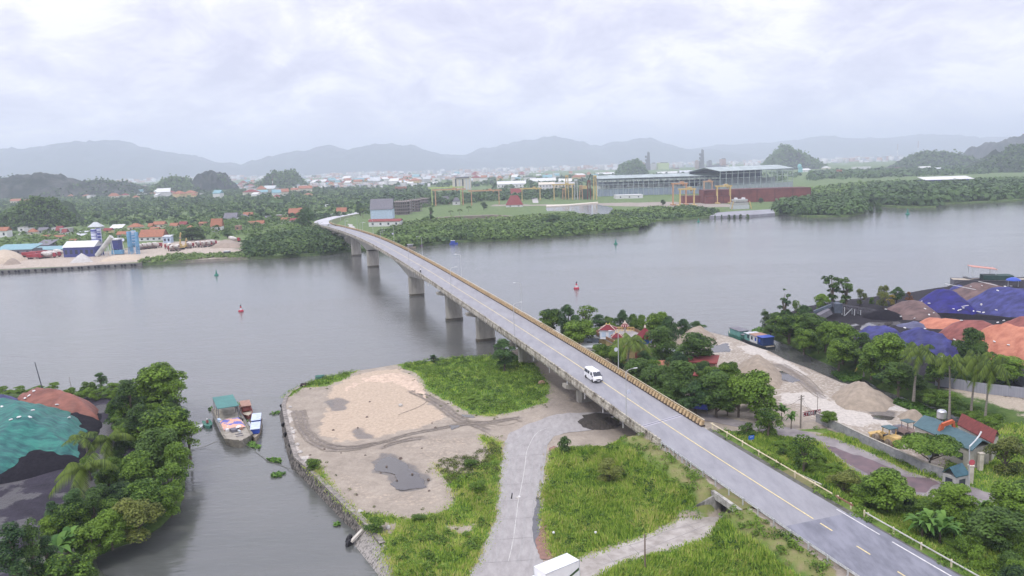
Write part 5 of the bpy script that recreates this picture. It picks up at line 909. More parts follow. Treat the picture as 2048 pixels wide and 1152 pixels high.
# long shipyard sheds
def portal_shed(label, u0, v0, u1, v1, hgt, dep, nb, roofm, colm, back, low, zb=1.5):
    a = P(u0, v0, zb); b = P(u1, v1, zb); L_ = (b-a).length; t = thing('shipyard_shed', label, 'shed', a, angle(a, b)); e = MB(); e.xprism([(-1, hgt), (dep/2, hgt+dep*.09), (dep+1, hgt), (dep+1, hgt+.6), (dep/2, hgt+dep*.09+.8), (-1, hgt+.6)], -1, L_+1); e.build('roof', roofm, t)
    e = MB(); e.box((L_/2, dep-.5, hgt/2), (L_, .4, hgt)); e.build('back_wall', back, t)
    e = MB(); e.box((L_/2, dep*.55, hgt*.3), (L_, .5, hgt*.6)); e.build('partition', low, t)
    for k in range(nb+1): e = MB(); x = L_*k/nb; e.box((x, 0, hgt/2), (.7, .7, hgt)); e.build('column', colm, t)
    for z in (hgt*.42, hgt*.68, hgt*.9): e = MB(); e.box((L_/2, .1, z), (L_, .5, .7)); e.build('rail_beam', colm, t)
    return t, L_
lg = mat('shed_paint', (.36, .42, .42), .7, scale=.1); dk = mat('shed_dark', (.06, .08, .13), .8, scale=.1); skl = mat('skylight', (.75, .78, .74), .5, c2=(.3, .33, .33), scale=.05, streak=(4, 1, 1), lo=.45, hi=.5)
t, L_ = portal_shed('long open shipyard shed with a thin pale roof behind the rusty hulls', 1196, 393, 1440, 386, 24, 40, 24, lg, lg, mat('shed_wall', (.30, .36, .42), .8, c2=(.16, .2, .27), scale=.08, streak=(6, 1, 1)), skl)
e = MB(); e.box((L_/2, .6, 5), (L_, .4, 10)); e.build('lower_wall', MATS['shed_wall'], t); e = MB(); e.box((L_/2, .8, 21), (L_, .4, 2.5)); e.build('eaves_strip', skl, t)
t, L_ = portal_shed('taller dark fronted shipyard hall right of the open shed', 1440, 388, 1585, 378, 30, 55, 13, lg, lg, dk, mat('hall_cladding', (.38, .42, .42), .8, c2=(.25, .29, .31), scale=.1, streak=(5, 1, 1)))
e = MB(); e.box((L_/2, .5, 5.5), (L_, .5, 11)); e.build('lower_cladding', MATS['hall_cladding'], t)
def fbox(name, label, cat, u0, u1, vb, vt, dep, m, rz=0, z=1.5):
    loc, w, h = fb(u0, u1, vb, vt, z); t = thing(name, label, cat, loc+Vector((0, dep/2, 0)), rz); e = MB(); e.box((0, 0, h/2), (w, dep, h)); e.build('body' if cat != 'building' else 'wall', m, t); return t, w, h
def hull(label, u0, u1, vb, vt, dep, blocks=3):
    loc, w, h = fb(u0, u1, vb, vt); t = thing('ship_hull', label, 'ship hull', loc+Vector((0, dep/2, 0))); e = MB()
    e.loft([[(x, -dep/2*k, 0), (x, -dep/2*k, h), (x, dep/2*k, h), (x, dep/2*k, 0)] for x, k in ((-w/2, .8), (-w/2+w*.12, 1), (w/2, 1))]); e.build('hull', HM['rust'], t)
    for k in range(blocks): e = MB(); e.box((-w/2+w*(k+1)/blocks-.6, -dep/2-.1, h/2), (.7, .5, h)); e.build('rib', mat('rust_dark', (.12, .04, .035), .9), t)
    e = MB(); e.box((0, 0, h+.4), (w*.99, dep*1.01, .6)); e.build('gunwale', MATS['rust_dark'], t)
hull('long rusty red unfinished ship hull in front of the dark hall', 1408, 1622, 404, 379, 26, 6); hull('lower rusty hull block under the big gantry crane', 1366, 1412, 406, 393, 18, 2); hull('rust brown hull section between the gantry legs', 1412, 1466, 407, 393, 14, 3)
def gantry(label, uL, uR, vb, vt, m, dep=14, aleg=True, cab=True, m2=None):
    loc, w, h = fb(uL, uR, vb, vt); t = thing('gantry_crane', label, 'gantry crane', loc); bt = max(1.2, w*.03)
    for s in (-1, 1):
        e = MB(); x = s*w/2
        for d in (-1, 1): e.beam((x+(d*w*.045 if aleg else 0), d*dep/2*.5, 0), (x+(d*w*.012 if aleg else 0), d*dep/2*.3, h-bt), bt*.8)
        e.box((x, 0, .8), (bt*(3 if aleg else 1), dep*.8, 1.2)); e.build('leg', m2 or m, t)
    e = MB(); e.box((0, -dep*.12, h-bt/2), (w*1.22, bt*.8, bt*1.3)); e.box((0, dep*.12, h-bt/2), (w*1.22, bt*.8, bt*1.3)); e.build('girder', m, t)
    if cab: e = MB(); e.box((w*.18, 0, h+bt*.7), (bt*3, dep*.3, bt*1.3)); e.box((w*.3, 0, h-bt*1.6), (bt*1.5, bt*1.5, bt*1.5)); e.build('trolley', m, t)
    return t
gantry('leftmost gantry crane with green legs and a green beam', 864, 922, 410, 374, HM['green'], 10, False); gantry('salmon orange gantry crane between the green legs and the lawn', 871, 926, 411, 378, HM['orangep'], 10, False)
gantry('wide orange gantry crane standing right of the green one', 943, 998, 410, 380, HM['orangep'], 10, False); gantry('yellow gantry crane over the shipyard lane', 1044, 1080, 401, 376, HM['yellow'], 12, False); gantry('slim yellow gantry crane before the white workshop', 1108, 1145, 400, 368, HM['yellow'], 12, False)
gantry('large orange gantry crane left of the rusty hulls', 1346, 1372, 410, 366, HM['orangep'], 18); gantry('yellow legged gantry crane over the lower hull', 1360, 1388, 412, 377, HM['yellow'], 18); gantry('big ochre gantry crane spanning the hull sections', 1434, 1460, 407, 371, HM['yellow'], 18); gantry('rear salmon gantry crane behind the big ochre one', 1408, 1424, 392, 362, HM['orangep'], 14)
loc, w, h = fb(1165, 1176, 398, 348); t = thing('harbour_crane', 'dark green harbour crane with a raised jib beside the long shed', 'harbour crane', loc); gd = mat('crane_dark', (.06, .11, .07), .7)
e = MB(); e.box((0, 0, h*.2), (8, 8, h*.4)); e.build('tower', gd, t); e = MB(); e.beam((0, 0, h*.42), (w*1.0, 0, h), 1.6, 1.6); e.build('jib', gd, t); e = MB(); e.box((-2, 0, h*.46), (8, 6, 5)); e.build('cabin', HM['yellow'], t)
for i, (u, vt, m_) in enumerate([(1134, 352, 'yellow'), (1152, 360, 'tin'), (1178, 362, 'rust'), (1128, 378, 'orangep'), (1190, 352, 'yellow'), (1162, 372, 'orangep')]):
    loc, w, h = fb(u-1.5, u+1.5, 399, vt); t = thing('crane_mast', ['yellow mast before the white workshop', 'grey lattice mast right of the workshop', 'rusty mast near the harbour crane', 'orange frame mast below the workshop', 'yellow mast at the left end of the long shed', 'orange mast under the harbour crane'][i], 'mast', loc)
    e = MB(); [bar(e, [(x, y, 0), (x*.6, y*.6, h)], .8) for x in (-2, 2) for y in (-2, 2)]; e.build('lattice', HM[m_], t); e = MB(); e.box((0, 0, h), (4, 4, 2)); e.build('head', HM[m_], t)
# apartment block, halls
loc, w, h = fb(905, 942, 380, 356); t = thing('apartment_block', 'tall grey and white apartment block behind the gantry cranes', 'apartment block', loc); e = MB(); e.box((0, 9, h/2), (w, 18, h)); e.build('wall', HM['cream'], t)
e = MB(); e.box((w*.03, 8, h+1), (w*.75, 20, 2.2)); e.build('roof', HM['slate'], t)
for k, x in enumerate((-.32, -.12, .06, .25, .42)): e = MB(); e.box((x*w, -.3, h*.48), (w*.07, .8, h*.86)); e.build('window_strip', HM['glass'] if k in (0, 2) else HM['tin'], t)
for lb, u0, u1, vb, vt, vr, wa, ro, kd, wn, st in [('long white factory hall behind the gantry cranes', 994, 1052, 376, 368, 364, 'white', 'whiter', 'shed', 8, 1), ('white vaulted warehouse behind the yellow gantry', 1060, 1112, 368, 362, 358, 'white', 'whiter', 'gable', 5, 1), ('white warehouse with a sloping roof right of the vaulted one', 1118, 1144, 368, 363, 359, 'cream', 'whiter', 'gable', 2, 1),
    ('white three storey workshop with rows of small dark windows', 1078, 1110, 387, 369, 366, 'white', 'cream', 'gable', 5, 3), ('pale workshop wing with arched openings', 1110, 1150, 384, 368, 366, 'cream', 'grey', 'shed', 6, 2), ('white roofed hall left of the long shed', 1192, 1234, 352, 348, 346, 'white', 'whiter', 'shed', 3, 1), ('flat white broken building in the shipyard grass', 1232, 1286, 397, 391, 390, 'white', 'whiter', 'flat', 3, 1),
    ('white and orange factory on the far right plain', 1710, 1742, 342, 334, 333, 'white', 'whiter', 'flat', 3, 1), ('white warehouse left of the wooded far right hill', 1842, 1864, 342, 337, 334, 'white', 'whiter', 'gable', 2, 1), ('long grey warehouse under the wooded far right hill', 1864, 1890, 342, 338, 336, 'grey', 'tin', 'gable', 3, 1), ('white warehouse below the dark right hill', 1950, 1980, 343, 337, 334, 'white', 'whiter', 'gable', 2, 1),
    ('white hall left of the pointed karst hill', 1604, 1622, 344, 340, 338, 'white', 'whiter', 'shed', 2, 1), ('small hipped house right of the pointed hill', 1648, 1662, 338, 335, 333, 'cream', 'whiter', 'hip', 1, 1), ('teal roofed workshop right of the pointed hill', 1684, 1706, 347, 344, 343, 'blue', 'teal', 'gable', 2, 1), ('orange store before the far right plain', 1680, 1684, 350, 340, 339, 'orange', 'orange', 'flat', 1, 1),
    ('wide low roofed open shed in the far right wood', 1850, 1948, 369, 359, 355, 'navy', 'whiter', 'shed', 5, 1), ('second pale roof in front of the wide open shed', 1866, 1912, 364, 361, 359, 'tin', 'whiter', 'shed', 3, 1), ('long brownish works wall in the far right plain', 1762, 1808, 340, 335, 334, 'rust', 'slate', 'flat', 3, 1), ('pale long roof behind the shipyard hall', 1315, 1356, 350, 346, 344, 'white', 'whiter', 'gable', 3, 1), ('grey vaulted roof behind the shipyard hall', 1360, 1386, 350, 345, 342, 'grey', 'tin', 'gable', 2, 1)]:
    fhouse(u0, u1, vb, vt, vr, wa, ro, kd, lb, wn, st, dep=22, cat='building', name='warehouse')
# cement works
cw = mat('cement_tower', (.10, .09, .10), .9, scale=.05); cs = mat('cement_silo', (.28, .2, .16), .9)
for lb, u, vt, s in (('left slender cement works tower wreathed in steam', 1296, 305, 0), ('right slender cement works tower, the taller one', 1404, 300, 1)):
    loc, w, h = fb(u-5, u+5, 345, vt, D=3800); t = thing('cement_tower', lb, 'cement tower', loc); e = MB()
    for k in range(5): ww = w*(.95-.13*k); e.box((.04*w*k, 8, h*(.1+.2*k)), (ww, ww, h*.2))
    e.build('frame', cw, t); e = MB()
    for k in range(3): e.lathe([(w*.18, h*(.3+.2*k)), (w*.26, h*(.36+.2*k)), (w*.26, h*(.42+.2*k))], 8, (-w*.35, 0, 0))
    e.build('cyclones', cw, t); e = MB(); e.tube([(w*.1, 8, h*.9), (w*.1, 8, h*1.05)], w*.1); e.build('stack', cw, t)
    e = MB(); e.lathe([(w*.45, 0), (w*.45, h*.42), (w*.1, h*.47)], 10, (-w*1.0, 0, 0)); e.build('silo', cs, t)
for lb, u0, u1, vb, vt, m_ in [('green grey mill building right of the left cement tower', 1302, 1312, 346, 327, 'grey'), ('pale frame building between the cement towers', 1316, 1338, 346, 326, 'green'), ('low brown store between the cement towers', 1346, 1360, 346, 337, 'brick'), ('grey mill tower right of the right cement tower', 1417, 1424, 346, 322, 'slate'), ('bulky grey mill right of the cement towers', 1412, 1446, 350, 332, 'slate'),
    ('brown topped cement block far right of the towers', 1443, 1452, 346, 318, 'brick'), ('cream cement store far right of the towers', 1446, 1458, 346, 330, 'cream'), ('white factory line right of the cement works', 1464, 1502, 343, 338, 'white')]:
    loc, w, h = fb(u0, u1, vb, vt, D=3900); t = thing('cement_building', lb, 'cement works', loc); e = MB(); e.box((0, 20, h/2), (w, 40, h)); e.build('wall', HM[m_], t); e = MB(); e.box((w*.1, 15, h+2), (w*.6, 20, 4)); e.build('roof_plant', cw, t)
loc, w, h = fb(1595, 1603, 345, 328, D=2300); t = thing('water_tower', 'turquoise water tower in front of the pointed karst hill', 'water tower', loc); tq = mat('turquoise', (.25, .55, .58), .6); e = MB(); e.lathe([(w*.3, 0), (w*.3, h*.5), (w*.5, h*.6), (w*.5, h*.85), (w*.15, h)], 10); e.build('tank', tq, t); e = MB(); e.box((w*.5, 0, h*.3), (w*.4, w*.4, h*.6)); e.build('legs', tq, t)
for i, (u, vb, vt) in enumerate([(1795, 318, 288), (1836, 318, 282)]): loc, w, h = fb(u-1, u+1, vb, vt, D=6500); t = thing('chimney', ['left faint chimney before the far mountains', 'right faint chimney before the far mountains'][i], 'chimney', loc); e = MB(); e.tube([(0, 0, 0), (0, 0, h*.6)], [4.5, 3.6], 8); e.build('lower_shaft', HM['white'], t); e = MB(); e.tube([(0, 0, h*.6), (0, 0, h)], [3.6, 3], 8); e.build('upper_shaft', HM['brick'], t)
loc, w, h = fb(544, 547, 381, 357); t = thing('radio_mast', 'red and white lattice radio mast at the twin peaked hill', 'radio mast', loc); 
for k in range(5): e = MB(); e.beam((0, 0, h*k/5), (0, 0, h*(k+1)/5), 2.2-.3*k); e.build('mast_section', HM['white' if k % 2 else 'red'], t)
# half built row houses
fr = mat('bare_frame', (.30, .26, .24), .9, c2=(.2, .17, .16), scale=.3)
def frame_block(label, u0, u1, vb, vt, dep, nb, ns, rz=0):
    loc, w, h = fb(u0, u1, vb, vt); t = thing('unfinished_building', label, 'building', loc, rz)
    for s in range(ns+1): e = MB(); e.box((0, dep/2, h*s/ns), (w, dep, .5)); e.build('floor_slab', fr, t)
    for k in range(nb+1):
        for y in (0.3, dep): e = MB(); e.box((-w/2+w*k/nb, y, h/2+.6), (.6, .6, h+1.5)); e.build('column', fr, t)
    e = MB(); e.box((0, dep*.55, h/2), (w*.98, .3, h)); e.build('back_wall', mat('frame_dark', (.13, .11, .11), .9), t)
frame_block('unfinished concrete frame block right of the grey gabled white house', 783, 814, 430, 404, 22, 7, 4, -.1); frame_block('unfinished frame wing farther right with open storeys', 812, 836, 424, 401, 20, 6, 4, -.1); frame_block('farthest unfinished frame wing of the row', 834, 852, 414, 398, 20, 5, 3, -.1)
fhouse(741, 785, 438, 419, 404, 'blue', 'slate', 'gable', 'big white end house with a grey gable roof beside the frames', 0, 1, dep=14); fhouse(817, 830, 423, 405, 404, 'white', 'tin', 'flat', 'white finished stairwell house inside the unfinished row', 2, 3, dep=12)
loc = P(772, 452, 1.5); house('long red roofed shelter near the far bridge end', 'shelter', loc, -.12, 27, 9, 4.2, 'white', 'red', 'gable', 4, 1.6, name='shelter')
# gantry yard road, dock, pond pier
def slab(name, label, cat, pts, z0, z1, m): c = sum((Vector((p[0], p[1], 0)) for p in pts), Vector())/len(pts); e = MB(); e.prism([(p[0]-c.x, p[1]-c.y) for p in pts], z0, z1); o = e.build(name, m); o.location = c; return tag(o, label, cat)
slab('dry_dock_slab', 'low grey dock slab at the water below the hulls', 'dock', [P(u, v, 1) for u, v in ((1419, 435), (1500, 433), (1550, 429), (1545, 421), (1470, 425), (1430, 428))], -1, 2.2, mat('dock_grey', (.32, .33, .36), .8, c2=(.2, .2, .22), scale=.1, coord='World'))
slab('pond_pier', 'narrow concrete pier along the far edge of the pond', 'pier', [P(u, v, 1.5) for u, v in Q('A3', [(255, 600), (420, 595), (640, 577), (640, 583), (420, 604), (255, 612)])], 0, 2.6, HM['cream'])
slab('river_wall', 'brown retaining wall in front of the lawn under the gantry', 'wall', [P(u, v, 1.5) for u, v in Q('A2', [(1340, 712), (1500, 700), (1760, 690), (1903, 700), (1903, 704), (1760, 695), (1500, 705), (1340, 718)])], 1, 4.6, mat('old_brown_wall', (.22, .19, .15), .9, scale=.2))
slab('side_lane', 'pale lane running up through the shipyard', 'lane', [P(u, v, 1.5) for u, v in ((1068, 405), (1076, 405), (1074, 392), (1064, 385), (1060, 385), (1062, 393))], 1, 1.62, HM['tin']) if False else None
struct(sheet('shipyard_lane', [tuple(P(u, v, 1.5)[:2]) for u, v in ((1066, 406), (1077, 406), (1074, 392), (1064, 385), (1060, 385), (1062, 393))], 1.6, mat('lane', (.45, .43, .42), .8), 8, .5, 40))
struct(sheet('farm_path', [tuple(P(u, v, 1.5)[:2]) for u, v in ((696, 448), (704, 449), (712, 458), (706, 462), (699, 455))], 1.62, MATS['lane'], 6, 1, 41))
loc, w, h = fb(1466, 1498, 418, 396); t = thing('ship_block', 'grey ship superstructure block propped on the dock', 'ship block', loc+Vector((0, 5, 0)))
for k, (a, b_) in enumerate(((1, .34), (.9, .25), (.8, .2))): e = MB(); e.box((0, 0, h*(.17+.3*k)), (w*a, 12, h*b_)); e.build('deck_block', HM['grey' if k else 'tin'], t)
for x in (-.4, .4): e = MB(); e.box((x*w*.6, 0, h*.93), (w*.14, 5, h*.16)); e.build('vent', HM['white'], t)
for x in (-.55, .58): e = MB(); e.beam((x*w*1.1, -6, 0), (x*w*.9, -6, h*.7), .8); e.build('prop', HM['yellow'], t)
# islets, posts in the far water
for i, (u, v, w_) in enumerate([(1430, 439, 3), (1443, 438, 3), (1458, 438, 5), (1469, 438, 5), (1481, 437, 5), (1495, 437, 6), (1742, 425, 9), (1756, 424, 12)]): put_tree('bushC', P(u, v, -.2), 3.5 if i < 6 else 8, w_*1.6*P(u, v, 0).y/F, 'round mangrove bush standing alone in the river off the dock' if i < 6 else ['left mangrove islet off the wooded point', 'right mangrove islet off the wooded point'][i-6], 'bushes standing in the river off the dock' if i < 6 else None)
# ------------------------------------------------------------------ left batching plant and quay
qa = [P(u, v, 1.5) for u, v in ((-300, 559), (0, 541.5), (100, 536.5), (200, 530.5), (284, 526.5))]
t = wthing('quay_wall', 'long dark concrete quay wall with tyre fenders on the far left bank', 'quay wall', qa[1]); 
for a, b in zip(qa, qa[1:]): e = MB(); vwall(e, a, b, -1.5, 1.75, 1.75, 1.2); e.build('wall_section', mat('quay_dark', (.24, .23, .21), .9, c2=(.10, .10, .10), scale=.12, coord='World', streak=(1, 1, .3)), t)
ty = MB().lathe([(.3, -.15), (.62, -.2), (.7, 0), (.62, .2), (.3, .15)], 10, ax=(0, 1, 0)); tyre = mat('tyre_black', (.025, .025, .028), .8)
for i in range(26): p = P(6+i*10.6+random.uniform(-3, 3), 0, 0); u = 6+i*10.6; v = np.interp(u, (0, 100, 200, 284), (541.5, 536.5, 530.5, 526.5)); p = P(u, v, 1.5); o = ty.build('tyre_fender', tyre, t); 
for i, o in enumerate([o for o in KIDS[t.name] if o.name.startswith('tyre_fender')]):
    u = 6+i*10.6+(i*7 % 5)*1.3; v = np.interp(u, (0, 100, 200, 284), (541.5, 536.5, 530.5, 526.5)); p = P(u, v, 1.5); o.data = KIDS[t.name][4].data if False else o.data
    o.location = (p.x-qa[1].x, p.y-qa[1].y-.75, p.z-qa[1].z-.7)
# reset tyre meshes to their own origin
tm = MB().lathe([(.3, -.15), (.62, -.2), (.7, 0), (.62, .2), (.3, .15)], 10, ax=(0, 1, 0)); tmo = tm.build('x', tyre); tmd = tmo.data; bpy.data.objects.remove(tmo)
for o in KIDS[t.name]:
    if o.name.startswith('tyre_fender'): o.data = tmd
def silo(label, u0, u1, vb, vt, mb_, mt, legs=.35):
    loc, w, h = fb(u0, u1, vb, vt); t = thing('silo', label, 'silo', loc); r = w/2
    e = MB(); e.lathe([(.3, h*legs*.75), (r, h*legs), (r, h*.97), (r*.9, h)], 14); e.build('tank', mb_, t); e = MB(); e.lathe([(r*1.03, h*.9), (r*1.03, h*.985)], 14); e.build('band', mt, t)
    for a in range(4): e = MB(); c = (r*.85*math.cos(.8+a*1.57), r*.85*math.sin(.8+a*1.57)); e.beam((*c, 0), (*c, h*(legs+.08)), .35); e.build('leg', mt if a % 2 else mb_, t)
    for k in range(4): e = MB(); e.lathe([(r*1.02, h*(legs+.1+.13*k)), (r*1.02, h*(legs+.13+.13*k))], 14); e.build('hoop', mt, t)
    e = MB(); e.beam((r*1.1, -r*.4, 0), (r*1.1, -r*.4, h), .25); e.build('ladder', mt, t)
nv = mat('silo_navy', (.10, .12, .34), .6, scale=.3); wb = mat('silo_white', (.62, .65, .74), .6, scale=.3); cyan = mat('silo_cyan', (.18, .38, .56), .6, c2=(.10, .24, .40), scale=.4)
silo('white topped blue silo at the left of the batching plant', 184, 195, 509, 458, wb, nv); silo('second white topped blue silo right behind the first', 194, 204, 507, 457, nv, wb)
silo('front light blue silo of the right silo group', 255, 264, 508, 463, cyan, cyan); silo('rear light blue silo of the right silo group', 264, 273, 506, 461, cyan, MATS['silo_white']); silo('third light blue silo at the right end', 271, 278, 508, 464, cyan, cyan); silo('light blue silo half hidden at the back', 259, 268, 503, 465, cyan, cyan)
def conveyor(label, a, b, r, m, legs, name='conveyor'):
    t = wthing(name, label, 'conveyor', (a.x, a.y, 1.5)); e = MB(); e.tube([a, b], r, 8); e.build('tube_casing', m, t)
    for k in legs: q = a.lerp(b, k); e = MB(); e.beam((q.x-1, q.y, 1.5), q, .3); e.beam((q.x+1, q.y, 1.5), q, .3); e.build('trestle', HM['tin'], t)
gt = mat('conveyor_grey', (.52, .53, .50), .6, scale=.3)
conveyor('thick grey tube conveyor slanting up between the silo groups', P(194, 511, 2), PD(223, 473, P(210, 511, 2).y), 1.5, gt, (.4, .7, .95)); conveyor('shorter pale tube conveyor beside the light blue silos', P(232, 498, 2), PD(245, 479, P(238, 500, 2).y), 1.2, MATS['silo_white'], (.5, .9))
loc, w, h = fb(215, 240, 509, 470); t = thing('mixing_plant', 'dark blue concrete mixing plant building between the conveyors', 'plant', loc+Vector((0, 4, 0))); e = MB(); e.box((0, 0, h*.5), (w*.5, 6, h*.45)); e.build('mixer_house', HM['navy'], t)
for x in (-1, 1): e = MB(); e.box((x*w*.22, 0, h*.2), (.8, 5, h*.42)); e.build('support', HM['navy'], t)
e = MB(); e.box((0, 0, h*.76), (w*.62, 7, .8)); e.build('canopy', HM['whiter'], t); e = MB(); e.box((w*.25, -4, h*.12), (w*.9, 3, h*.2)); e.build('hopper', MATS['silo_cyan'], t)
house('long hall with dark blue walls and pale roof beside the white silos', 'hall', fb(127, 189, 514, 498)[0]+Vector((0, 6, 0)), 0, fb(127, 189, 514, 498)[1], 12, 6, 'navy', 'whiter', 'gable', 6, 3.2, name='hall')
for lb, u0, u1, vb, vt, vr, ro in [('wide teal grey roofed shed at the far left edge', -10, 64, 509, 500, 494, 'teal'), ('purple grey tin shed roof behind the red trucks', 70, 98, 497, 491, 485, 'slate'), ('low mint green shed roof behind the red trucks', 60, 128, 503, 500, 497, 'teal')]: fhouse(u0, u1, vb, vt, vr, 'slate', ro, 'shed', lb, 4, 1, dep=12, cat='shed', name='shed')
# mounds on the far left quay
sandm = mat('sand_heap', (.52, .44, .34), .95, c2=(.40, .33, .25), scale=.7, coord='World', bump=.4, det=8); sandd = mat('dark_sand_heap', (.33, .27, .22), .95, c2=(.24, .2, .16), scale=.7, coord='World', bump=.4, det=8); gravel = mat('gravel_heap', (.52, .50, .48), .95, c2=(.38, .37, .35), scale=1.2, coord='World', bump=.4)
def mound(name, label, cat, poly, z, slope, hmax, m, res=.8, bump=.15, bs=.5, sharp=0, ridge=0, seed=0, smooth=True, group=None, ragged=.4):
    poly = [tuple(p[:2]) for p in poly]; poly = resample(poly, max(res, 1.5), ragged, True, seed); pa = np.array(poly); x0, y0 = pa.min(0); x1, y1 = pa.max(0); gx, gy = np.meshgrid(np.arange(x0, x1, res), np.arange(y0, y1, res)); g = np.stack([gx.ravel(), gy.ravel()], 1); g = g[sdp(g, poly) > res*.5]
    r = delaunay_2d_cdt([Vector(q) for q in poly]+[Vector(q) for q in g], [], [list(range(len(poly)))], 1, 1e-4); vx = np.array([(v.x, v.y) for v in r[0]]); d = segdist(vx, poly, True); h = d*slope; h = hmax*(1-np.exp(-(h/hmax)*1.5))/(1-math.exp(-1.5)) if not sharp else hmax*(d/d.max())**sharp
    h = np.minimum(h, hmax*1.05); h = h*(1+bump*1.2*(n2(vx, bs, seed)))+bump*.5*n2(vx, bs*3, seed+1)*np.minimum(1, d)
    if ridge: h += ridge*np.minimum(1, d/1.5)*n2(np.column_stack([vx[:, 0]*1.0+vx[:, 1]*.3, vx[:, 1]*.25]), .55, seed+4)
    c = vx.mean(0); V = np.column_stack([vx[:, 0]-c[0], vx[:, 1]-c[1], np.maximum(h, 0)-.15]); o = mesh(name, V, [tuple(f) for f in r[2]], m, None, smooth); flipup(o); o.location = (c[0], c[1], z); return tag(o, label, cat, group)
mound('sand_heap', 'wide beige sand heap at the far left edge of the quay', 'sand heap', [P(*q, 1.5) for q in ((-30, 531), (0, 528), (40, 524), (54, 519), (40, 508), (10, 510), (-30, 515))], 1.5, .5, 5, sandm, 2.5, seed=1); mound('sand_heap', 'darker brown heap in front of the wide beige one', 'sand heap', [P(*q, 1.5) for q in ((5, 531), (43, 528), (38, 521), (16, 521))], 1.5, .7, 3.2, sandd, 1.8, seed=2)
mound('gravel_heap', 'pale grey gravel cone before the blue walled hall', 'gravel heap', [P(*q, 1.5) for q in ((138, 527), (186, 524), (180, 516), (150, 517))], 1.5, .7, 4, gravel, 1.8, seed=3); mound('sand_heap', 'low beige heap left of the mangroves', 'sand heap', [P(*q, 1.5) for q in ((418, 497), (486, 496), (480, 487), (440, 484))], 1.5, .5, 3.2, sandd, 2, seed=4); mound('sand_heap', 'low sand ridge beneath the light blue silos', 'sand heap', [P(*q, 1.5) for q in ((195, 524), (280, 520), (285, 512), (215, 515))], 1.5, .35, 1.8, sandm, 2.2, seed=5)
# trucks on the far left bank (one of each kind, then copies)
whl = mat('wheel_black', (.03, .03, .03), .8); redp = mat('truck_red', (.33, .04, .05), .5); whp = mat('vehicle_white', (.80, .81, .82), .35, var=.05); dirty = mat('dirty_paint', (.30, .22, .20), .7, scale=.6)
def wheels(t, xs, y, r, w=.35, m=None):
    for x in xs:
        for s in (-1, 1): e = MB(); e.lathe([(r*.5, -w/2), (r, -w/2), (r, w/2), (r*.5, w/2)], 12, (x, s*y, r), (0, 1, 0)); e.build('wheel', m or whl, t)
def mixer(label, loc, rz, group):
    t = thing('mixer_truck', label, 'mixer truck', loc, rz, group); e = MB(); e.box((0, 0, .95), (7.5, 2.1, .35)); e.build('chassis', dirty, t); e = MB(); e.yprism([(2.3, .8), (3.9, .8), (3.9, 1.9), (3.6, 2.9), (2.3, 2.9)], -1.15, 1.15); c = e.build('cab', redp, t)
    e = MB(); e.box((3.8, 0, 2.3), (.1, 1.9, .7), 0, 0, -.25); e.build('windscreen', HM['glass'], t); e = MB(); e.lathe([(.5, -3.3), (1.15, -2.3), (1.35, -.8), (1.2, .8), (.7, 2.2)], 14, (-.6, 0, 2.45), (.97, 0, -.22)); e.build('drum', mat('drum_white', (.68, .66, .62), .6, c2=(.45, .42, .38), scale=1), t)
    e = MB(); e.box((-3.7, 0, 2.9), (.5, 1.2, 1.1)); e.build('hopper', dirty, t); wheels(t, (3, -1.6, -2.9), .95, .5); return t
mx0 = mixer('first mixer truck of the row before the orange tiled hall', P(284, 499, 1.5), 1.2, 'mixer trucks on the left bank')
for i, (u, v, rz) in enumerate([(293, 498, 1.3), (303, 497, 1.2), (314, 496, 1.3), (337, 498, 2.3), (343, 502, 2.2), (353, 501, 2.4), (381, 496, 1.6), (397, 494, 1.6), (408, 494, 1.7), (418, 493, 1.6), (427, 491, 1.6), (469, 484, 0), (121, 511, .2), (108, 514, .3), (98, 516, .3)]):
    copy_tree(mx0, None, P(u, v, 1.5), rz, ORD[i+1]+' mixer truck counted from the first in the hall row', 1.05 if i else 1.05)
def dump(label, loc, rz, group):
    t = thing('dump_truck', label, 'dump truck', loc, rz, group); e = MB(); e.box((0, 0, 1), (8, 2.2, .4)); e.build('chassis', dirty, t); e = MB(); e.yprism([(2.6, .9), (4.2, .9), (4.2, 2.0), (3.9, 3.0), (2.6, 3.0)], -1.2, 1.2); e.build('cab', redp, t); e = MB(); e.box((4.08, 0, 2.4), (.1, 2, .7), 0, 0, -.25); e.build('windscreen', HM['glass'], t)
    e = MB(); e.yprism([(-4.2, 1.3), (2.3, 1.3), (2.5, 3.1), (-4.4, 3.1)], -1.25, 1.25); e.build('tipper_body', redp, t); wheels(t, (3.3, -1.8, -3.1), 1.0, .55); return t
d0 = dump('front red dump truck parked behind the sand heaps', P(70, 518, 1.5), .1, 'red dump trucks behind the sand heaps')
for i, (u, v) in enumerate([(86, 516), (60, 514), (76, 512), (90, 511)]): copy_tree(d0, None, P(u, v, 1.5), .1, ['red dump truck right of the front one', 'red dump truck left behind the front one', 'red dump truck in the middle of the second row', 'red dump truck at the right of the second row'][i])
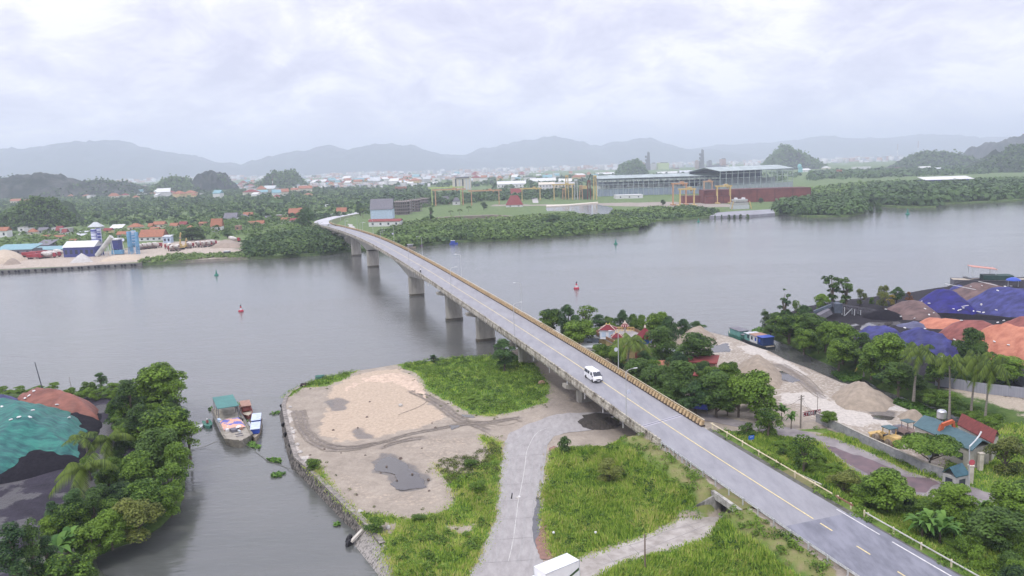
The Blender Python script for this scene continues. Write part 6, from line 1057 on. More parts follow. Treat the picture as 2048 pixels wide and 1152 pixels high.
def digger(label, loc, rz, m, s=1., boom=((0, 0, 1.8), (1.8, 0, 5.2), (4.6, 0, 5.6), (5.4, 0, 2.4)), grp=None, track=True):
    t = thing('excavator', label, 'excavator', loc, rz, grp, s)
    for y in (-1.1, 1.1): e = MB(); e.yprism([(-1.8, .15), (-2.0, .5), (-1.7, .9), (1.7, .9), (2.0, .5), (1.8, .15), (1.4, 0), (-1.4, 0)], y-.3, y+.3); e.build('track', whl, t)
    e = MB(); e.yprism([(-2.2, 1.0), (1.5, 1.0), (1.5, 1.5), (.2, 2.1), (-2.2, 2.1)], -1.3, 1.3); h_ = e.build('house', m, t); e = MB(); e.yprism([(.1, 1.5), (1.5, 1.5), (1.3, 2.9), (.1, 2.9)], -1.3, -.35); cb = e.build('cab', m, t); e = MB(); e.box((1.44, -.82, 2.2), (.1, .75, .9)); e.build('window', HM['glass'], cb)
    e = MB(); e.beam(boom[0], boom[1], .5, .6); e.beam(boom[1], boom[2], .45, .55); e.build('boom', m, t); e = MB(); e.beam(boom[2], boom[3], .38, .42); e.build('arm', m, t)
    e = MB(); x, _, z = boom[3]; e.yprism([(x-.2, z), (x+.5, z+.1), (x+.3, z-.9), (x-.7, z-.9)], -.5, .5); e.build('bucket', mat('bucket_grey', (.2, .18, .16), .7), t); e = MB(); e.tube([Vector(boom[0])+Vector((.5, 0, .1)), Vector(boom[1]).lerp(Vector(boom[2]), .3)-Vector((0, 0, .3))], .09, 6); e.build('hydraulic_ram', steelp, t); return t
digger('yellow excavator with its boom raised high among the mixer trucks', P(361, 499, 1.5), 2.6, HM['yellow'], 1.25, ((0, 0, 1.8), (-.6, 0, 6.5), (-1.4, 0, 8.8), (-.5, 0, 6.5))); digger('smaller yellow excavator right of the one with the high boom', P(372, 496, 1.5), 2.6, HM['yellow'], 1.0, ((0, 0, 1.8), (-.4, 0, 4.8), (-1.2, 0, 6.5), (-1.6, 0, 4.8)))
loc, w, h = fb(447, 458, 512, 503); t = thing('shed', 'small blue grey hut near the water on the far left bank', 'hut', loc); e = MB(); e.box((0, 1.5, h/2), (w, 3, h)); e.build('wall', HM['slate'], t); e = MB(); e.box((0, 1.5, h+.1), (w*1.1, 3.6, .2)); e.build('roof', HM['tin'], t)
canopy('bank_scrub', 'pale scrub along the left bank between quay and mangroves', W_((284, 526), (330, 523), (403, 518), (484, 514), (484, 510), (420, 511), (360, 511), (300, 519)), 160, 3, 2.6, 30, .6, 'far3', 1.3, 15, 0)
canopy('bank_scrub', 'trees between the left village houses', W_((-60, 500), (120, 495), (250, 486), (330, 482), (330, 462), (200, 462), (-60, 474)), 230, 3.2, 4.2, 26, .9, 'far1', 1.5, 16, .01); canopy('bank_scrub', 'trees around the village right of the hall', W_((330, 484), (440, 478), (630, 458), (630, 436), (430, 445), (330, 456)), 330, 3.2, 4.2, 26, .9, 'far1', 1.5, 17, .01)

# ------------------------------------------------------------------ near objects
def ROAD(u, v, dz=0):
    z = 6.
    for _ in range(60): p = P(u, v, z+dz); z = .5*z+.5*hzy(p.y)
    return Vector((p.x, p.y, z))
def sub(parent_obj, name, mb, m): o = mb.build(name, m, parent_obj); return o
LDA = math.atan2(LD.y, LD.x)
blk = mat('plastic_black', (.03, .03, .035), .5); glass = HM['glass']; chrome = mat('plate_white', (.75, .75, .75), .4); lampm = mat('headlamp', (.8, .8, .78), .15)
# white van on the bridge
vp = ROAD(1189, 762); off = hline(np.array([[vp.x, vp.y]]))[0]; vloc = HP(vp.y+1.2, float(off)+.1, .025); slope = (hzy(vp.y+3)-hzy(vp.y-3))/6
t = thing('van', 'white minibus van with dark side windows driving on the bridge', 'van', vloc); t.rotation_euler = (0, math.atan(slope)*LD.y, LDA+math.pi)
def vsec(x, zs, w): return [(x, -w, zs[0]), (x, -w*1.0, zs[1]), (x, -w*.86, zs[2]), (x, 0, zs[2]+.05), (x, w*.86, zs[2]), (x, w, zs[1]), (x, w, zs[0])]
e = MB(); e.loft([vsec(-2.4, (.45, 1.2, 1.9), .86), vsec(-2.3, (.3, 1.25, 2.06), .9), vsec(.9, (.28, 1.25, 2.1), .92), vsec(1.35, (.28, 1.22, 2.0), .92), vsec(2.0, (.28, 1.08, 1.3), .9), vsec(2.35, (.32, .75, .95), .86), vsec(2.42, (.4, .6, .8), .8)]); body = e.build('body', whp, t)
e = MB(); e.add([(1.36, -.76, 1.97), (1.36, .76, 1.97), (2.04, .82, 1.27), (2.04, -.82, 1.27)], [(3, 2, 1, 0)]); e.v = [(x+.03, y, z+.03) for x, y, z in e.v]; e.build('windscreen', glass, t)
for s in (-1, 1):
    for x0, x1 in ((-2.2, -.75), (-.65, .1), (.55, 1.45)):
        e = MB(); y = .93*s; q = [(x0, y, 1.28), (x1, y, 1.28), (x1-(.0 if x1 < 1 else .32), y-.1*s, 1.85), (x0, y-.1*s, 1.85)]; e.add(q+[(a, b-.06*s, c) for a, b, c in q], [(0, 1, 2, 3), (7, 6, 5, 4), (0, 4, 5, 1), (1, 5, 6, 2), (2, 6, 7, 3), (3, 7, 4, 0)]); e.build('side_window', glass, t)
    e = MB(); e.box((2.33, s*.66, .84), (.16, .3, .2)); e.build('headlight', lampm, t); e = MB(); e.box((1.75, s*1.02, 1.25), (.12, .16, .22)); e.build('mirror', blk, t)
e = MB(); e.box((2.38, 0, .42), (.2, 1.74, .26)); e.build('bumper', blk, t); e = MB(); e.box((2.4, 0, .72), (.1, .9, .16)); e.build('grille', blk, t); e = MB(); e.box((2.5, 0, .42), (.03, .5, .13)); e.build('number_plate', chrome, t); e = MB(); e.box((-2.38, 0, 1.55), (.06, 1.4, .5)); e.build('rear_window', glass, t); wheels(t, (1.55, -1.5), .84, .33, .22)
# white box truck
zt = G+3.45; A_, B_, C_, D_ = P(1070.3, 1132, zt), P(1136.6, 1105.4, zt), P(1156.7, 1121.2, zt), P(1089, 1148, zt); hd = angle(B_, A_); bw = (C_-B_).length; bl = (B_-A_).length; cc = (A_+B_+C_+D_)/4
t = thing('box_truck', 'white box truck on the loop road cut by the bottom of the picture', 'truck', (cc.x, cc.y, G+.05), hd); h0 = 1.05
e = MB(); e.box((0, 0, (h0+3.4)/2), (bl, bw, 3.4-h0)); bx = e.build('cargo_box', mat('truck_box', (.78, .78, .79), .4, var=.06), t)
e = MB()
for s in (-1, 1):
    e.box((0, s*bw/2, 3.38), (bl+.06, .07, .07)); e.box((0, s*bw/2, h0+.03), (bl+.06, .07, .07))
    for x in (-1, 1): e.box((x*bl/2, s*bw/2, (h0+3.4)/2), (.07, .07, 3.4-h0))
e.build('edge_trim', HM['tin'], bx)
for s in (-1, 1): e = MB(); e.add([(-bl*.5+.1, s*(bw/2+.012), 2.2), (-bl*.5+.1, s*(bw/2+.012), 2.55), (bl*.15, s*(bw/2+.012), 1.4), (bl*.02, s*(bw/2+.012), 1.4)], [(0, 1, 2, 3)] if s > 0 else [(3, 2, 1, 0)]); e.build('stripe', mat('stripe_green', (.05, .10, .04), .5), bx)
e = MB(); e.yprism([(bl/2+.12, .6), (bl/2+1.85, .6), (bl/2+1.9, 1.5), (bl/2+1.55, 2.35), (bl/2+.12, 2.4)], -bw*.47, bw*.47); cb = e.build('cab', whp, t); e = MB(); e.box((bl/2+1.76, 0, 1.95), (.06, bw*.8, .66), 0, 0, -.38); e.build('windscreen', glass, cb)
for s in (-1, 1): e = MB(); e.box((bl/2+.95, s*bw*.472, 1.85), (.9, .04, .6)); e.build('side_window', glass, cb)
e = MB(); e.box((-.1, 0, .85), (bl*1.1, .9, .3)); e.build('chassis', blk, t); wheels(t, (bl/2+.9, -bl/2+1.2), bw*.42, .48, .3)
# people
def person_mat(name, trousers, shirt, skin=(.36, .21, .14), hair=(.02, .018, .016), z=(.9, 1.42, 1.62), sc=1):
    m = bpy.data.materials.new(name); m.use_nodes = True; t = m.node_tree; c = t.nodes.new('ShaderNodeTexCoord'); s = t.nodes.new('ShaderNodeSeparateXYZ'); r = t.nodes.new('ShaderNodeValToRGB'); r.color_ramp.interpolation = 'CONSTANT'; mr = t.nodes.new('ShaderNodeMath'); mr.operation = 'DIVIDE'; mr.inputs[1].default_value = 1.8
    t.links.new(c.outputs['Object'], s.inputs[0]); t.links.new(s.outputs[2], mr.inputs[0]); t.links.new(mr.outputs[0], r.inputs[0]); e = r.color_ramp.elements; e[0].position = 0; e[0].color = (*trousers, 1); e[1].position = z[0]/1.8; e[1].color = (*shirt, 1)
    x = e.new(z[1]/1.8); x.color = (*skin, 1); x = e.new(z[2]/1.8); x.color = (*hair, 1); t.links.new(r.outputs[0], t.nodes['Principled BSDF'].inputs['Base Color']); return m
def person(label, loc, rz, pose, m, hat=None):
    J = {'stand': dict(pel=(0, 0, .95), ch=(0, 0, 1.32), nk=(0, 0, 1.47), hd=(.02, 0, 1.62), kn=[(.03, .1, .5), (.03, -.1, .5)], ft=[(0, .12, .06), (0, -.12, .06)], toe=[(.16, .13, .03), (.16, -.13, .03)], el=[(.05, .27, 1.12), (.1, -.27, 1.12)], ha=[(.22, .28, .95), (.28, -.25, 1.0)]),
         'ride': dict(pel=(-.15, 0, .85), ch=(0, 0, 1.2), nk=(.05, 0, 1.36), hd=(.1, 0, 1.52), kn=[(.3, .2, .78), (.3, -.2, .78)], ft=[(.18, .18, .34), (.18, -.18, .34)], toe=[(.34, .19, .32), (.34, -.19, .32)], el=[(.28, .28, 1.08), (.28, -.28, 1.08)], ha=[(.52, .26, 1.06), (.52, -.26, 1.06)]),
         'sit': dict(pel=(0, 0, .45), ch=(.02, 0, .82), nk=(.04, 0, .98), hd=(.08, 0, 1.13), kn=[(.42, .14, .5), (.42, -.14, .5)], ft=[(.45, .14, .06), (.45, -.14, .06)], toe=[(.6, .14, .03), (.6, -.14, .03)], el=[(.1, .26, .66), (.1, -.26, .66)], ha=[(.36, .2, .6), (.36, -.2, .6)])}[pose]
    t = thing('person', label, 'person', loc, rz); V = [J['pel'], J['ch'], J['nk'], J['hd'], tuple(np.array(J['hd'])+np.array((0, 0, .1)))]; E_ = [(0, 1), (1, 2), (2, 3), (3, 4)]; rad = [.145, .16, .06, .1, .075]
    for s in (0, 1):
        sg = 1 if s == 0 else -1; b = len(V); hip = (J['pel'][0], .09*sg, J['pel'][2]-.05); V += [hip, J['kn'][s], J['ft'][s], J['toe'][s]]; rad += [.095, .062, .042, .04]; E_ += [(0, b), (b, b+1), (b+1, b+2), (b+2, b+3)]
        b = len(V); sh = (J['ch'][0], .18*sg, J['ch'][2]+.08); V += [sh, J['el'][s], J['ha'][s]]; rad += [.062, .045, .034]; E_ += [(1, b), (b, b+1), (b+1, b+2)]
        hx = np.array(J['ha'][s]); dd = hx-np.array(J['el'][s]); dd /= np.linalg.norm(dd); pb = len(V)-1
        for f in range(4): b = len(V); o = np.array((0, (f-1.5)*.018, 0)); V += [tuple(hx+dd*.07+o), tuple(hx+dd*(.12-.008*abs(f-1))+o+np.array((0, 0, -.02)))]; rad += [.009, .008]; E_ += [(pb, b), (b, b+1)]
        b = len(V); V += [tuple(hx+dd*.04+np.array((0, -.035*sg, .015)))]; rad += [.01]; E_ += [(pb, b)]
    me = bpy.data.meshes.new('body'); me.from_pydata(V, E_, []); o = link(bpy.data.objects.new('body', me), t); me.materials.append(m); md = o.modifiers.new('skin', 'SKIN'); o.modifiers.new('sub', 'SUBSURF').levels = 1
    me.skin_vertices.new() if not me.skin_vertices else None
    for i, r in enumerate(rad): me.skin_vertices[0].data[i].radius = (r, r)
    me.skin_vertices[0].data[0].use_root = True; o.modifiers['sub'].render_levels = 1
    if hat: e = MB(); h = J['hd']; e.lathe([(.14, h[2]+.05), (.13, h[2]+.1), (.11, h[2]+.17), (.03, h[2]+.21)], 12, (h[0], h[1], 0)); e.build('helmet', hat, t)
    return t
def motorbike(label, loc, rz, colm, tilt=0):
    t = thing('motorbike', label, 'motorbike', loc, rz); t.rotation_euler = (tilt, 0, rz)
    for x in (-.62, .62): e = MB(); e.lathe([(.2, -.045), (.29, -.05), (.29, .05), (.2, .045)], 14, (x, 0, .29), (0, 1, 0)); e.build('wheel', whl, t)
    e = MB(); e.yprism([(-.75, .62), (-.3, .45), (.25, .4), (.5, .75), (.3, .82), (.1, .6), (-.2, .72), (-.8, .8)], -.12, .12); e.build('body', colm, t); e = MB(); e.box((-.3, 0, .79), (.75, .24, .1)); e.build('seat', blk, t); e = MB(); e.beam((.62, 0, .3), (.42, 0, .95), .07); e.beam((.42, -.32, 1.02), (.42, .32, 1.02), .04); e.build('handlebar', blk, t); return t
rp = ROAD(841, 545); mb_ = motorbike('motorbike ridden along the far part of the bridge', rp+Vector((0, 0, .03)), LDA, blk); person('rider in white shirt and dark helmet on the bridge motorbike', rp+Vector((0, 0, .04)), LDA, 'ride', person_mat('rider_clothes', (.03, .03, .05), (.75, .75, .76), z=(.86, 1.36, 1.55)), blk)
motorbike('dark motorbike parked on the grass at the far quay edge', P(608, 773, G+.05), .6, mat('bike_paint', (.06, .02, .03), .4))
# round stay signs and street lamps
lampg = mat('lamp_grey', (.50, .51, .52), .5, .2)
def lamp(label, y, side, sign=False, hgt=8.7):
    b = HP(y, 5.35*side, -.2); t = wthing('street_lamp', label, 'street lamp', b, 'lamps of the bridge' if False else None); into = -LN*side; e = MB(); top = b+Vector((0, 0, hgt)); e.tube([b, b+Vector((0, 0, 4)), top], [.09, .075, .055], 8); e.build('pole', lampg, t)
    e = MB(); e.tube([top, top+into*.5+Vector((0, 0, .35)), top+into*1.5+Vector((0, 0, .5))], .04, 6); e.build('arm', lampg, t); e = MB(); c = top+into*1.8+Vector((0, 0, .5)); e.loft([[c+into*a+LD*w*.7+Vector((0, 0, -.06)), c+into*a+LD*w*.7+Vector((0, 0, .04)), c+into*a-LD*w*.7+Vector((0, 0, .04)), c+into*a-LD*w*.7+Vector((0, 0, -.06))] for a, w in ((-.35, .1), (-.1, .22), (.35, .18))]); e.build('lantern', mat('lantern_white', (.72, .73, .74), .4), t)
    if sign:
        c = b+Vector((0, 0, 5.2))+into*.5; e = MB(); e.lathe([(.42, -.015), (.42, .015)], 20, c, tuple(-LD)); s = e.build('round_sign', mat('sign_back', (.6, .62, .7), .4), t); e = MB(); e.beam(c+Vector((0, 0, -.22))-LN*.35-LD*.03, c+Vector((0, 0, -.22))+LN*.35-LD*.03, .03, .05); e.beam(c+Vector((0, 0, .02))-LN*.38-LD*.03, c+Vector((0, 0, .02))+LN*.38-LD*.03, .03, .05); e.build('bracket', HM['slate'], s)
for i, y in enumerate([132.3, 186, 240, 297, 352, 408, 462]): lamp(f'left bridge lamp, {ORD[i]} from the near end'+(', with a round sign' if i == 0 else ''), y, -1, i == 0)
for i, y in enumerate([155, 209, 265, 320, 376, 432, 486]): lamp(f'right bridge lamp, {ORD[i]} from the near end'+(', with a round sign' if i in (0, 4) else ''), y, 1, i in (0, 4))
for i, (u, vb, vt) in enumerate([(663, 445, 428), (692, 460, 442), (681, 441, 428), (765, 475, 449), (726, 465, 445)]): b = P(u, vb, 4); hh = PD(u, vt, b.y).z-4; t = wthing('street_lamp', f'far bank street lamp, {ORD[i]} from the left past the bridge end' if i != 3 else 'far bank lamp with a bright head above the shelter', 'street lamp', b); e = MB(); e.tube([b, b+Vector((0, 0, hh))], .12, 6); e.build('pole', lampg, t); e = MB(); e.box(b+Vector((1, 0, hh)), (2.2, .35, .2)); e.build('lantern', MATS['lantern_white'], t)
# poles and signs
def pole(label, u, vb, vt, z, r, m, lean=0, arms=0, name='utility_pole', cat='pole'):
    b = P(u, vb, z); hh = PD(u, vt, b.y).z-z; t = wthing(name, label, cat, b); e = MB(); e.tube([b-Vector((0, 0, .3)), b+Vector((lean*hh, 0, hh))], [r, r*.7], 8); e.build('shaft', m, t); tp = b+Vector((lean*hh, 0, hh))
    for k in range(arms): e = MB(); e.box(tp-Vector((0, 0, .3+.5*k)), (1.5, .1, .1), .5); e.build('cross_arm', m, t)
    return t, b, tp
cpole = mat('pole_concrete', (.27, .24, .21), .9, c2=(.16, .14, .12), scale=2)
_, pb1, pt1 = pole('leaning concrete utility pole beside the yard gate sign', 1601, 856, 790, G, .17, cpole, -.0, 2); pole('thin pale pole behind the gate sign', 1634, 842, 788, G, .07, cpole); pole('slender dark pole standing behind the left tarped heap', 86, 781, 724, 1.6, .12, mat('dark_pole', (.07, .08, .1), .7), -.16); pole('short leaning stick on the grass strip behind the coal ground', 143, 776, 754, 1.6, .06, cpole, -.1); pole('lone wooden pole in the grass beside the side path', 1290, 1134, 1068, G+.3, .11, mat('wood_pole', (.20, .15, .12), .9)); pole('thin mast beside the barge roof behind the far right heap', 1979, 552, 533, 2, .1, HM['slate'])
def cable(label, a, b, sag=.8, r=.02): t = MB(); pts = [a.lerp(b, k/8)-Vector((0, 0, sag*4*(k/8)*(1-k/8))) for k in range(9)]; c = a; wone('cable', t.tube(pts, r, 4), MATS['plastic_black'], label, 'cable', a)
for i, (u, v, z) in enumerate([(1662, 856, 4.5), (1545, 812, 5), (1640, 835, 3.5)]): cable(['cable running right from the utility pole', 'cable running left from the utility pole into the trees', 'cable from the utility pole to the gate sign'][i], pt1-Vector((0, 0, .3+.2*i)), P(u, v, z))
rwp = mat('post_red', (.45, .04, .04), .6)
def signpost(label, u, vb, hh, face, z=G, w=1.1, htt=.7, roundp=False, stripes=2, rw=True, ang=0.35):
    b = P(u, vb, z); t = wthing('road_sign', label, 'road sign', b); n = 6
    for k in range(n): e = MB(); e.tube([b+Vector((0, 0, hh*k/n)), b+Vector((0, 0, hh*(k+1)/n))], .05, 6); e.build('post_band', (rwp if rw else blk) if k % 2 else MATS['white_paint'], t)
    e = MB()
    if roundp: e.lathe([(w/2, -.02), (w/2, .02)], 20, b+Vector((0, -.06, hh)), (0, 1, 0))
    else: e.box(b+Vector((0, -.06, hh)), (w, .05, htt), ang)
    pl = e.build('plate', face, t); return t, pl, b
sb = mat('sign_blue', (.04, .16, .62), .4); signpost('blue rectangular road sign on a red and white post beside the guard rail', 1502, 899, 2.1, sb)
for k, (dx, dz, w_) in enumerate([(0, .12, .6), (-.1, -.1, .5)]):
    p0 = P(1502, 899, G); e = MB(); e.box(p0+Vector((dx, -.11, 2.1+dz)), (w_, .02, .08), .35); o = e.build('sign_line', MATS['white_paint'], None); o.parent = KIDS['road_sign'][-1]; o.location = -Vector(WT['road_sign'])
signpost('round pale sign on a black and white post by the wide tree', 1857, 943, 2.6, MATS['sign_back'], w=.7, roundp=True, rw=False)
b = P(1938, 984, G); t = wthing('street_lamp', 'roadside lamp with a long curved white arm by the workshop gate', 'street lamp', b); tp = PD(1939, 893, b.y); e = MB(); e.tube([b, tp], [.1, .07], 8); e.build('pole', lampg, t); e = MB(); q = [tp, PD(1950, 882, b.y), PD(1958, 872, b.y), PD(1963, 863, b.y)]; e.tube(q, [.09, .09, .1, .12], 7); e.build('arm', mat('arm_white', (.72, .73, .74), .4), t)
e = MB(); c = PD(1944, 925, b.y-.15); e.lathe([(.43, -.02), (.43, .02)], 22, c, (0, 1, 0)); s = e.build('round_sign', mat('sign_red', (.50, .10, .12), .5), t); e = MB(); e.lathe([(.31, -.025), (.31, .025)], 20, c-Vector((0, .01, 0)), (0, 1, 0)); e.build('sign_face', HM['white'], s)
# gate sign with its lettering
a, b = P(1606, 832, G+1.4), P(1641, 826, G+1.4); t = wthing('gate_sign', 'narrow red and black letter board over the sand yard entrance', 'sign board', a); dd = (b-a); e = MB(); e.beam(a+Vector((0, 0, .3)), b+Vector((0, 0, .3)), .08, .85); e.build('board', mat('board_red', (.22, .02, .03), .5), t)
for k in (0.0, 1.0): q = a.lerp(b, k); e = MB(); e.beam(q-Vector((0, 0, 1.4)), q+Vector((0, 0, .8)), .1); e.build('post', HM['cream'], t)
e = MB(); e.beam(a+dd*.62-Vector((0, .06, -.3)), a+dd*.75-Vector((0, .06, -.3)), .03, .8); e.beam(a+dd*.3-Vector((0, .06, -.3)), a+dd*.38-Vector((0, .06, -.3)), .03, .8); e.build('dark_panel', blk, t)
def text(s, parent, loc, rot, size, m):
    c = bpy.data.curves.new('lettering', 'FONT'); c.body = s; c.size = size; c.extrude = .01; c.align_x = 'CENTER'; c.align_y = 'CENTER'; o = bpy.data.objects.new('lettering', c); link(o, parent); c.resolution_u = 3; bpy.context.view_layer.update(); me = bpy.data.meshes.new_from_object(o.evaluated_get(bpy.context.evaluated_depsgraph_get())); bpy.data.objects.remove(o); o = bpy.data.objects.new('lettering', me); link(o, parent)
    o.location = loc; o.rotation_euler = rot; me.materials.clear(); me.materials.append(m); return o
ga = angle(a, b)
for s, k in (('CTY', .17), ('081', .5), ('04', .87)): text(s, t, tuple(dd*k+Vector((math.sin(ga)*.08, -math.cos(ga)*.08-.02, .3))), (math.pi/2, 0, ga), .85, HM['white'])
a = P(1386, 815, G+2.0); t = wthing('banner', 'dark blue banner hanging under the grove trees', 'banner', a); e = MB(); e.beam(a+Vector((0, 0, .3)), P(1415, 815, G+2.3), .05, 1.0); e.build('cloth', mat('banner_blue', (.015, .03, .22), .6), t)
for q in (a, P(1415, 815, G+2)): e = MB(); e.beam(q-Vector((0, 0, 2.2)), q+Vector((0, 0, .8)), .06); e.build('post', HM['slate'], t)
# sand yard: heaps, wall
mound('sand_heap', 'tall sand heap behind the rounded yellow green tree', 'sand heap', px('B3', [(1440, 650), (1500, 690), (1600, 720), (1700, 740), (1762, 740), (1790, 700), (1780, 640), (1720, 580), (1640, 545), (1560, 545), (1480, 570)]), G-.05, .62, 3.9, sandd2 := mat('yard_sand', (.36, .30, .235), .95, c2=(.25, .21, .165), scale=.9, coord='World', bump=.5, det=9), .6, .10, .5, sharp=.85, seed=11)
mound('sand_heap', 'broad greyish heap at the river end of the sand yard', 'sand heap', px('B3', [(1030, 440), (1100, 455), (1200, 450), (1290, 430), (1345, 408), (1330, 385), (1250, 372), (1150, 372), (1070, 390)]), G-.05, .6, 3.9, sandd2, .8, .1, .5, sharp=.85, seed=12)
mound('sand_heap', 'rounded sand heap beside the canal, opposite the low grey wall', 'sand heap', px('B4', [(603, 930), (630, 1000), (720, 1045), (870, 1050), (1000, 1040), (1080, 1010), (1060, 960), (950, 920), (860, 885), (760, 870), (660, 885)]), G-.05, .6, 3.7, sandd2, .5, .14, .6, sharp=.85, seed=13)
mound('sand_heap', 'small low sand heap next to the teal roofed workshop', 'sand heap', px('B4', [(1090, 1090), (1160, 1130), (1260, 1125), (1310, 1100), (1270, 1075), (1190, 1065)]), G-.05, .6, 2.0, sandd2, .5, .1, .6, sharp=.85, seed=14)
mound('sand_heap', 'low pinkish sand bank on the far part of the cleared ground', 'sand heap', px('B2', [(345, 215), (440, 165), (540, 140), (660, 135), (740, 165), (790, 230), (780, 280), (700, 240), (600, 190), (500, 185), (420, 220), (360, 245)]), G-.08, .16, .55, mat('pink_sand', (.62, .49, .38), .95, c2=(.40, .31, .24), scale=1.1, coord='World', bump=1, det=9), .45, .5, .55, seed=15, ridge=.22)
t = wthing('yard_wall', 'long low grey wall along the sand yard beside the side road', 'wall', (YWALL[0][0], YWALL[0][1], G))
for a, b in zip(YWALL, YWALL[1:]): e = MB(); vwall(e, Vector(a), Vector(b), G-.4, G+1.65, G+1.65, .22); e.build('wall_panel', mat('wall_block', (.36, .36, .37), .9, c2=(.22, .22, .23), scale=1, coord='World', det=8), t); e = MB(); vwall(e, Vector(a), Vector(b), G+1.65, G+1.75, G+1.75, .32); e.build('coping', conc, t)
# workshop
def roofed(label, corners, zb, ze, zr, wallm, roofm, name='workshop', cat='building', open_=False, axis=0, ridge=True):
    c = sum((Vector((p[0], p[1], 0)) for p in corners), Vector())/4; t = wthing(name, label, cat, (c.x, c.y, zb)); a, b, c2, d = [Vector((p[0], p[1], 0)) for p in corners]; U = lambda p, z: (p.x, p.y, z); cen = (a+b+c2+d)/4; ins = lambda p: p.lerp(cen, .06)
    m1, m2 = ((a+d)/2, (b+c2)/2) if axis == 0 else ((a+b)/2, (c2+d)/2); e = MB()
    th = .12
    if axis == 0: fs = [[U(a, ze), U(b, ze), U(m2, zr), U(m1, zr)], [U(m1, zr), U(m2, zr), U(c2, ze), U(d, ze)]]
    else: fs = [[U(b, ze), U(c2, ze), U(m2, zr), U(m1, zr)], [U(m1, zr), U(m2, zr), U(d, ze), U(a, ze)]]
    for q in fs: e.add(q+[(x, y, z-th) for x, y, z in q], [(0, 1, 2, 3), (7, 6, 5, 4), (0, 4, 5, 1), (1, 5, 6, 2), (2, 6, 7, 3), (3, 7, 4, 0)])
    ro = e.build('roof', roofm, t)
    if ridge: e = MB(); e.beam(Vector(U(m1, zr+.04)), Vector(U(m2, zr+.04)), .3, .1); e.build('ridge_cap', mat('ridge_pale', (.6, .6, .58), .7), ro)
    w = [ins(p) for p in (a, b, c2, d)]
    if not open_:
        e = MB(); e.prism([p[:2] for p in w], zb-.3, ze-th-.03); e.build('wall', wallm, t)
        for i in range(4):
            p, q = w[i], w[(i+1) % 4]; L_ = (q-p).length; n_ = Vector(((q-p).y, -(q-p).x, 0)).normalized(); n_ = n_ if (p+q).dot(n_)*.5 > cen.dot(n_) else -n_
            for k in range(max(1, int(L_/3.5))): f = (k+.5)/max(1, int(L_/3.5)); s = p.lerp(q, f)+n_*.03; dr = (q-p).normalized(); e = MB(); e.beam(s-dr*.55+Vector((0, 0, (zb+ze)/2)), s+dr*.55+Vector((0, 0, (zb+ze)/2)), .08, 1.1); e.build('window', glass, t)
    else:
        for p in w: e = MB(); e.beam(p+Vector((0, 0, zb-.3)), p+Vector((0, 0, ze-th)), .22); e.build('post', wallm, t)
    return t
tealr = mat('teal_sheet', (.06, .125, .145), .5, c2=(.04, .09, .105), scale=1.2, coord='World'); tile = mat('maroon_tile', (.20, .045, .04), .8, c2=(.10, .025, .022), scale=.5, coord='World', streak=(3, 8, 1)); plaster = mat('plaster', (.55, .52, .46), .9, c2=(.38, .36, .32), scale=.7, coord='World')
roofed('long workshop with a teal sheet roof behind the wide tree', [P(1826, 849, 5.2), P(1868, 834, 5.2), P(1985, 886, 5.2), P(1944, 900, 5.2)], G, 5.1, 6.2, plaster, tealr, axis=1); roofed('workshop annexe with a dark red tiled roof', [P(1914, 846, 5.2), P(1932, 834, 5.2), P(2000, 868, 5.2), P(1987, 884, 5.2)], G, 5.0, 6.4, plaster, tile, axis=1)
roofed('small dark teal roofed hut beside the gate pillar', [P(1884, 942, G+2.3), P(1912, 953, G+2.3), P(1940, 947, G+2.3), P(1908, 930, G+2.3)], G, G+2.2, G+3.3, mat('hut_wall', (.40, .40, .38), .9), mat('dark_teal_sheet', (.03, .10, .13), .5, c2=(.02, .07, .09), scale=1), name='hut', cat='hut', axis=1)
for i, (u, vb) in enumerate([(1940, 966), (1960, 940)]): p = P(u, vb, G); t = wthing('gate_pillar', ['front cream gate pillar at the workshop entrance', 'rear cream gate pillar at the workshop entrance'][i], 'pillar', p); e = MB(); e.box(p+Vector((0, 0, 1.3)), (.6, .6, 2.6)); e.build('shaft', HM['cream'], t); e = MB(); e.box(p+Vector((0, 0, 2.68)), (.75, .75, .16)); e.build('cap', HM['cream'], t)
p = P(1882, 852, G); t = wthing('water_tank', 'steel water tank on a stand behind the workshop roof', 'water tank', p); e = MB(); e.lathe([(.75, G+1.5), (.8, G+1.6), (.8, G+2.7), (.6, G+2.95), (.3, G+3.05)], 18, (p.x, p.y, 0)); e.build('drum', mat('tank_steel', (.6, .62, .66), .3, .7), t)
for x in (-.5, .5):
    for y in (-.5, .5): e = MB(); e.beam(p+Vector((x, y, 0)), p+Vector((x, y, 1.6)), .12); e.build('leg', HM['slate'], t)
# wheel loader, second machine, orange excavator
lp = P(1772, 887, G); wa_ = angle(Vector(YWALL[4]), Vector(YWALL[2])); lo_m = mat('loader_yellow', (.60, .42, .16), .6, c2=(.42, .29, .12), scale=1.5)
t = thing('wheel_loader', 'faded yellow wheel loader with a teal canopy behind the yard wall', 'wheel loader', lp, wa_+.02)
e = MB(); e.yprism([(-2.9, .8), (-.4, .8), (-.4, 1.5), (-1.0, 1.9), (-2.8, 1.9), (-3.0, 1.4)], -.85, .85); e.build('engine_hood', lo_m, t); e = MB(); e.yprism([(-.3, .6), (1.6, .7), (1.5, 1.2), (-.3, 1.3)], -.45, .45); e.build('front_frame', lo_m, t)
cab = MB(); [cab.beam((x, y, 1.3), (x, y, 2.95), .12) for x in (-1.3, .1) for y in (-.7, .7)]; cb = cab.build('cab_frame', lo_m, t); e = MB(); e.box((-.6, 0, 3.02), (1.9, 1.8, .12)); e.build('canopy', tealr, cb); e = MB(); e.box((-.6, 0, 1.5), (1.4, 1.4, .3)); e.build('seat', blk, cb)
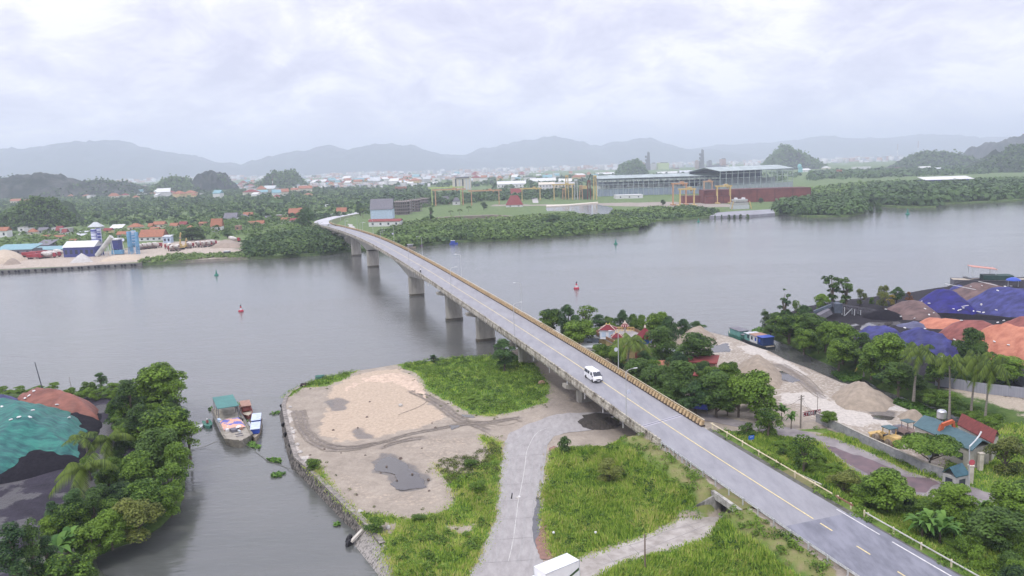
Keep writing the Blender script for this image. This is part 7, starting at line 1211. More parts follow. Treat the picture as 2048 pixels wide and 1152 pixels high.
for s in (-1, 1): e = MB(); e.beam((.1, s*.5, 1.3), (1.5, s*.5, 1.5), .2, .3); e.beam((1.5, s*.5, 1.5), (2.4, s*.5, .5), .2, .3); e.build('lift_arm', lo_m, t)
e = MB(); e.yprism([(2.2, .15), (3.1, .1), (3.1, .2), (2.5, .35), (2.4, 1.0), (2.9, 1.25), (2.8, 1.3), (2.2, 1.05)], -1.3, 1.3); e.build('bucket', lo_m, t); wheels(t, (1.3, -1.6), .95, .72, .5, mat('dusty_tyre', (.35, .28, .2), .9, c2=(.12, .1, .08), scale=2))
p = P(1812, 873, G); t = thing('road_roller', 'greyish brown machine with a teal canopy behind the wheel loader', 'road roller', p, wa_); e = MB(); e.yprism([(-2, .7), (1.2, .7), (1.0, 1.5), (-.4, 1.6), (-2, 1.5)], -.7, .7); e.build('body', dirty, t); e = MB(); [e.beam((x, y, 1.4), (x, y, 2.8), .1) for x in (-.9, .4) for y in (-.65, .65)]; f = e.build('cab_frame', dirty, t); e = MB(); e.box((-.25, 0, 2.86), (1.8, 1.7, .1)); e.build('canopy', tealr, f)
e = MB(); e.lathe([(.7, -.9), (.75, -.85), (.75, .85), (.7, .9)], 18, (1.9, 0, .75), (0, 1, 0)); e.build('drum', HM['slate'], t); wheels(t, (-1.4,), .8, .65, .45)
eo = P(1868, 906, G); el = PD(1908, 842, eo.y+.6); ang_ = math.atan2(el.y-eo.y, el.x-eo.x)
Lh = math.hypot(el.x-eo.x, el.y-eo.y); org = mat('excavator_orange', (.52, .12, .04), .5, c2=(.38, .09, .04), scale=1)
digger('orange excavator with its boom folded over behind the wide tree', (eo.x, eo.y, G), ang_, org, 1., ((.3, 0, 1.7), (1.2, 0, 4.6), (Lh-.2, 0, el.z-G), (Lh+.6, 0, el.z-G-4.0)))
# temple compound
ty_ = mat('temple_yellow', (.46, .36, .17), .85, c2=(.30, .23, .11), scale=.7, coord='World', det=7); tw = mat('temple_white', (.70, .71, .74), .8, var=.12, coord='World'); rt = mat('temple_red_roof', (.19, .02, .03), .8, c2=(.12, .014, .02), scale=1.5); pinkr = mat('rib_cream', (.66, .55, .46), .8); gold = mat('gold_paint', (.62, .45, .14), .5)
zt_ = G+4.2; base = [P(u, v, zt_) for u, v in ((1190, 668), (1228, 687), (1247, 696), (1268, 694), (1294, 688), (1296, 674), (1262, 660), (1212, 658))]; c = sum(base, Vector())/8
t = wthing('temple', 'yellow riverside temple building with a roof terrace among the trees', 'temple', (c.x, c.y, G)); e = MB(); e.prism([(q.x+(c.x-q.x)*.05, q.y+(c.y-q.y)*.05) for q in base], G-.3, zt_-.2); e.build('wall', ty_, t); e = MB(); e.prism([q[:2] for q in base], zt_-.2, zt_+.1); e.build('terrace', mat('terrace_grey', (.36, .34, .33), .9, coord='World'), t)
for a, b in zip(base, base[1:]+base[:1]): e = MB(); vwall(e, a, b, zt_+.1, zt_+.8, zt_+.8, .15); e.build('parapet', ty_ if (a-b).length < 6 else mat('brown_rail', (.24, .13, .07), .9), t)
for f in (.25, .5, .75):
    q = base[3].lerp(base[4], f); n_ = Vector((base[4].y-base[3].y, base[3].x-base[4].x, 0)).normalized(); e = MB(); e.box((q.x+n_.x*-.1, q.y-.0+n_.y*-.1, G+2.0), (.9, .3, 1.3)); e.build('window', HM['red'], t)
q = base[1].lerp(base[2], .5); e = MB(); e.box((q.x, q.y+.3, G+1.1), (1.1, .4, 2.2), .6); e.build('door', HM['slate'], t)
def pavilion(label, u, vb, w, d, hw, hr, rz, wallm, kind='hip', z=zt_+.1, sides=4, name='pavilion', tipm=None, curtain=False):
    b = P(u, vb, z); t = thing(name, label, 'pavilion', b, rz); 
    if sides == 4:
        e = MB(); e.box((0, 0, hw/2), (w, d, hw)); wl = e.build('wall', wallm, t)
        for x in (-w/2, w/2):
            for y in (-d/2, d/2): e = MB(); e.beam((x, y, 0), (x, y, hw), .14); e.build('corner_post', HM['blue'] if wallm is tw else wallm, t)
        if wallm is tw: 
            for x in (-.25, .25): e = MB(); e.box((x*w, -d/2-.02, hw*.5), (w*.3, .06, hw*.55)); e.build('window', HM['blue'], wl)
        e = MB(); o = .35; a = [(-w/2-o, -d/2-o, hw), (w/2+o, -d/2-o, hw), (w/2+o, d/2+o, hw), (-w/2-o, d/2+o, hw), (-w/2+d/2, 0, hw+hr), (w/2-d/2+.02, 0, hw+hr)]; e.add(a, [(0, 1, 5, 4), (1, 2, 5), (2, 3, 4, 5), (3, 0, 4), (3, 2, 1, 0)]); ro = e.build('roof', rt, t)
        for i, j in ((0, 4), (1, 5), (2, 5), (3, 4), (4, 5)): e = MB(); e.beam(Vector(a[i])+Vector((0, 0, .05)), Vector(a[j])+Vector((0, 0, .05)), .12); e.build('roof_rib', pinkr, ro)
        for x in (-w/2+d/2, w/2-d/2): e = MB(); e.lathe([(.12, hw+hr), (.2, hw+hr+.15), (.03, hw+hr+.5)], 8, (x, 0, 0)); e.build('finial', gold, ro)
    else:
        for k in range(sides): a = 6.283*k/sides; e = MB(); e.beam((w*.42*math.cos(a), w*.42*math.sin(a), 0), (w*.42*math.cos(a), w*.42*math.sin(a), hw), .16); e.build('column', wallm, t)
        if curtain: e = MB(); e.lathe([(w*.36, hw*.25), (w*.38, hw*.95)], sides, (0, 0, 0)); e.build('curtain', mat('curtain_blue', (.05, .16, .50), .7), t)
        e = MB(); e.lathe([(w*.5, hw-.45), (w*.52, hw), (w*.3, hw+hr*.5), (.12, hw+hr)], sides); ro = e.build('roof', rt, t); e = MB(); e.lathe([(.1, hw+hr-.1), (.28, hw+hr+.1), (.22, hw+hr+.4), (.03, hw+hr+.8)], 10); e.build('finial', pinkr, ro)
    return t
pavilion('white shrine with a red tiled roof on the temple terrace', 1216, 676, 3.6, 2.8, 2.3, 1.1, -.25, tw); pavilion('small red roofed altar house behind the lamp pole', 1234, 681, 2.4, 1.8, 1.0, .9, -.1, HM['brick']); pavilion('red hexagonal pavilion roof over a blue curtain', 1290, 690, 4.4, 4.4, 2.2, 2.0, 0, HM['cream'], sides=6, curtain=True)
b = P(1250, 668, zt_+.1); t = thing('lantern_column', 'cream column carrying a ribbed umbrella shaped roof on the terrace', 'column', b); e = MB(); e.lathe([(.3, 0), (.22, .2), (.2, 1.9), (.3, 2.1)], 12); e.build('shaft', HM['cream'], t); e = MB(); e.lathe([(1.1, 1.95), (1.05, 2.1), (.7, 2.6), (.2, 3.0)], 12); ro = e.build('roof', rt, t)
for k in range(12): a = 6.283*k/12; e = MB(); e.beam((1.12*math.cos(a), 1.12*math.sin(a), 2.05), (.2*math.cos(a), .2*math.sin(a), 3.05), .1); e.build('rib', pinkr, ro)
e = MB(); e.lathe([(.15, 3.0), (.22, 3.15), (.04, 3.6)], 10); e.build('finial', HM['cream'], ro)
a, b = P(1232, 664, zt_), P(1268, 664, zt_); t = wthing('terrace_screen', 'gold painted lattice screen behind the lantern column', 'screen', a); 
for k in range(7): q = a.lerp(b, k/6); e = MB(); e.beam(q, q+Vector((0, 0, 1.3)), .12); e.build('post', gold, t)
e = MB(); e.beam(a+Vector((0, 0, 1.25)), b+Vector((0, 0, 1.25)), .1, .14); e.beam(a+Vector((0, 0, .5)), b+Vector((0, 0, .5)), .1, .14); e.build('rails', gold, t)
house('pale blue walled annexe between the temple and the bridge parapet', 'house', P(1196, 702, G)+Vector((0, 2, 0)), -.3, 6, 4.5, 3.4, 'blue', 'tin', 'shed', 2, .5); house('low white and blue shed close to the bridge parapet', 'shed', P(1182, 710, G), -.3, 4, 3, 2.2, 'white', 'tin', 'shed', 1, .3, name='shed'); house('brick shelter with a red tin roof under the grove', 'house', P(1400, 752, G), -.35, 7, 4.5, 3.6, 'brick', 'red', 'shed', 2, .6); house('little brick outbuilding with a red roof in the grove', 'house', P(1408, 772, G), -.3, 3.5, 3.2, 2.6, 'brick', 'red', 'shed', 1, .4); house('grey tin roof glimpsed in the grove left of the red tin roof', 'shed', P(1350, 736, G), -.3, 5, 3.5, 3.6, 'grey', 'tin', 'shed', 1, .4, name='shed')
e = MB(); q = P(1330, 756, G); house('small orange brick hut in the shade of the grove', 'hut', q, -.2, 3, 3, 3.0, 'brick', 'orange', 'gable', 1, .8, name='hut')
# coal yard heaps under tarps
def tarp(name, c, c2, sc=.6): return mat(name, c, .55, c2=c2, scale=sc, coord='World', streak=(.35, 1.3, 1), det=7, bump=.5, lo=.38, hi=.62, spec=.3)
tb = tarp('tarp_blue', (.022, .02, .20), (.010, .009, .085)); tb2 = tarp('tarp_blue_faded', (.055, .06, .23), (.022, .024, .10)); tbr = tarp('tarp_brown', (.17, .11, .10), (.085, .055, .055)); tor = tarp('tarp_orange', (.52, .21, .13), (.36, .12, .075)); tbk = tarp('tarp_brick', (.27, .09, .075), (.16, .05, .045)); tgr = tarp('tarp_green', (.03, .19, .15), (.010, .075, .08), .8); coalm = mat('coal', (.016, .014, .02), .9, spec=.15, c2=(.006, .006, .009), scale=2, coord='World', bump=1, det=9)
def heap(label, u, vb, vt, hw, m, ry=.62, z=2., k='B4', shp=1.0, name='tarped_heap', seed=0, ridge=.35, rot=0, res=.8):
    (u, vb), (_, vt) = Q(k, [(u, vb), (u, vt)]); hw /= CR[k][2]; nb = P(u, vb, z); sc = F/np.linalg.norm(np.array([nb.x, nb.y, z-H])); rx = hw/sc; r2 = rx*ry; d = Vector((nb.x, nb.y, 0)).normalized(); c = Vector((nb.x, nb.y, 0))+d*r2; s_ = Vector((d.y, -d.x, 0)); top = PD(u, vt, c.y).z-z
    if rot: s_, d = s_*math.cos(rot)+d*math.sin(rot), d*math.cos(rot)-s_*math.sin(rot)
    poly = [(c+s_*rx*math.cos(a)+d*r2*math.sin(a)) for a in [6.283*i/28 for i in range(28)]]
    return mound(name, label, 'covered heap' if 'tarp' in name else 'heap', poly, z-.05, top/min(rx, r2)*1.25, top*.99, m, res, .10, .16, seed=seed, ridge=ridge, ragged=.8, sharp=.78)
heap('pile under a brown tarp with a pointed top beside the conveyor', 1185, 372, 213, 190, tbr, .8, seed=21); heap('deep blue tarped cone, the tallest of the coal yard', 1430, 335, 130, 205, tb, .8, seed=22); heap('long brown tarped pile at the back with a blue left edge', 1730, 275, 84, 280, tbr, .8, seed=23); heap('dark blue tarp edge sticking out left of the long brown pile', 1540, 235, 100, 95, tb2, .9, seed=24)
heap('huge faded blue tarped pile at the right picture edge', 1990, 350, 116, 345, tb2, .6, seed=25); heap('orange tarped low pile in the middle of the coal yard', 1440, 442, 347, 185, tor, .5, seed=26); heap('brick red tarped pile right of the low orange one', 1670, 535, 358, 240, tbk, .55, seed=27); heap('bright orange tarped pile nearest the right edge', 1935, 690, 383, 285, tor, .55, seed=28)
heap('dark brick red pile cut by the right edge behind the bright orange one', 2060, 480, 340, 170, tbk, .6, seed=29); heap('small grey blue tarp behind the near blue one', 1210, 432, 378, 105, tarp('tarp_grey', (.12, .13, .22), (.07, .07, .13)), .6, seed=30); heap('near blue tarped pile, its left low end', 960, 520, 403, 155, tb2, .55, seed=31); heap('near blue tarped pile in front, beside the canal trees', 1270, 660, 425, 240, tb2, .5, seed=32)
heap('bare black coal heap under the conveyor end', 990, 372, 288, 130, coalm, .7, name='coal_heap', seed=33, ridge=0); heap('low bare coal bank between the tarps', 1700, 640, 560, 60, coalm, .6, name='coal_heap', seed=34, ridge=0); heap('dark coal spill between blue and orange tarps', 1600, 362, 320, 300, coalm, .25, name='coal_heap', seed=35, ridge=0)
sbm = mat('sandbag_white', (.75, .75, .74), .8); bag = MB().loft([[(x, y*k, z*k) for y, z in ((-.28, -.1), (-.28, .12), (0, .2), (.28, .12), (.28, -.1))] for x, k in ((-.5, .5), (-.3, 1), (.3, 1), (.5, .5))]); bo = bag.build('sandbag', sbm); bd = bo.data; bpy.data.objects.remove(bo)
DG = bpy.context.evaluated_depsgraph_get(); DG.update()
def surf_z(x, y, obs):
    best = None
    for o in obs:
        q = Vector((x, y, 60))-o.location; r = o.ray_cast(q, Vector((0, 0, -1)))
        if r[0]: z = r[1].z+o.location.z; best = z if best is None else max(best, z)
    return best
hs = [o for o in COL.objects if o.name.startswith('tarped_heap')]
def pick(u, v, obs, z0):
    d = Vector(ray(u, v)).normalized(); o0 = Vector((0, 0, H)); best = None
    for o in obs:
        r = o.ray_cast(o0-o.location, d)
        if r[0]: p = r[1]+o.location; best = p if best is None or (p-o0).length < (best-o0).length else best
    return best or P(u, v, z0)
def bags(k, pts, z, obs, label, grp):
    for (u, v) in Q(k, pts): p = pick(u, v, obs, z); o = bpy.data.objects.new('sandbag', bd); link(o); o.location = p+Vector((0, 0, .12)); o.rotation_euler = (random.uniform(-.3, .3), random.uniform(-.4, .4), random.uniform(0, 6)); o.scale = (.75, .75, .8); tag(o, label, 'sandbag', grp)
DG.update()
bags('B4', [(1120, 348), (1222, 362), (1330, 335), (1365, 322), (1405, 325), (1440, 328), (1512, 292), (1545, 305), (1556, 300), (1567, 297), (1585, 285), (1330, 250), (1275, 235), (1300, 290), (1010, 295)], 2, hs, 'white weight bag on the tarps around the tall blue cone', 'weight bags around the tall blue cone')
bags('B4', [(1660, 308), (1690, 312), (1705, 315), (1735, 318), (1640, 125), (1895, 125), (1940, 122), (1840, 155), (1830, 300), (1725, 120)], 2, hs, 'white weight bag on the back piles and the huge faded blue pile', 'weight bags on the back piles')
bags('B4', [(1150, 432), (1300, 440), (1570, 378), (1840, 392), (1885, 378), (1815, 535), (1580, 535), (1425, 645), (1520, 520), (1920, 560)], 2, hs, 'white weight bag on the near blue and orange piles', 'weight bags on the near piles')
# conveyor of the coal yard
cvm = mat('conveyor_dark', (.10, .13, .17), .7, c2=(.06, .07, .09), scale=1); a = P(1672, 632, 2.); Dm = a.y; c0 = PD(1665, 606, Dm); c1 = PD(1752, 621, Dm+2); t = wthing('coal_conveyor', 'dark truss conveyor with a hopper tower in the coal yard', 'conveyor', (a.x, a.y, 2)); tw_ = (PD(1678, 620, Dm).x-PD(1663, 620, Dm).x)
e = MB(); e.box((a.x, a.y, (2+c0.z)/2+.6), (tw_, 3.5, c0.z-3.2)); e.build('hopper_tower', cvm, t)
e = MB(); n = 14
for y in (-.7, .7):
    o = Vector((0, y, 0)); e.beam(c0+o, c1+o, .18); e.beam(c0+o-Vector((0, 0, 1.2)), c1+o-Vector((0, 0, .5)), .14)
    for k in range(n): p0 = c0.lerp(c1, k/n)+o; p1 = (c0-Vector((0, 0, 1.2))).lerp(c1-Vector((0, 0, .5)), (k+1)/n)+o; e.beam(p0, p1, .08); e.beam(p0, (c0-Vector((0, 0, 1.2))).lerp(c1-Vector((0, 0, .5)), k/n)+o, .08)
e.build('truss', HM['slate'], t); e = MB(); e.beam(c0+Vector((0, 0, .15)), c1+Vector((0, 0, .15)), 1.2, .12); e.build('belt', blk, t)
for k in (.25, .48, .62): q = c0.lerp(c1, k); e = MB(); e.beam((q.x, q.y-.8, 2), q+Vector((0, -.8, -.6)), .22); e.beam((q.x, q.y+.8, 2), q+Vector((0, .8, -.6)), .22); e.build('leg', HM['tin'], t)
q = c0.lerp(c1, .42); e = MB(); e.beam((c0.lerp(c1, .27).x, q.y-.8, 2), q+Vector((0, -.8, -.6)), .16); e.build('brace', HM['tin'], t); e = MB(); e.beam(PD(1628, 624, Dm+2), PD(1664, 610, Dm), 1.8, .8); e.build('feed_chute', cvm, t); e = MB(); e.beam(PD(1638, 634, Dm-1), PD(1660, 622, Dm-1), 2.4, 1.6); e.build('screen_box', HM['slate'], t)
# sheet wall and road at far right
a, b, c = P(1870, 770, 2), P(1960, 785, 2), P(2090, 800, 2)
t = wthing('sheet_wall', 'pale grey sheet wall behind the coconut palms', 'wall', a)
for p, q in ((a, b), (b, c), (P(1990, 742, 2), P(2080, 790, 2))): e = MB(); vwall(e, p, q, 1.6, 4.0, 4.0, .12); e.build('sheet_panel', mat('sheet_grey', (.31, .32, .36), .6, c2=(.23, .24, .28), scale=.5, streak=(8, 8, .2), coord='World'), t)
# left bank heaps
mound('tarped_heap', 'large heap under wrinkled sea green tarps at the left edge', 'covered heap', px('B1', [(-260, 640), (-100, 690), (0, 680), (90, 655), (190, 600), (310, 600), (410, 590), (465, 470), (450, 410), (390, 360), (240, 330), (100, 330), (-60, 335), (-260, 370)], 1.6), 1.55, .55, 6.6, tgr, .5, .09, .15, ridge=.5, sharp=.7, seed=41)
mound('tarped_heap', 'long heap under a brick brown tarp behind the green one', 'covered heap', px('B1', [(60, 345), (300, 380), (420, 385), (500, 375), (495, 320), (400, 295), (260, 280), (60, 290)], 1.6), 1.55, .62, 5.0, tarp('tarp_rust', (.27, .105, .075), (.16, .06, .045)), .6, .06, .2, ridge=.35, sharp=.75, seed=42)
mound('tarped_heap', 'purple blue tarped heap behind the green one, at the left edge', 'covered heap', px('B1', [(-200, 360), (40, 360), (150, 340), (150, 300), (60, 290), (-200, 300)], 1.6), 1.55, .6, 4.2, tarp('tarp_purple', (.07, .06, .22), (.03, .03, .09)), .7, .06, .2, ridge=.3, sharp=.75, seed=43)
mound('coal_heap', 'black coal skirt spilling out below the green tarps', 'heap', px('B1', [(-260, 720), (0, 700), (160, 665), (300, 622), (420, 612), (490, 520), (510, 420), (520, 340), (440, 330), (300, 360), (-260, 400)], 1.6), 1.5, .35, 2.0, coalm, .7, .2, .5, seed=44)
hs2 = [o for o in COL.objects if o.name.startswith('tarped_heap')][-3:]; DG.update()
bags('B1', [(55, 375), (95, 362), (150, 362), (165, 328), (285, 300), (125, 268), (145, 255), (170, 232), (345, 365), (430, 370), (430, 378), (10, 310)], 1.6, hs2, 'white weight bag on the tarps of the left heaps', 'weight bags on the left heaps')
# quay wall with fenders
qm = mat('quay_stone', (.22, .20, .175), .95, c2=(.028, .026, .025), scale=2.2, coord='World', det=9, lo=.42, hi=.62, bump=1); QL = [Vector((*p, 0)) for p in QUAY]
t = wthing('quay_wall', 'dark rubble stone quay wall around the cleared ground', 'quay wall', (QL[8].x, QL[8].y, G))
for a, b in zip(QL[2:], QL[3:]):
    d = (b-a).normalized(); nn = Vector((-d.y, d.x, 0)); nn = nn if nn.x < 0 or (abs(nn.x) < .3 and nn.y > 0) else -nn
    e = MB(); A0, B0 = a+nn*1.3, b+nn*1.3; e.add([(*A0[:2], -.8), (*B0[:2], -.8), (*(b+nn*.1)[:2], G+.0), (*(a+nn*.1)[:2], G+.0), (*(a-nn*.3)[:2], G+.0), (*(b-nn*.3)[:2], G+.0)], [(0, 1, 2, 3), (3, 2, 5, 4)]); e.build('stone_face', qm, t)
    e = MB(); e.add([(*(a+nn*.35)[:2], G+.14), (*(b+nn*.35)[:2], G+.14), (*(b-nn*.45)[:2], G+.14), (*(a-nn*.45)[:2], G+.14), (*(a+nn*.35)[:2], G-.25), (*(b+nn*.35)[:2], G-.25)], [(0, 1, 2, 3), (4, 5, 1, 0)]); e.build('coping', mat('quay_coping', (.33, .30, .27), .9, c2=(.12, .11, .10), scale=1.2, coord='World', det=8), t)
rv = [(700, 1091), (716, 1112), (750, 1153), (775, 1190), (830, 1270)]; rt2 = [(739, 1056), (766, 1087), (786, 1119), (782, 1155), (860, 1270)]
vs = []; fs = []; n = 8
lowp = [P(u, v, -.3) for u, v in rv]; hip = [P(u, v, G+.03) for u, v in rt2]
for i in range(len(rv)):
    for k in range(n+1): p = lowp[i].lerp(hip[i], k/n); vs.append(p+Vector((0, 0, .1*nz(p.x, p.y, 0, 1.5))))
for i in range(len(rv)-1):
    for k in range(n): a = i*(n+1)+k; fs.append((a, a+1, a+n+2, a+n+1))
o = mesh('stone_revetment', vs, fs, mat('revetment', (.32, .30, .275), .95, c2=(.08, .075, .07), scale=2.5, coord='World', det=9, bump=1, lo=.36, hi=.52)); flipup(o); c = lowp[1]; tag(o, 'sloping stone revetment running into the water at the bottom', 'revetment')
a, b = P(737, 1050, G+.2), P(702, 1084, .5); e = MB(); e.beam(a, a.lerp(b, .35)+Vector((0, 0, .12)), .45, .3); e.beam(a.lerp(b, .35)+Vector((0, 0, .12)), b, .45, .3); wone('concrete_beam', e, mat('beam_pale', (.58, .55, .48), .85, c2=(.45, .42, .37), scale=2), 'pale curved concrete beam going down the stone slope to the water', 'beam', a)
def tyre_at(u, v, z, label, s=1., grp=None): o = bpy.data.objects.new('tyre', tmd); link(o); o.location = P(u, v, z); o.scale = (s, s, s); o.rotation_euler = (random.uniform(-.6, .6), random.uniform(-.3, .3), random.uniform(0, 3)); tag(o, label, 'tyre', grp)
tyre_at(698, 1078, .5, 'upper black tyre at the foot of the pale concrete beam'); tyre_at(699, 1088, .2, 'lower black tyre at the foot of the pale concrete beam')
for u, v in [(564, 812), (566, 822), (567, 849), (571, 869), (585, 905), (580, 893), (600, 930), (573, 868)]: tyre_at(u, v, 1.2, 'black tyre fender hanging on the near quay wall', .75, 'tyre fenders of the near quay wall')
# boats
wood = mat('boat_wood', (.36, .31, .22), .85, c2=(.22, .19, .14), scale=1.5, det=7); dk2 = mat('boat_deck', (.50, .45, .36), .85, c2=(.32, .28, .22), scale=1.2, det=7)
def boat_hull(L_, W_b, hh, bow=.28, stern=.85, m=None, t=None, deckm=None, blunt=1.):
    ss = []; 
    for x, k, zz in ((-.5, stern, .05), (-.4, .97, 0), (0, 1, -.02), (.5-bow, .96, .0), (.5-bow*.45, min(.93, .68*blunt), .08), (.5-.03, .22*blunt*blunt, .2), (.5, .04+.25*(blunt-1), .26)): w = W_b/2*k; xx = x*L_; zt = hh*(1+zz); ss.append([(xx, -w, zt), (xx-.05*L_*0, -w*.82, -.25), (xx, 0, -.4), (xx, w*.82, -.25), (xx, w, zt), (xx, w*.86, zt-.02), (xx, w*.8, zt-.22), (xx, -w*.8, zt-.22), (xx, -w*.86, zt-.02)])
    e = MB(); e.loft(ss); h_ = e.build('hull', m or wood, t)
    if deckm: e = MB(); e.loft([[(s[0][0], s[7][1]*1.02, s[7][2]+.03), (s[0][0], s[6][1]*1.02, s[6][2]+.03), (s[0][0], s[6][1], s[6][2]-.02), (s[0][0], s[7][1], s[7][2]-.02)] for s in ss]); e.build('deck', deckm, t)
    return h_
st_, bw_ = P(447, 816, 1.0), P(482, 884, 1.0); bl_ = (bw_-st_).length*1.02; bwid = (P(442, 862, 1.)-P(496, 856, 1.)).length; cen = (st_+bw_)/2; hd = angle(st_, bw_); cen.z = 0
t = thing('barge', 'weathered cargo barge with a green canopy and orange and blue covers on deck', 'barge', cen, hd); bwid *= 1.12; boat_hull(bl_, bwid, 1.25, .26, .85, mat('barge_hull', (.27, .25, .20), .85, c2=(.13, .12, .10), scale=1.2, det=8), t, mat('barge_deck', (.38, .35, .29), .85, c2=(.22, .20, .17), scale=1, det=8), 1.42)
can = mat('canopy_green', (.07, .22, .20), .6, c2=(.055, .17, .16), scale=.6); e = MB(); e.box((-bl_*.31, 0, 3.55), (bl_*.33, bwid*.74, .12), 0, 0, .03); cn = e.build('canopy', can, t)
for x in (-bl_*.46, -bl_*.31, -bl_*.16):
    for y in (-1, 1): e = MB(); e.beam((x, y*bwid*.34, 1.0), (x, y*bwid*.34, 3.55), .12); e.build('canopy_post', HM['slate'], t)
cov = MB(); gx = 14; gy = 10; vv = []
for i in range(gx+1):
    for j in range(gy+1): x = i/gx-.5; y = j/gy-.5; z = 1.15+.75*(1-max(abs(x), abs(y))**4*12)*.8+.18*nz(x*6, y*6, 4); vv.append((bl_*(.04+x*.27), y*bwid*.72, max(1.02, z)))
cov.add(vv, [(i*(gy+1)+j, (i+1)*(gy+1)+j, (i+1)*(gy+1)+j+1, i*(gy+1)+j+1) for i in range(gx) for j in range(gy)])
cm_ = bpy.data.materials.new('patched_cover'); cm_.use_nodes = True; n = cm_.node_tree.nodes; tcx = n.new('ShaderNodeTexCoord'); ns = n.new('ShaderNodeTexNoise'); ns.inputs['Scale'].default_value = .55; ns.inputs['Detail'].default_value = 3; rr_ = n.new('ShaderNodeValToRGB'); rr_.color_ramp.interpolation = 'CONSTANT'; e2 = rr_.color_ramp.elements; e2[0].color = (.10, .12, .42, 1); e2[1].position = .47; e2[1].color = (.66, .36, .26, 1); x = e2.new(.62); x.color = (.62, .60, .58, 1)
cm_.node_tree.links.new(tcx.outputs['Object'], ns.inputs['Vector']); cm_.node_tree.links.new(ns.outputs[0], rr_.inputs[0]); cm_.node_tree.links.new(rr_.outputs[0], n['Principled BSDF'].inputs['Base Color'])
cov.build('cargo_cover', cm_, t, True)
for x, y, s, m_ in ((-.1, -.36, (1.2, .5, .6), HM['blue']), (-.05, .34, (1.6, .4, .5), whl), (.21, -.06, (1.5, 1.1, .55), HM['slate']), (.2, .2, (.6, .5, .5), HM['brick']), (.18, -.25, (.7, .6, .45), HM['white']), (.25, .1, (.9, .35, .35), HM['tin'])): e = MB(); e.box((bl_*x, bwid*y, 1.05+s[2]/2), s, .2); e.build('deck_gear', m_, t)
for x in (.36, .31): e = MB(); e.box((bl_*x, bwid*.05, 1.15), (.25, 1.3, .2)); e.build('bollard_bar', HM['slate'], t)
e = MB(); 
for s in (-1, 1): e.beam((-bl_*.46, s*bwid*.44, 1.3), (bl_*.2, s*bwid*.49, 1.3), .1, .12)
e.build('rub_rail', HM['slate'], t)
def small_boat(label, k, uv0, uv1, W_b, hh, m, deckm, cab=None, z=.3):
    (a0, b0), (a1, b1) = Q('O', [uv0, uv1]); s, b = P(a0, b0, z), P(a1, b1, z); L_ = (b-s).length; c = (s+b)/2; c.z = 0; t = thing('boat', label, 'boat', c, angle(s, b)); boat_hull(L_, W_b, hh, .35, .7, m, t, deckm)
    for x0, x1, zt, m1, m2 in (cab or []): e = MB(); e.box(((x0+x1)/2*L_, 0, hh+(zt-hh)/2), ((x1-x0)*L_, W_b*.74, zt-hh)); b_ = e.build('cabin', m1, t); e = MB(); e.box(((x0+x1)/2*L_, 0, zt+.05), ((x1-x0)*L_*1.08, W_b*.86, .1)); e.build('cabin_roof', m2, b_)
    return t, c
bluep = mat('boat_blue', (.03, .08, .42), .5); lbl = mat('roof_light_blue', (.52, .60, .74), .5); greenp = mat('boat_green', (.06, .20, .15), .6); redd = mat('boat_maroon', (.22, .06, .05), .7)
small_boat('blue boat with two pale blue roofs moored on the right of the barge', 'O', (515, 840), (510, 880), 2.1, .7, wood, dk2, [(-.42, -.08, 1.9, bluep, lbl), (-.04, .3, 1.6, bluep, lbl)])
small_boat('maroon boat with a reddish awning behind the blue roofed boat', 'O', (489, 812), (497, 836), 2.4, .7, redd, dk2, [(-.35, .1, 1.8, redd, HM['brick'])]); small_boat('small white skiff wedged between barge and blue boat', 'O', (493, 846), (499, 858), 1.2, .5, HM['white'], HM['tin'])
tt, bc = small_boat('little green boat with a person on the left of the barge', 'O', (412, 842), (419, 855), 1.7, .55, greenp, greenp); person('person with a white hat sitting in the little green boat', bc+Vector((-.2, .4, .05)), -1.2, 'sit', person_mat('boatman', (.05, .05, .08), (.35, .08, .08), z=(.5, .98, 1.1)), HM['white']); small_boat('slim white skiff under the overhanging branch', 'O', (383, 862), (406, 850), 1.2, .45, HM['white'], HM['tin'])
small_boat('upturned style teal rowing boat lying on the quay grass', 'O', (632, 771), (650, 769), 1.5, .6, mat('row_teal', (.09, .20, .18), .7), greenp)[0].location.z = G+.15
teal2 = mat('houseboat_green', (.16, .36, .32), .7, c2=(.12, .28, .25), scale=1)
small_boat('green houseboat with a white bow moored farther out at the sand yard', 'O', (1489, 678), (1459, 667), 3.6, 1.0, greenp, dk2, [(-.46, .2, 2.5, teal2, HM['slate'])]); t, c = small_boat('long green and white houseboat with a blue stern house at the quay', 'O', (1541, 697), (1487, 677), 4.4, .9, mat('hull_black', (.04, .05, .06), .6), dk2, [(-.42, -.22, 3.0, mat('navy_house', (.02, .05, .16), .6), bluep), (-.22, .06, 2.9, HM['white'], HM['brick']), (.06, .26, 2.7, teal2, HM['tin']), (.3, .4, 1.9, greenp, HM['slate'])])
for x in (-.3, -.16, -.02, .12): e = MB(); e.box((x*(P(1541, 697, .3)-P(1487, 677, .3)).length, 1.66, 2.0), (.7, .08, .9)); e.build('window', HM['glass'] if x > -.1 else bluep, t)
q = P(1990, 572, 0); t = thing('barge', 'moored dark barge with a red awning and green house behind the far right heap', 'barge', q+Vector((0, 3, 0)), -.25); boat_hull(26, 7, 2.2, .25, .8, HM['slate'], t, dk2); e = MB(); e.box((2, 0, 3.0), (10, 5, 1.6)); w_ = e.build('deckhouse', mat('house_dark_green', (.03, .07, .06), .7), t); e = MB(); e.box((-3, 0, 6.6), (9, 5, .2), 0, 0, .12); a_ = e.build('awning', mat('awning_salmon', (.55, .27, .22), .7), t)
for x in (-7, 1): e = MB(); e.beam((x, -2.3, 4), (x, -2.3, 6.6), .15); e.beam((x, 2.3, 4), (x, 2.3, 6.6), .15); e.build('awning_posts', HM['tin'], t)
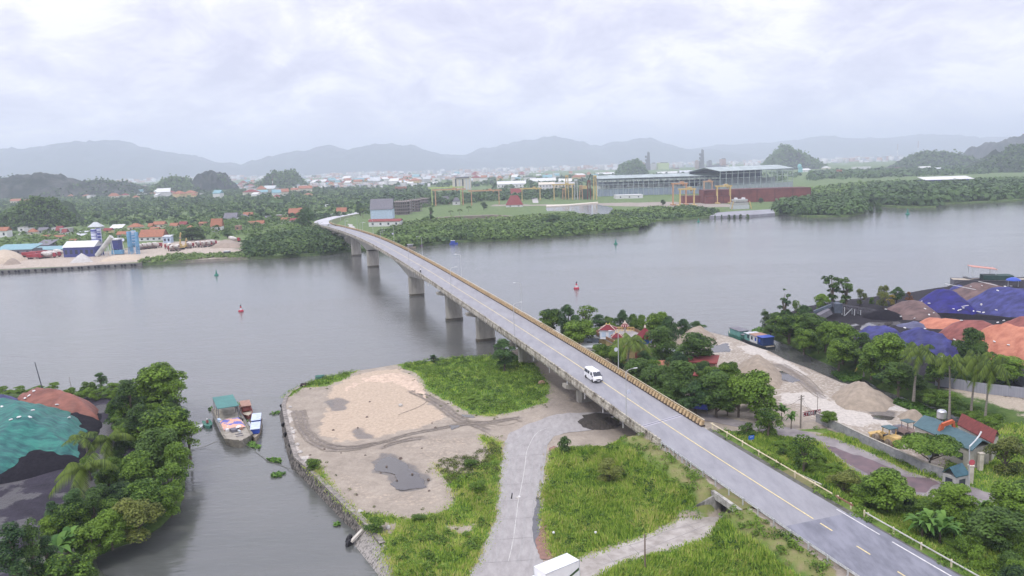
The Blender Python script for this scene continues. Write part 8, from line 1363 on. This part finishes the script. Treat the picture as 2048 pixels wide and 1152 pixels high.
c0, c1 = PD(1929, 554, 300), PD(1960, 568, 290); t = wthing('loading_conveyor', 'white and black loading conveyor reaching up at the back of the coal yard', 'conveyor', (c1.x, c1.y, 2)); e = MB(); e.beam(c0, c1, 1.4, .4); e.build('boom', blk, t); e = MB(); e.beam(c0-Vector((0, 0, 1)), c1-Vector((0, 0, 1.2)), .3); e.beam(c0, c0-Vector((0, 0, 2.8)), .3); e.beam(c0-Vector((0, 0, 2.8)), c1-Vector((0, 0, 1.2)), .3); e.build('truss', HM['tin'], t)
q = P(2026, 574, 2); t = thing('canopy', 'small blue canopy on thin legs at the far right shore', 'canopy', q); e = MB(); e.lathe([(2.6, 2.4), (2.4, 2.7), (.8, 3.4)], 6); e.build('roof', bluep, t)
for x in (-1.8, 1.8): e = MB(); e.beam((x, 0, 0), (x, 0, 2.5), .12); e.build('leg', HM['tin'], t)
for i, (u0, u1, v, m_, lb) in enumerate([(800, 818, 492, redd, 'leftmost dark fishing boat moored right of the far bridge end'), (812, 832, 495, wood, 'middle dark fishing boat moored right of the far bridge end'), (830, 846, 491, mat('boat_plum', (.12, .05, .12), .7), 'plum coloured boat moored right of the far bridge end'), (899, 916, 487.5, bluep, 'bright blue boat alone at the far bank bushes')]):
    small_boat(lb, 'O', (u0, v), (u1, v-.6), 3.2, .9, m_, dk2, [(-.35, .15, 2.4, HM['slate'] if i < 3 else bluep, HM['tin'])], z=.5)
# buoys
def buoy(label, u, v, col, s=1.):
    t = thing('buoy', label, 'buoy', P(u, v, 0), 0, None, s); m_ = {'r': mat('buoy_red', (.42, .03, .06), .5), 'g': mat('buoy_green', (.02, .20, .14), .5)}[col]; e = MB(); e.lathe([(.9, -.3), (1.15, 0), (1.15, .5), (.9, .75)], 18); e.build('float', m_, t); e = MB(); e.lathe([(.55, .7), (.42, 1.6)], 10); e.build('lower_tower', HM['white'] if col == 'r' else m_, t)
    e = MB(); e.lathe([(.42, 1.6), (.2, 2.5)], 10); e.build('upper_tower', m_, t); e = MB(); e.lathe([(.35, 2.5), (.35, 2.65), (.03, 3.2)], 10); e.build('topmark', blk if col == 'r' else m_, t)
buoy('red and white buoy left of the bridge in the near river', 482, 623, 'r', .8); buoy('red and white buoy right of the bridge', 1153, 578, 'r', .95); buoy('green buoy in the river off the mixer truck yard', 433, 551, 'g', .9); buoy('green buoy in the river right of the far bridge half', 1231.5, 488.5, 'g', 1.0); buoy('tiny dark buoy off the right mangrove islets', 1815, 429, 'g', 1.5); buoy('tiny dark buoy near the river dock', 1397, 444, 'g', 1.0)
# ropes and floating weed
def rope(label, pts, r=.05): a = pts[0]; wone('rope', MB().tube(pts, r, 4), mat('rope_grey', (.16, .16, .14), .9), label, 'rope', a)
rope('mooring rope from the barge bow to the near quay', [P(484, 884, 1.2), P(510, 902, .1), P(535, 922, .05), P(570, 934, .05), P(598, 945, .6)]); rope('mooring rope from the barge to the left bank', [P(436, 882, 1), P(410, 893, .2), P(385, 899, .1), P(362, 900, .8)])
def weed(label, k, poly, n, stuff=False, s=.22, z=.0, hh=.35, name='floating_weed'):
    pl = px(k, poly, 0); pa = np.array(pl); p = np.stack([rng.uniform(pa[:, 0].min(), pa[:, 0].max(), n*6), rng.uniform(pa[:, 1].min(), pa[:, 1].max(), n*6)], 1); p = p[inpoly(p, pl)][:n]; c = np.column_stack([p, z+hh*rng.random(len(p))]); nn = rng.normal(size=c.shape)*.5; nn[:, 2] += 1; nn /= np.linalg.norm(nn, axis=1)[:, None]; V, Fc = quads(c, nn, s*(.5+rng.random(len(c)))); o = npmesh(name, V, Fc, FG['lotus']); tag(o, label, None if stuff else 'weed patch', None, 'stuff' if stuff else None)
weed('water hyacinth choking the bend of the canal', 'B4', [(605, 770), (640, 755), (760, 765), (850, 800), (810, 830), (700, 835), (640, 800)], 3000, True, .22, 0, .5, 'water_hyacinth'); weed('water hyacinth filling the narrow end of the canal', 'B4', [(1040, 985), (1100, 965), (1240, 990), (1400, 1070), (1460, 1120), (1330, 1110), (1200, 1050), (1090, 1010)], 5000, True, .22, 0, .5, 'water_hyacinth'); weed('water hyacinth along the mouth of the canal', 'B4', [(10, 455), (60, 430), (140, 440), (200, 490), (170, 500), (100, 480), (40, 470)], 1800, True, .25, 0, .4, 'water_hyacinth')
for lb, k, pl, n in [('weed caught under the barge bow', 'B1', [(1220, 495), (1260, 485), (1300, 510), (1290, 520), (1240, 512)], 160), ('weed clump on the mooring rope near the quay', 'B1', [(1330, 572), (1400, 570), (1400, 590), (1350, 583)], 160), ('second weed clump below the rope', 'B1', [(1350, 655), (1400, 640), (1400, 660), (1365, 662)], 120), ('weed clump off the quay at the rope end', 'B2', [(-5, 575), (30, 568), (60, 578), (40, 588), (5, 585)], 140), ('weed clump just below the rope end', 'B2', [(0, 650), (40, 637), (80, 640), (50, 660), (10, 662)], 150),
    ('thin weed streak right of the barge', 'B1', [(1340, 340), (1390, 335), (1400, 342), (1360, 350)], 50), ('small weed clump left of the barge stern', 'B1', [(1040, 318), (1060, 310), (1062, 328), (1045, 330)], 60), ('tiny weed clump near the stone revetment', 'B2', [(315, 895), (345, 888), (350, 900), (325, 908)], 40), ('weeds between the barge and the maroon boat', 'B1', [(1170, 290), (1200, 285), (1240, 400), (1225, 410), (1190, 330)], 120)]: weed(lb, k, pl, n)
# small debris
st = mat('debris_stone', (.55, .53, .5), .9, c2=(.35, .33, .3), scale=2)
def rock(label, u, v, s, z=G, m=st, grp=None, k='O'):
    (u, v), = Q(k, [(u, v)]); e = MB(); rr = random.Random(int(u*7+v)); e.lathe([(s*.5, -.1), (s*.6, s*.15), (s*.45, s*.4), (s*.15, s*.55)], 7); e.v = [(x*(1+.25*rr.uniform(-1, 1)), y*(1+.25*rr.uniform(-1, 1)), zz) for x, y, zz in e.v]; o = e.build('rock', m); o.location = P(u, v, z); tag(o, label, 'rock', grp)
rock('dark red rock pile under the bridge edge', 1084, 768, 1.5, G, HM['brick']); rock('lone pale stone on the pinkish sand', 801, 812, .9); rock('small pile of pale stones on the loop road', 1035, 997, .5); rock('white stone beside the little pile on the loop road', 1038, 994, .35, G, HM['white'])
for u, v in [(580, 815), (586, 866), (594, 890), (600, 905), (607, 920), (720, 1024), (776, 1056), (583, 858), (612, 926)]: rock('pale flat rubble stone along the near quay edge', u, v, .7, G+.05, st, 'rubble stones along the near quay edge')
for i in range(26): q = (rr.uniform(600, 980), rr.uniform(800, 990)); rock('small dark clod lying on the cleared ground', q[0], q[1], rr.uniform(.2, .45), G, mat('clod', (.14, .11, .09), .95), 'clods on the cleared ground')
for u, v in [(1107, 1065), (1191, 1065), (1345, 953), (1392, 980)]: rock('white scrap of litter in the tall grass', u, v, .3, G+.9 if v > 1000 else G+2.4, HM['white'], 'litter in the tall grass')
b = P(1023, 997, G+.05); e = MB(); e.tube([b, b+Vector((.12, 0, .8))], [.1, .08], 7); t = wthing('marker_post', 'short dark marker post standing on the loop road', 'post', b); e.build('shaft', blk, t); e = MB(); e.lathe([(.12, .8), (.12, .86)], 7, b+Vector((.12, 0, 0))); e.build('cap', HM['slate'], t)

# wheel tracks and road joints, laid on the ground
def drape(name, line, w, m, dz=.05, jit=.1, zc=None):
    ln = smooth_line([Vector((*p[:2], 0)) for p in line], 10); out = []
    for i, p in enumerate(ln): p = p+Vector((nz(p.x, p.y, 1, .3), nz(p.x, p.y, 7, .3), 0))*jit; out.append(p)
    vs = []; fs = []
    for i, p in enumerate(out):
        d = (out[min(i+1, len(out)-1)]-out[max(i-1, 0)]).normalized(); nn = Vector((d.y, -d.x, 0)); ww = w*(.6+.7*abs(nz(p.x, p.y, 4, .9)))
        for s in (-1, 1): vs.append(p+nn*s*ww/2)
    q = np.array([v[:2] for v in vs]); z = near_h(q)+dz if zc is None else np.full(len(q), zc)
    vs = [(v[0], v[1], zz) for v, zz in zip(vs, z)]; fs = [(2*i, 2*i+1, 2*i+3, 2*i+2) for i in range(len(out)-1)]; o = mesh(name, vs, fs, m); flipup(o); return struct(o)
trm = mat('rut_mud', (.15, .125, .10), .75, c2=(.24, .205, .165), scale=1.2, coord='World'); jm = mat('road_joint', (.18, .17, .165), .8, c2=(.28, .265, .26), scale=1, coord='World'); sm_ = mat('tyre_smear', (.27, .26, .255), .8, c2=(.33, .32, .31), scale=.8, coord='World')
for k, q in enumerate(TRK[:5]):
    for o in (-.85, -.55, .5, .9): drape('wheel_track', [(p[0]+o*.3, p[1]+o) for p in q], .2, trm, .05, .5 if abs(o) > .6 else .25)
for q in ([(1000, 400), (1060, 425), (1100, 450)], [(1120, 380), (1200, 370), (1260, 385)], [(640, 350), (760, 300), (800, 250)], [(1100, 395), (1180, 400), (1250, 380)], [(900, 410), (1000, 395), (1080, 400), (1160, 385)], [(950, 375), (1040, 400), (1120, 410)]): drape('wheel_track', px('B2', q), .22, trm)
for q in TRK[5:]:
    for o in (-.8, .8): drape('wheel_track', [(p[0]+o, p[1]+o*.3) for p in q], .3, trm)
cl = px('B2', [(1190, 1080), (1215, 960), (1235, 800), (1255, 700), (1272, 600), (1285, 520), (1330, 440), (1396, 410)]); drape('road_joint', cl, .12, mat('joint_pale', (.5, .49, .47), .8, scale=2), 0, .05, G+.045)
for o in (-2.6, -1.5, 1.2, 2.3, 3.0): drape('tyre_smear', [(p[0]+o, p[1]-abs(o)*.2) for p in cl], .38, sm_, 0, .5, G+.042)
for k in range(7): q = Vector(cl[0]).lerp(Vector(cl[-3]), k/6.5); drape('road_joint', [(q.x-3.2, q.y-.2), (q.x, q.y), (q.x+3, q.y+.3)], .09, jm, 0, .05, G+.048)
for q in ([(620, 960), (800, 930), (1000, 850), (1250, 780)], [(560, 1080), (800, 1000), (1100, 880), (1300, 800)]): drape('road_joint', px('B6', q), .1, jm, 0, .05, G+.05)
for q in ([(950, 870), (1010, 900)], [(760, 940), (830, 1000)], [(1150, 790), (1230, 840)], [(600, 1000), (660, 1070)]): drape('road_joint', px('B6', q), .09, jm, 0, .05, G+.052)
GB = [(-45, 66), (66, 66), (66, 140), (20, 215), (-60, 215)]
canopy('weeds', 'leafy creepers and weeds mixed into the tall grass', GB, 2600, .75, .75, 46, .11, 'mid', G, 31, .08, (), near_h, lambda p: near_grass(p) > .8); canopy('weeds', 'yellowish weed clumps in the grass', GB, 1200, .6, .95, 40, .09, 'yel', G, 32, .1, (), near_h, lambda p: near_grass(p) > .5)
canopy('weeds', 'sparse low weeds at the edges of the bare ground', GB, 420, .4, .3, 24, .07, 'olive', G, 33, 0, (), near_h, lambda p: (near_grass(p) > -2.6) & (near_grass(p) < .2) & (np.abs(hline(p)) > 6) & (sdp(p, LOOP) < -.2) & (sdp(p, PATH) < -.3) & (sdp(p, RROAD) < -.3) & (sdp(p, NEARP) > 1.5))
canopy('weeds', 'brownish dry weeds on the mud beside the loop road', px('B2', [(815, 590), (900, 560), (1010, 560), (1100, 480), (1150, 520), (1140, 640), (1000, 660), (900, 690)]), 160, .6, .5, 36, .09, 'olive', G, 34, 0, (), near_h)
scatter_trees([(88, 78), (120, 78), (122, 126), (100, 124), (84, 108)], 46, ['oakA', 'oakB', 'yelA', 'bushA'], (3, 5.5), (3.6, 5.6), G, 'tree in the grove at the right edge past the workshop', 'trees of the grove past the workshop', 2.6, 51, hfn)
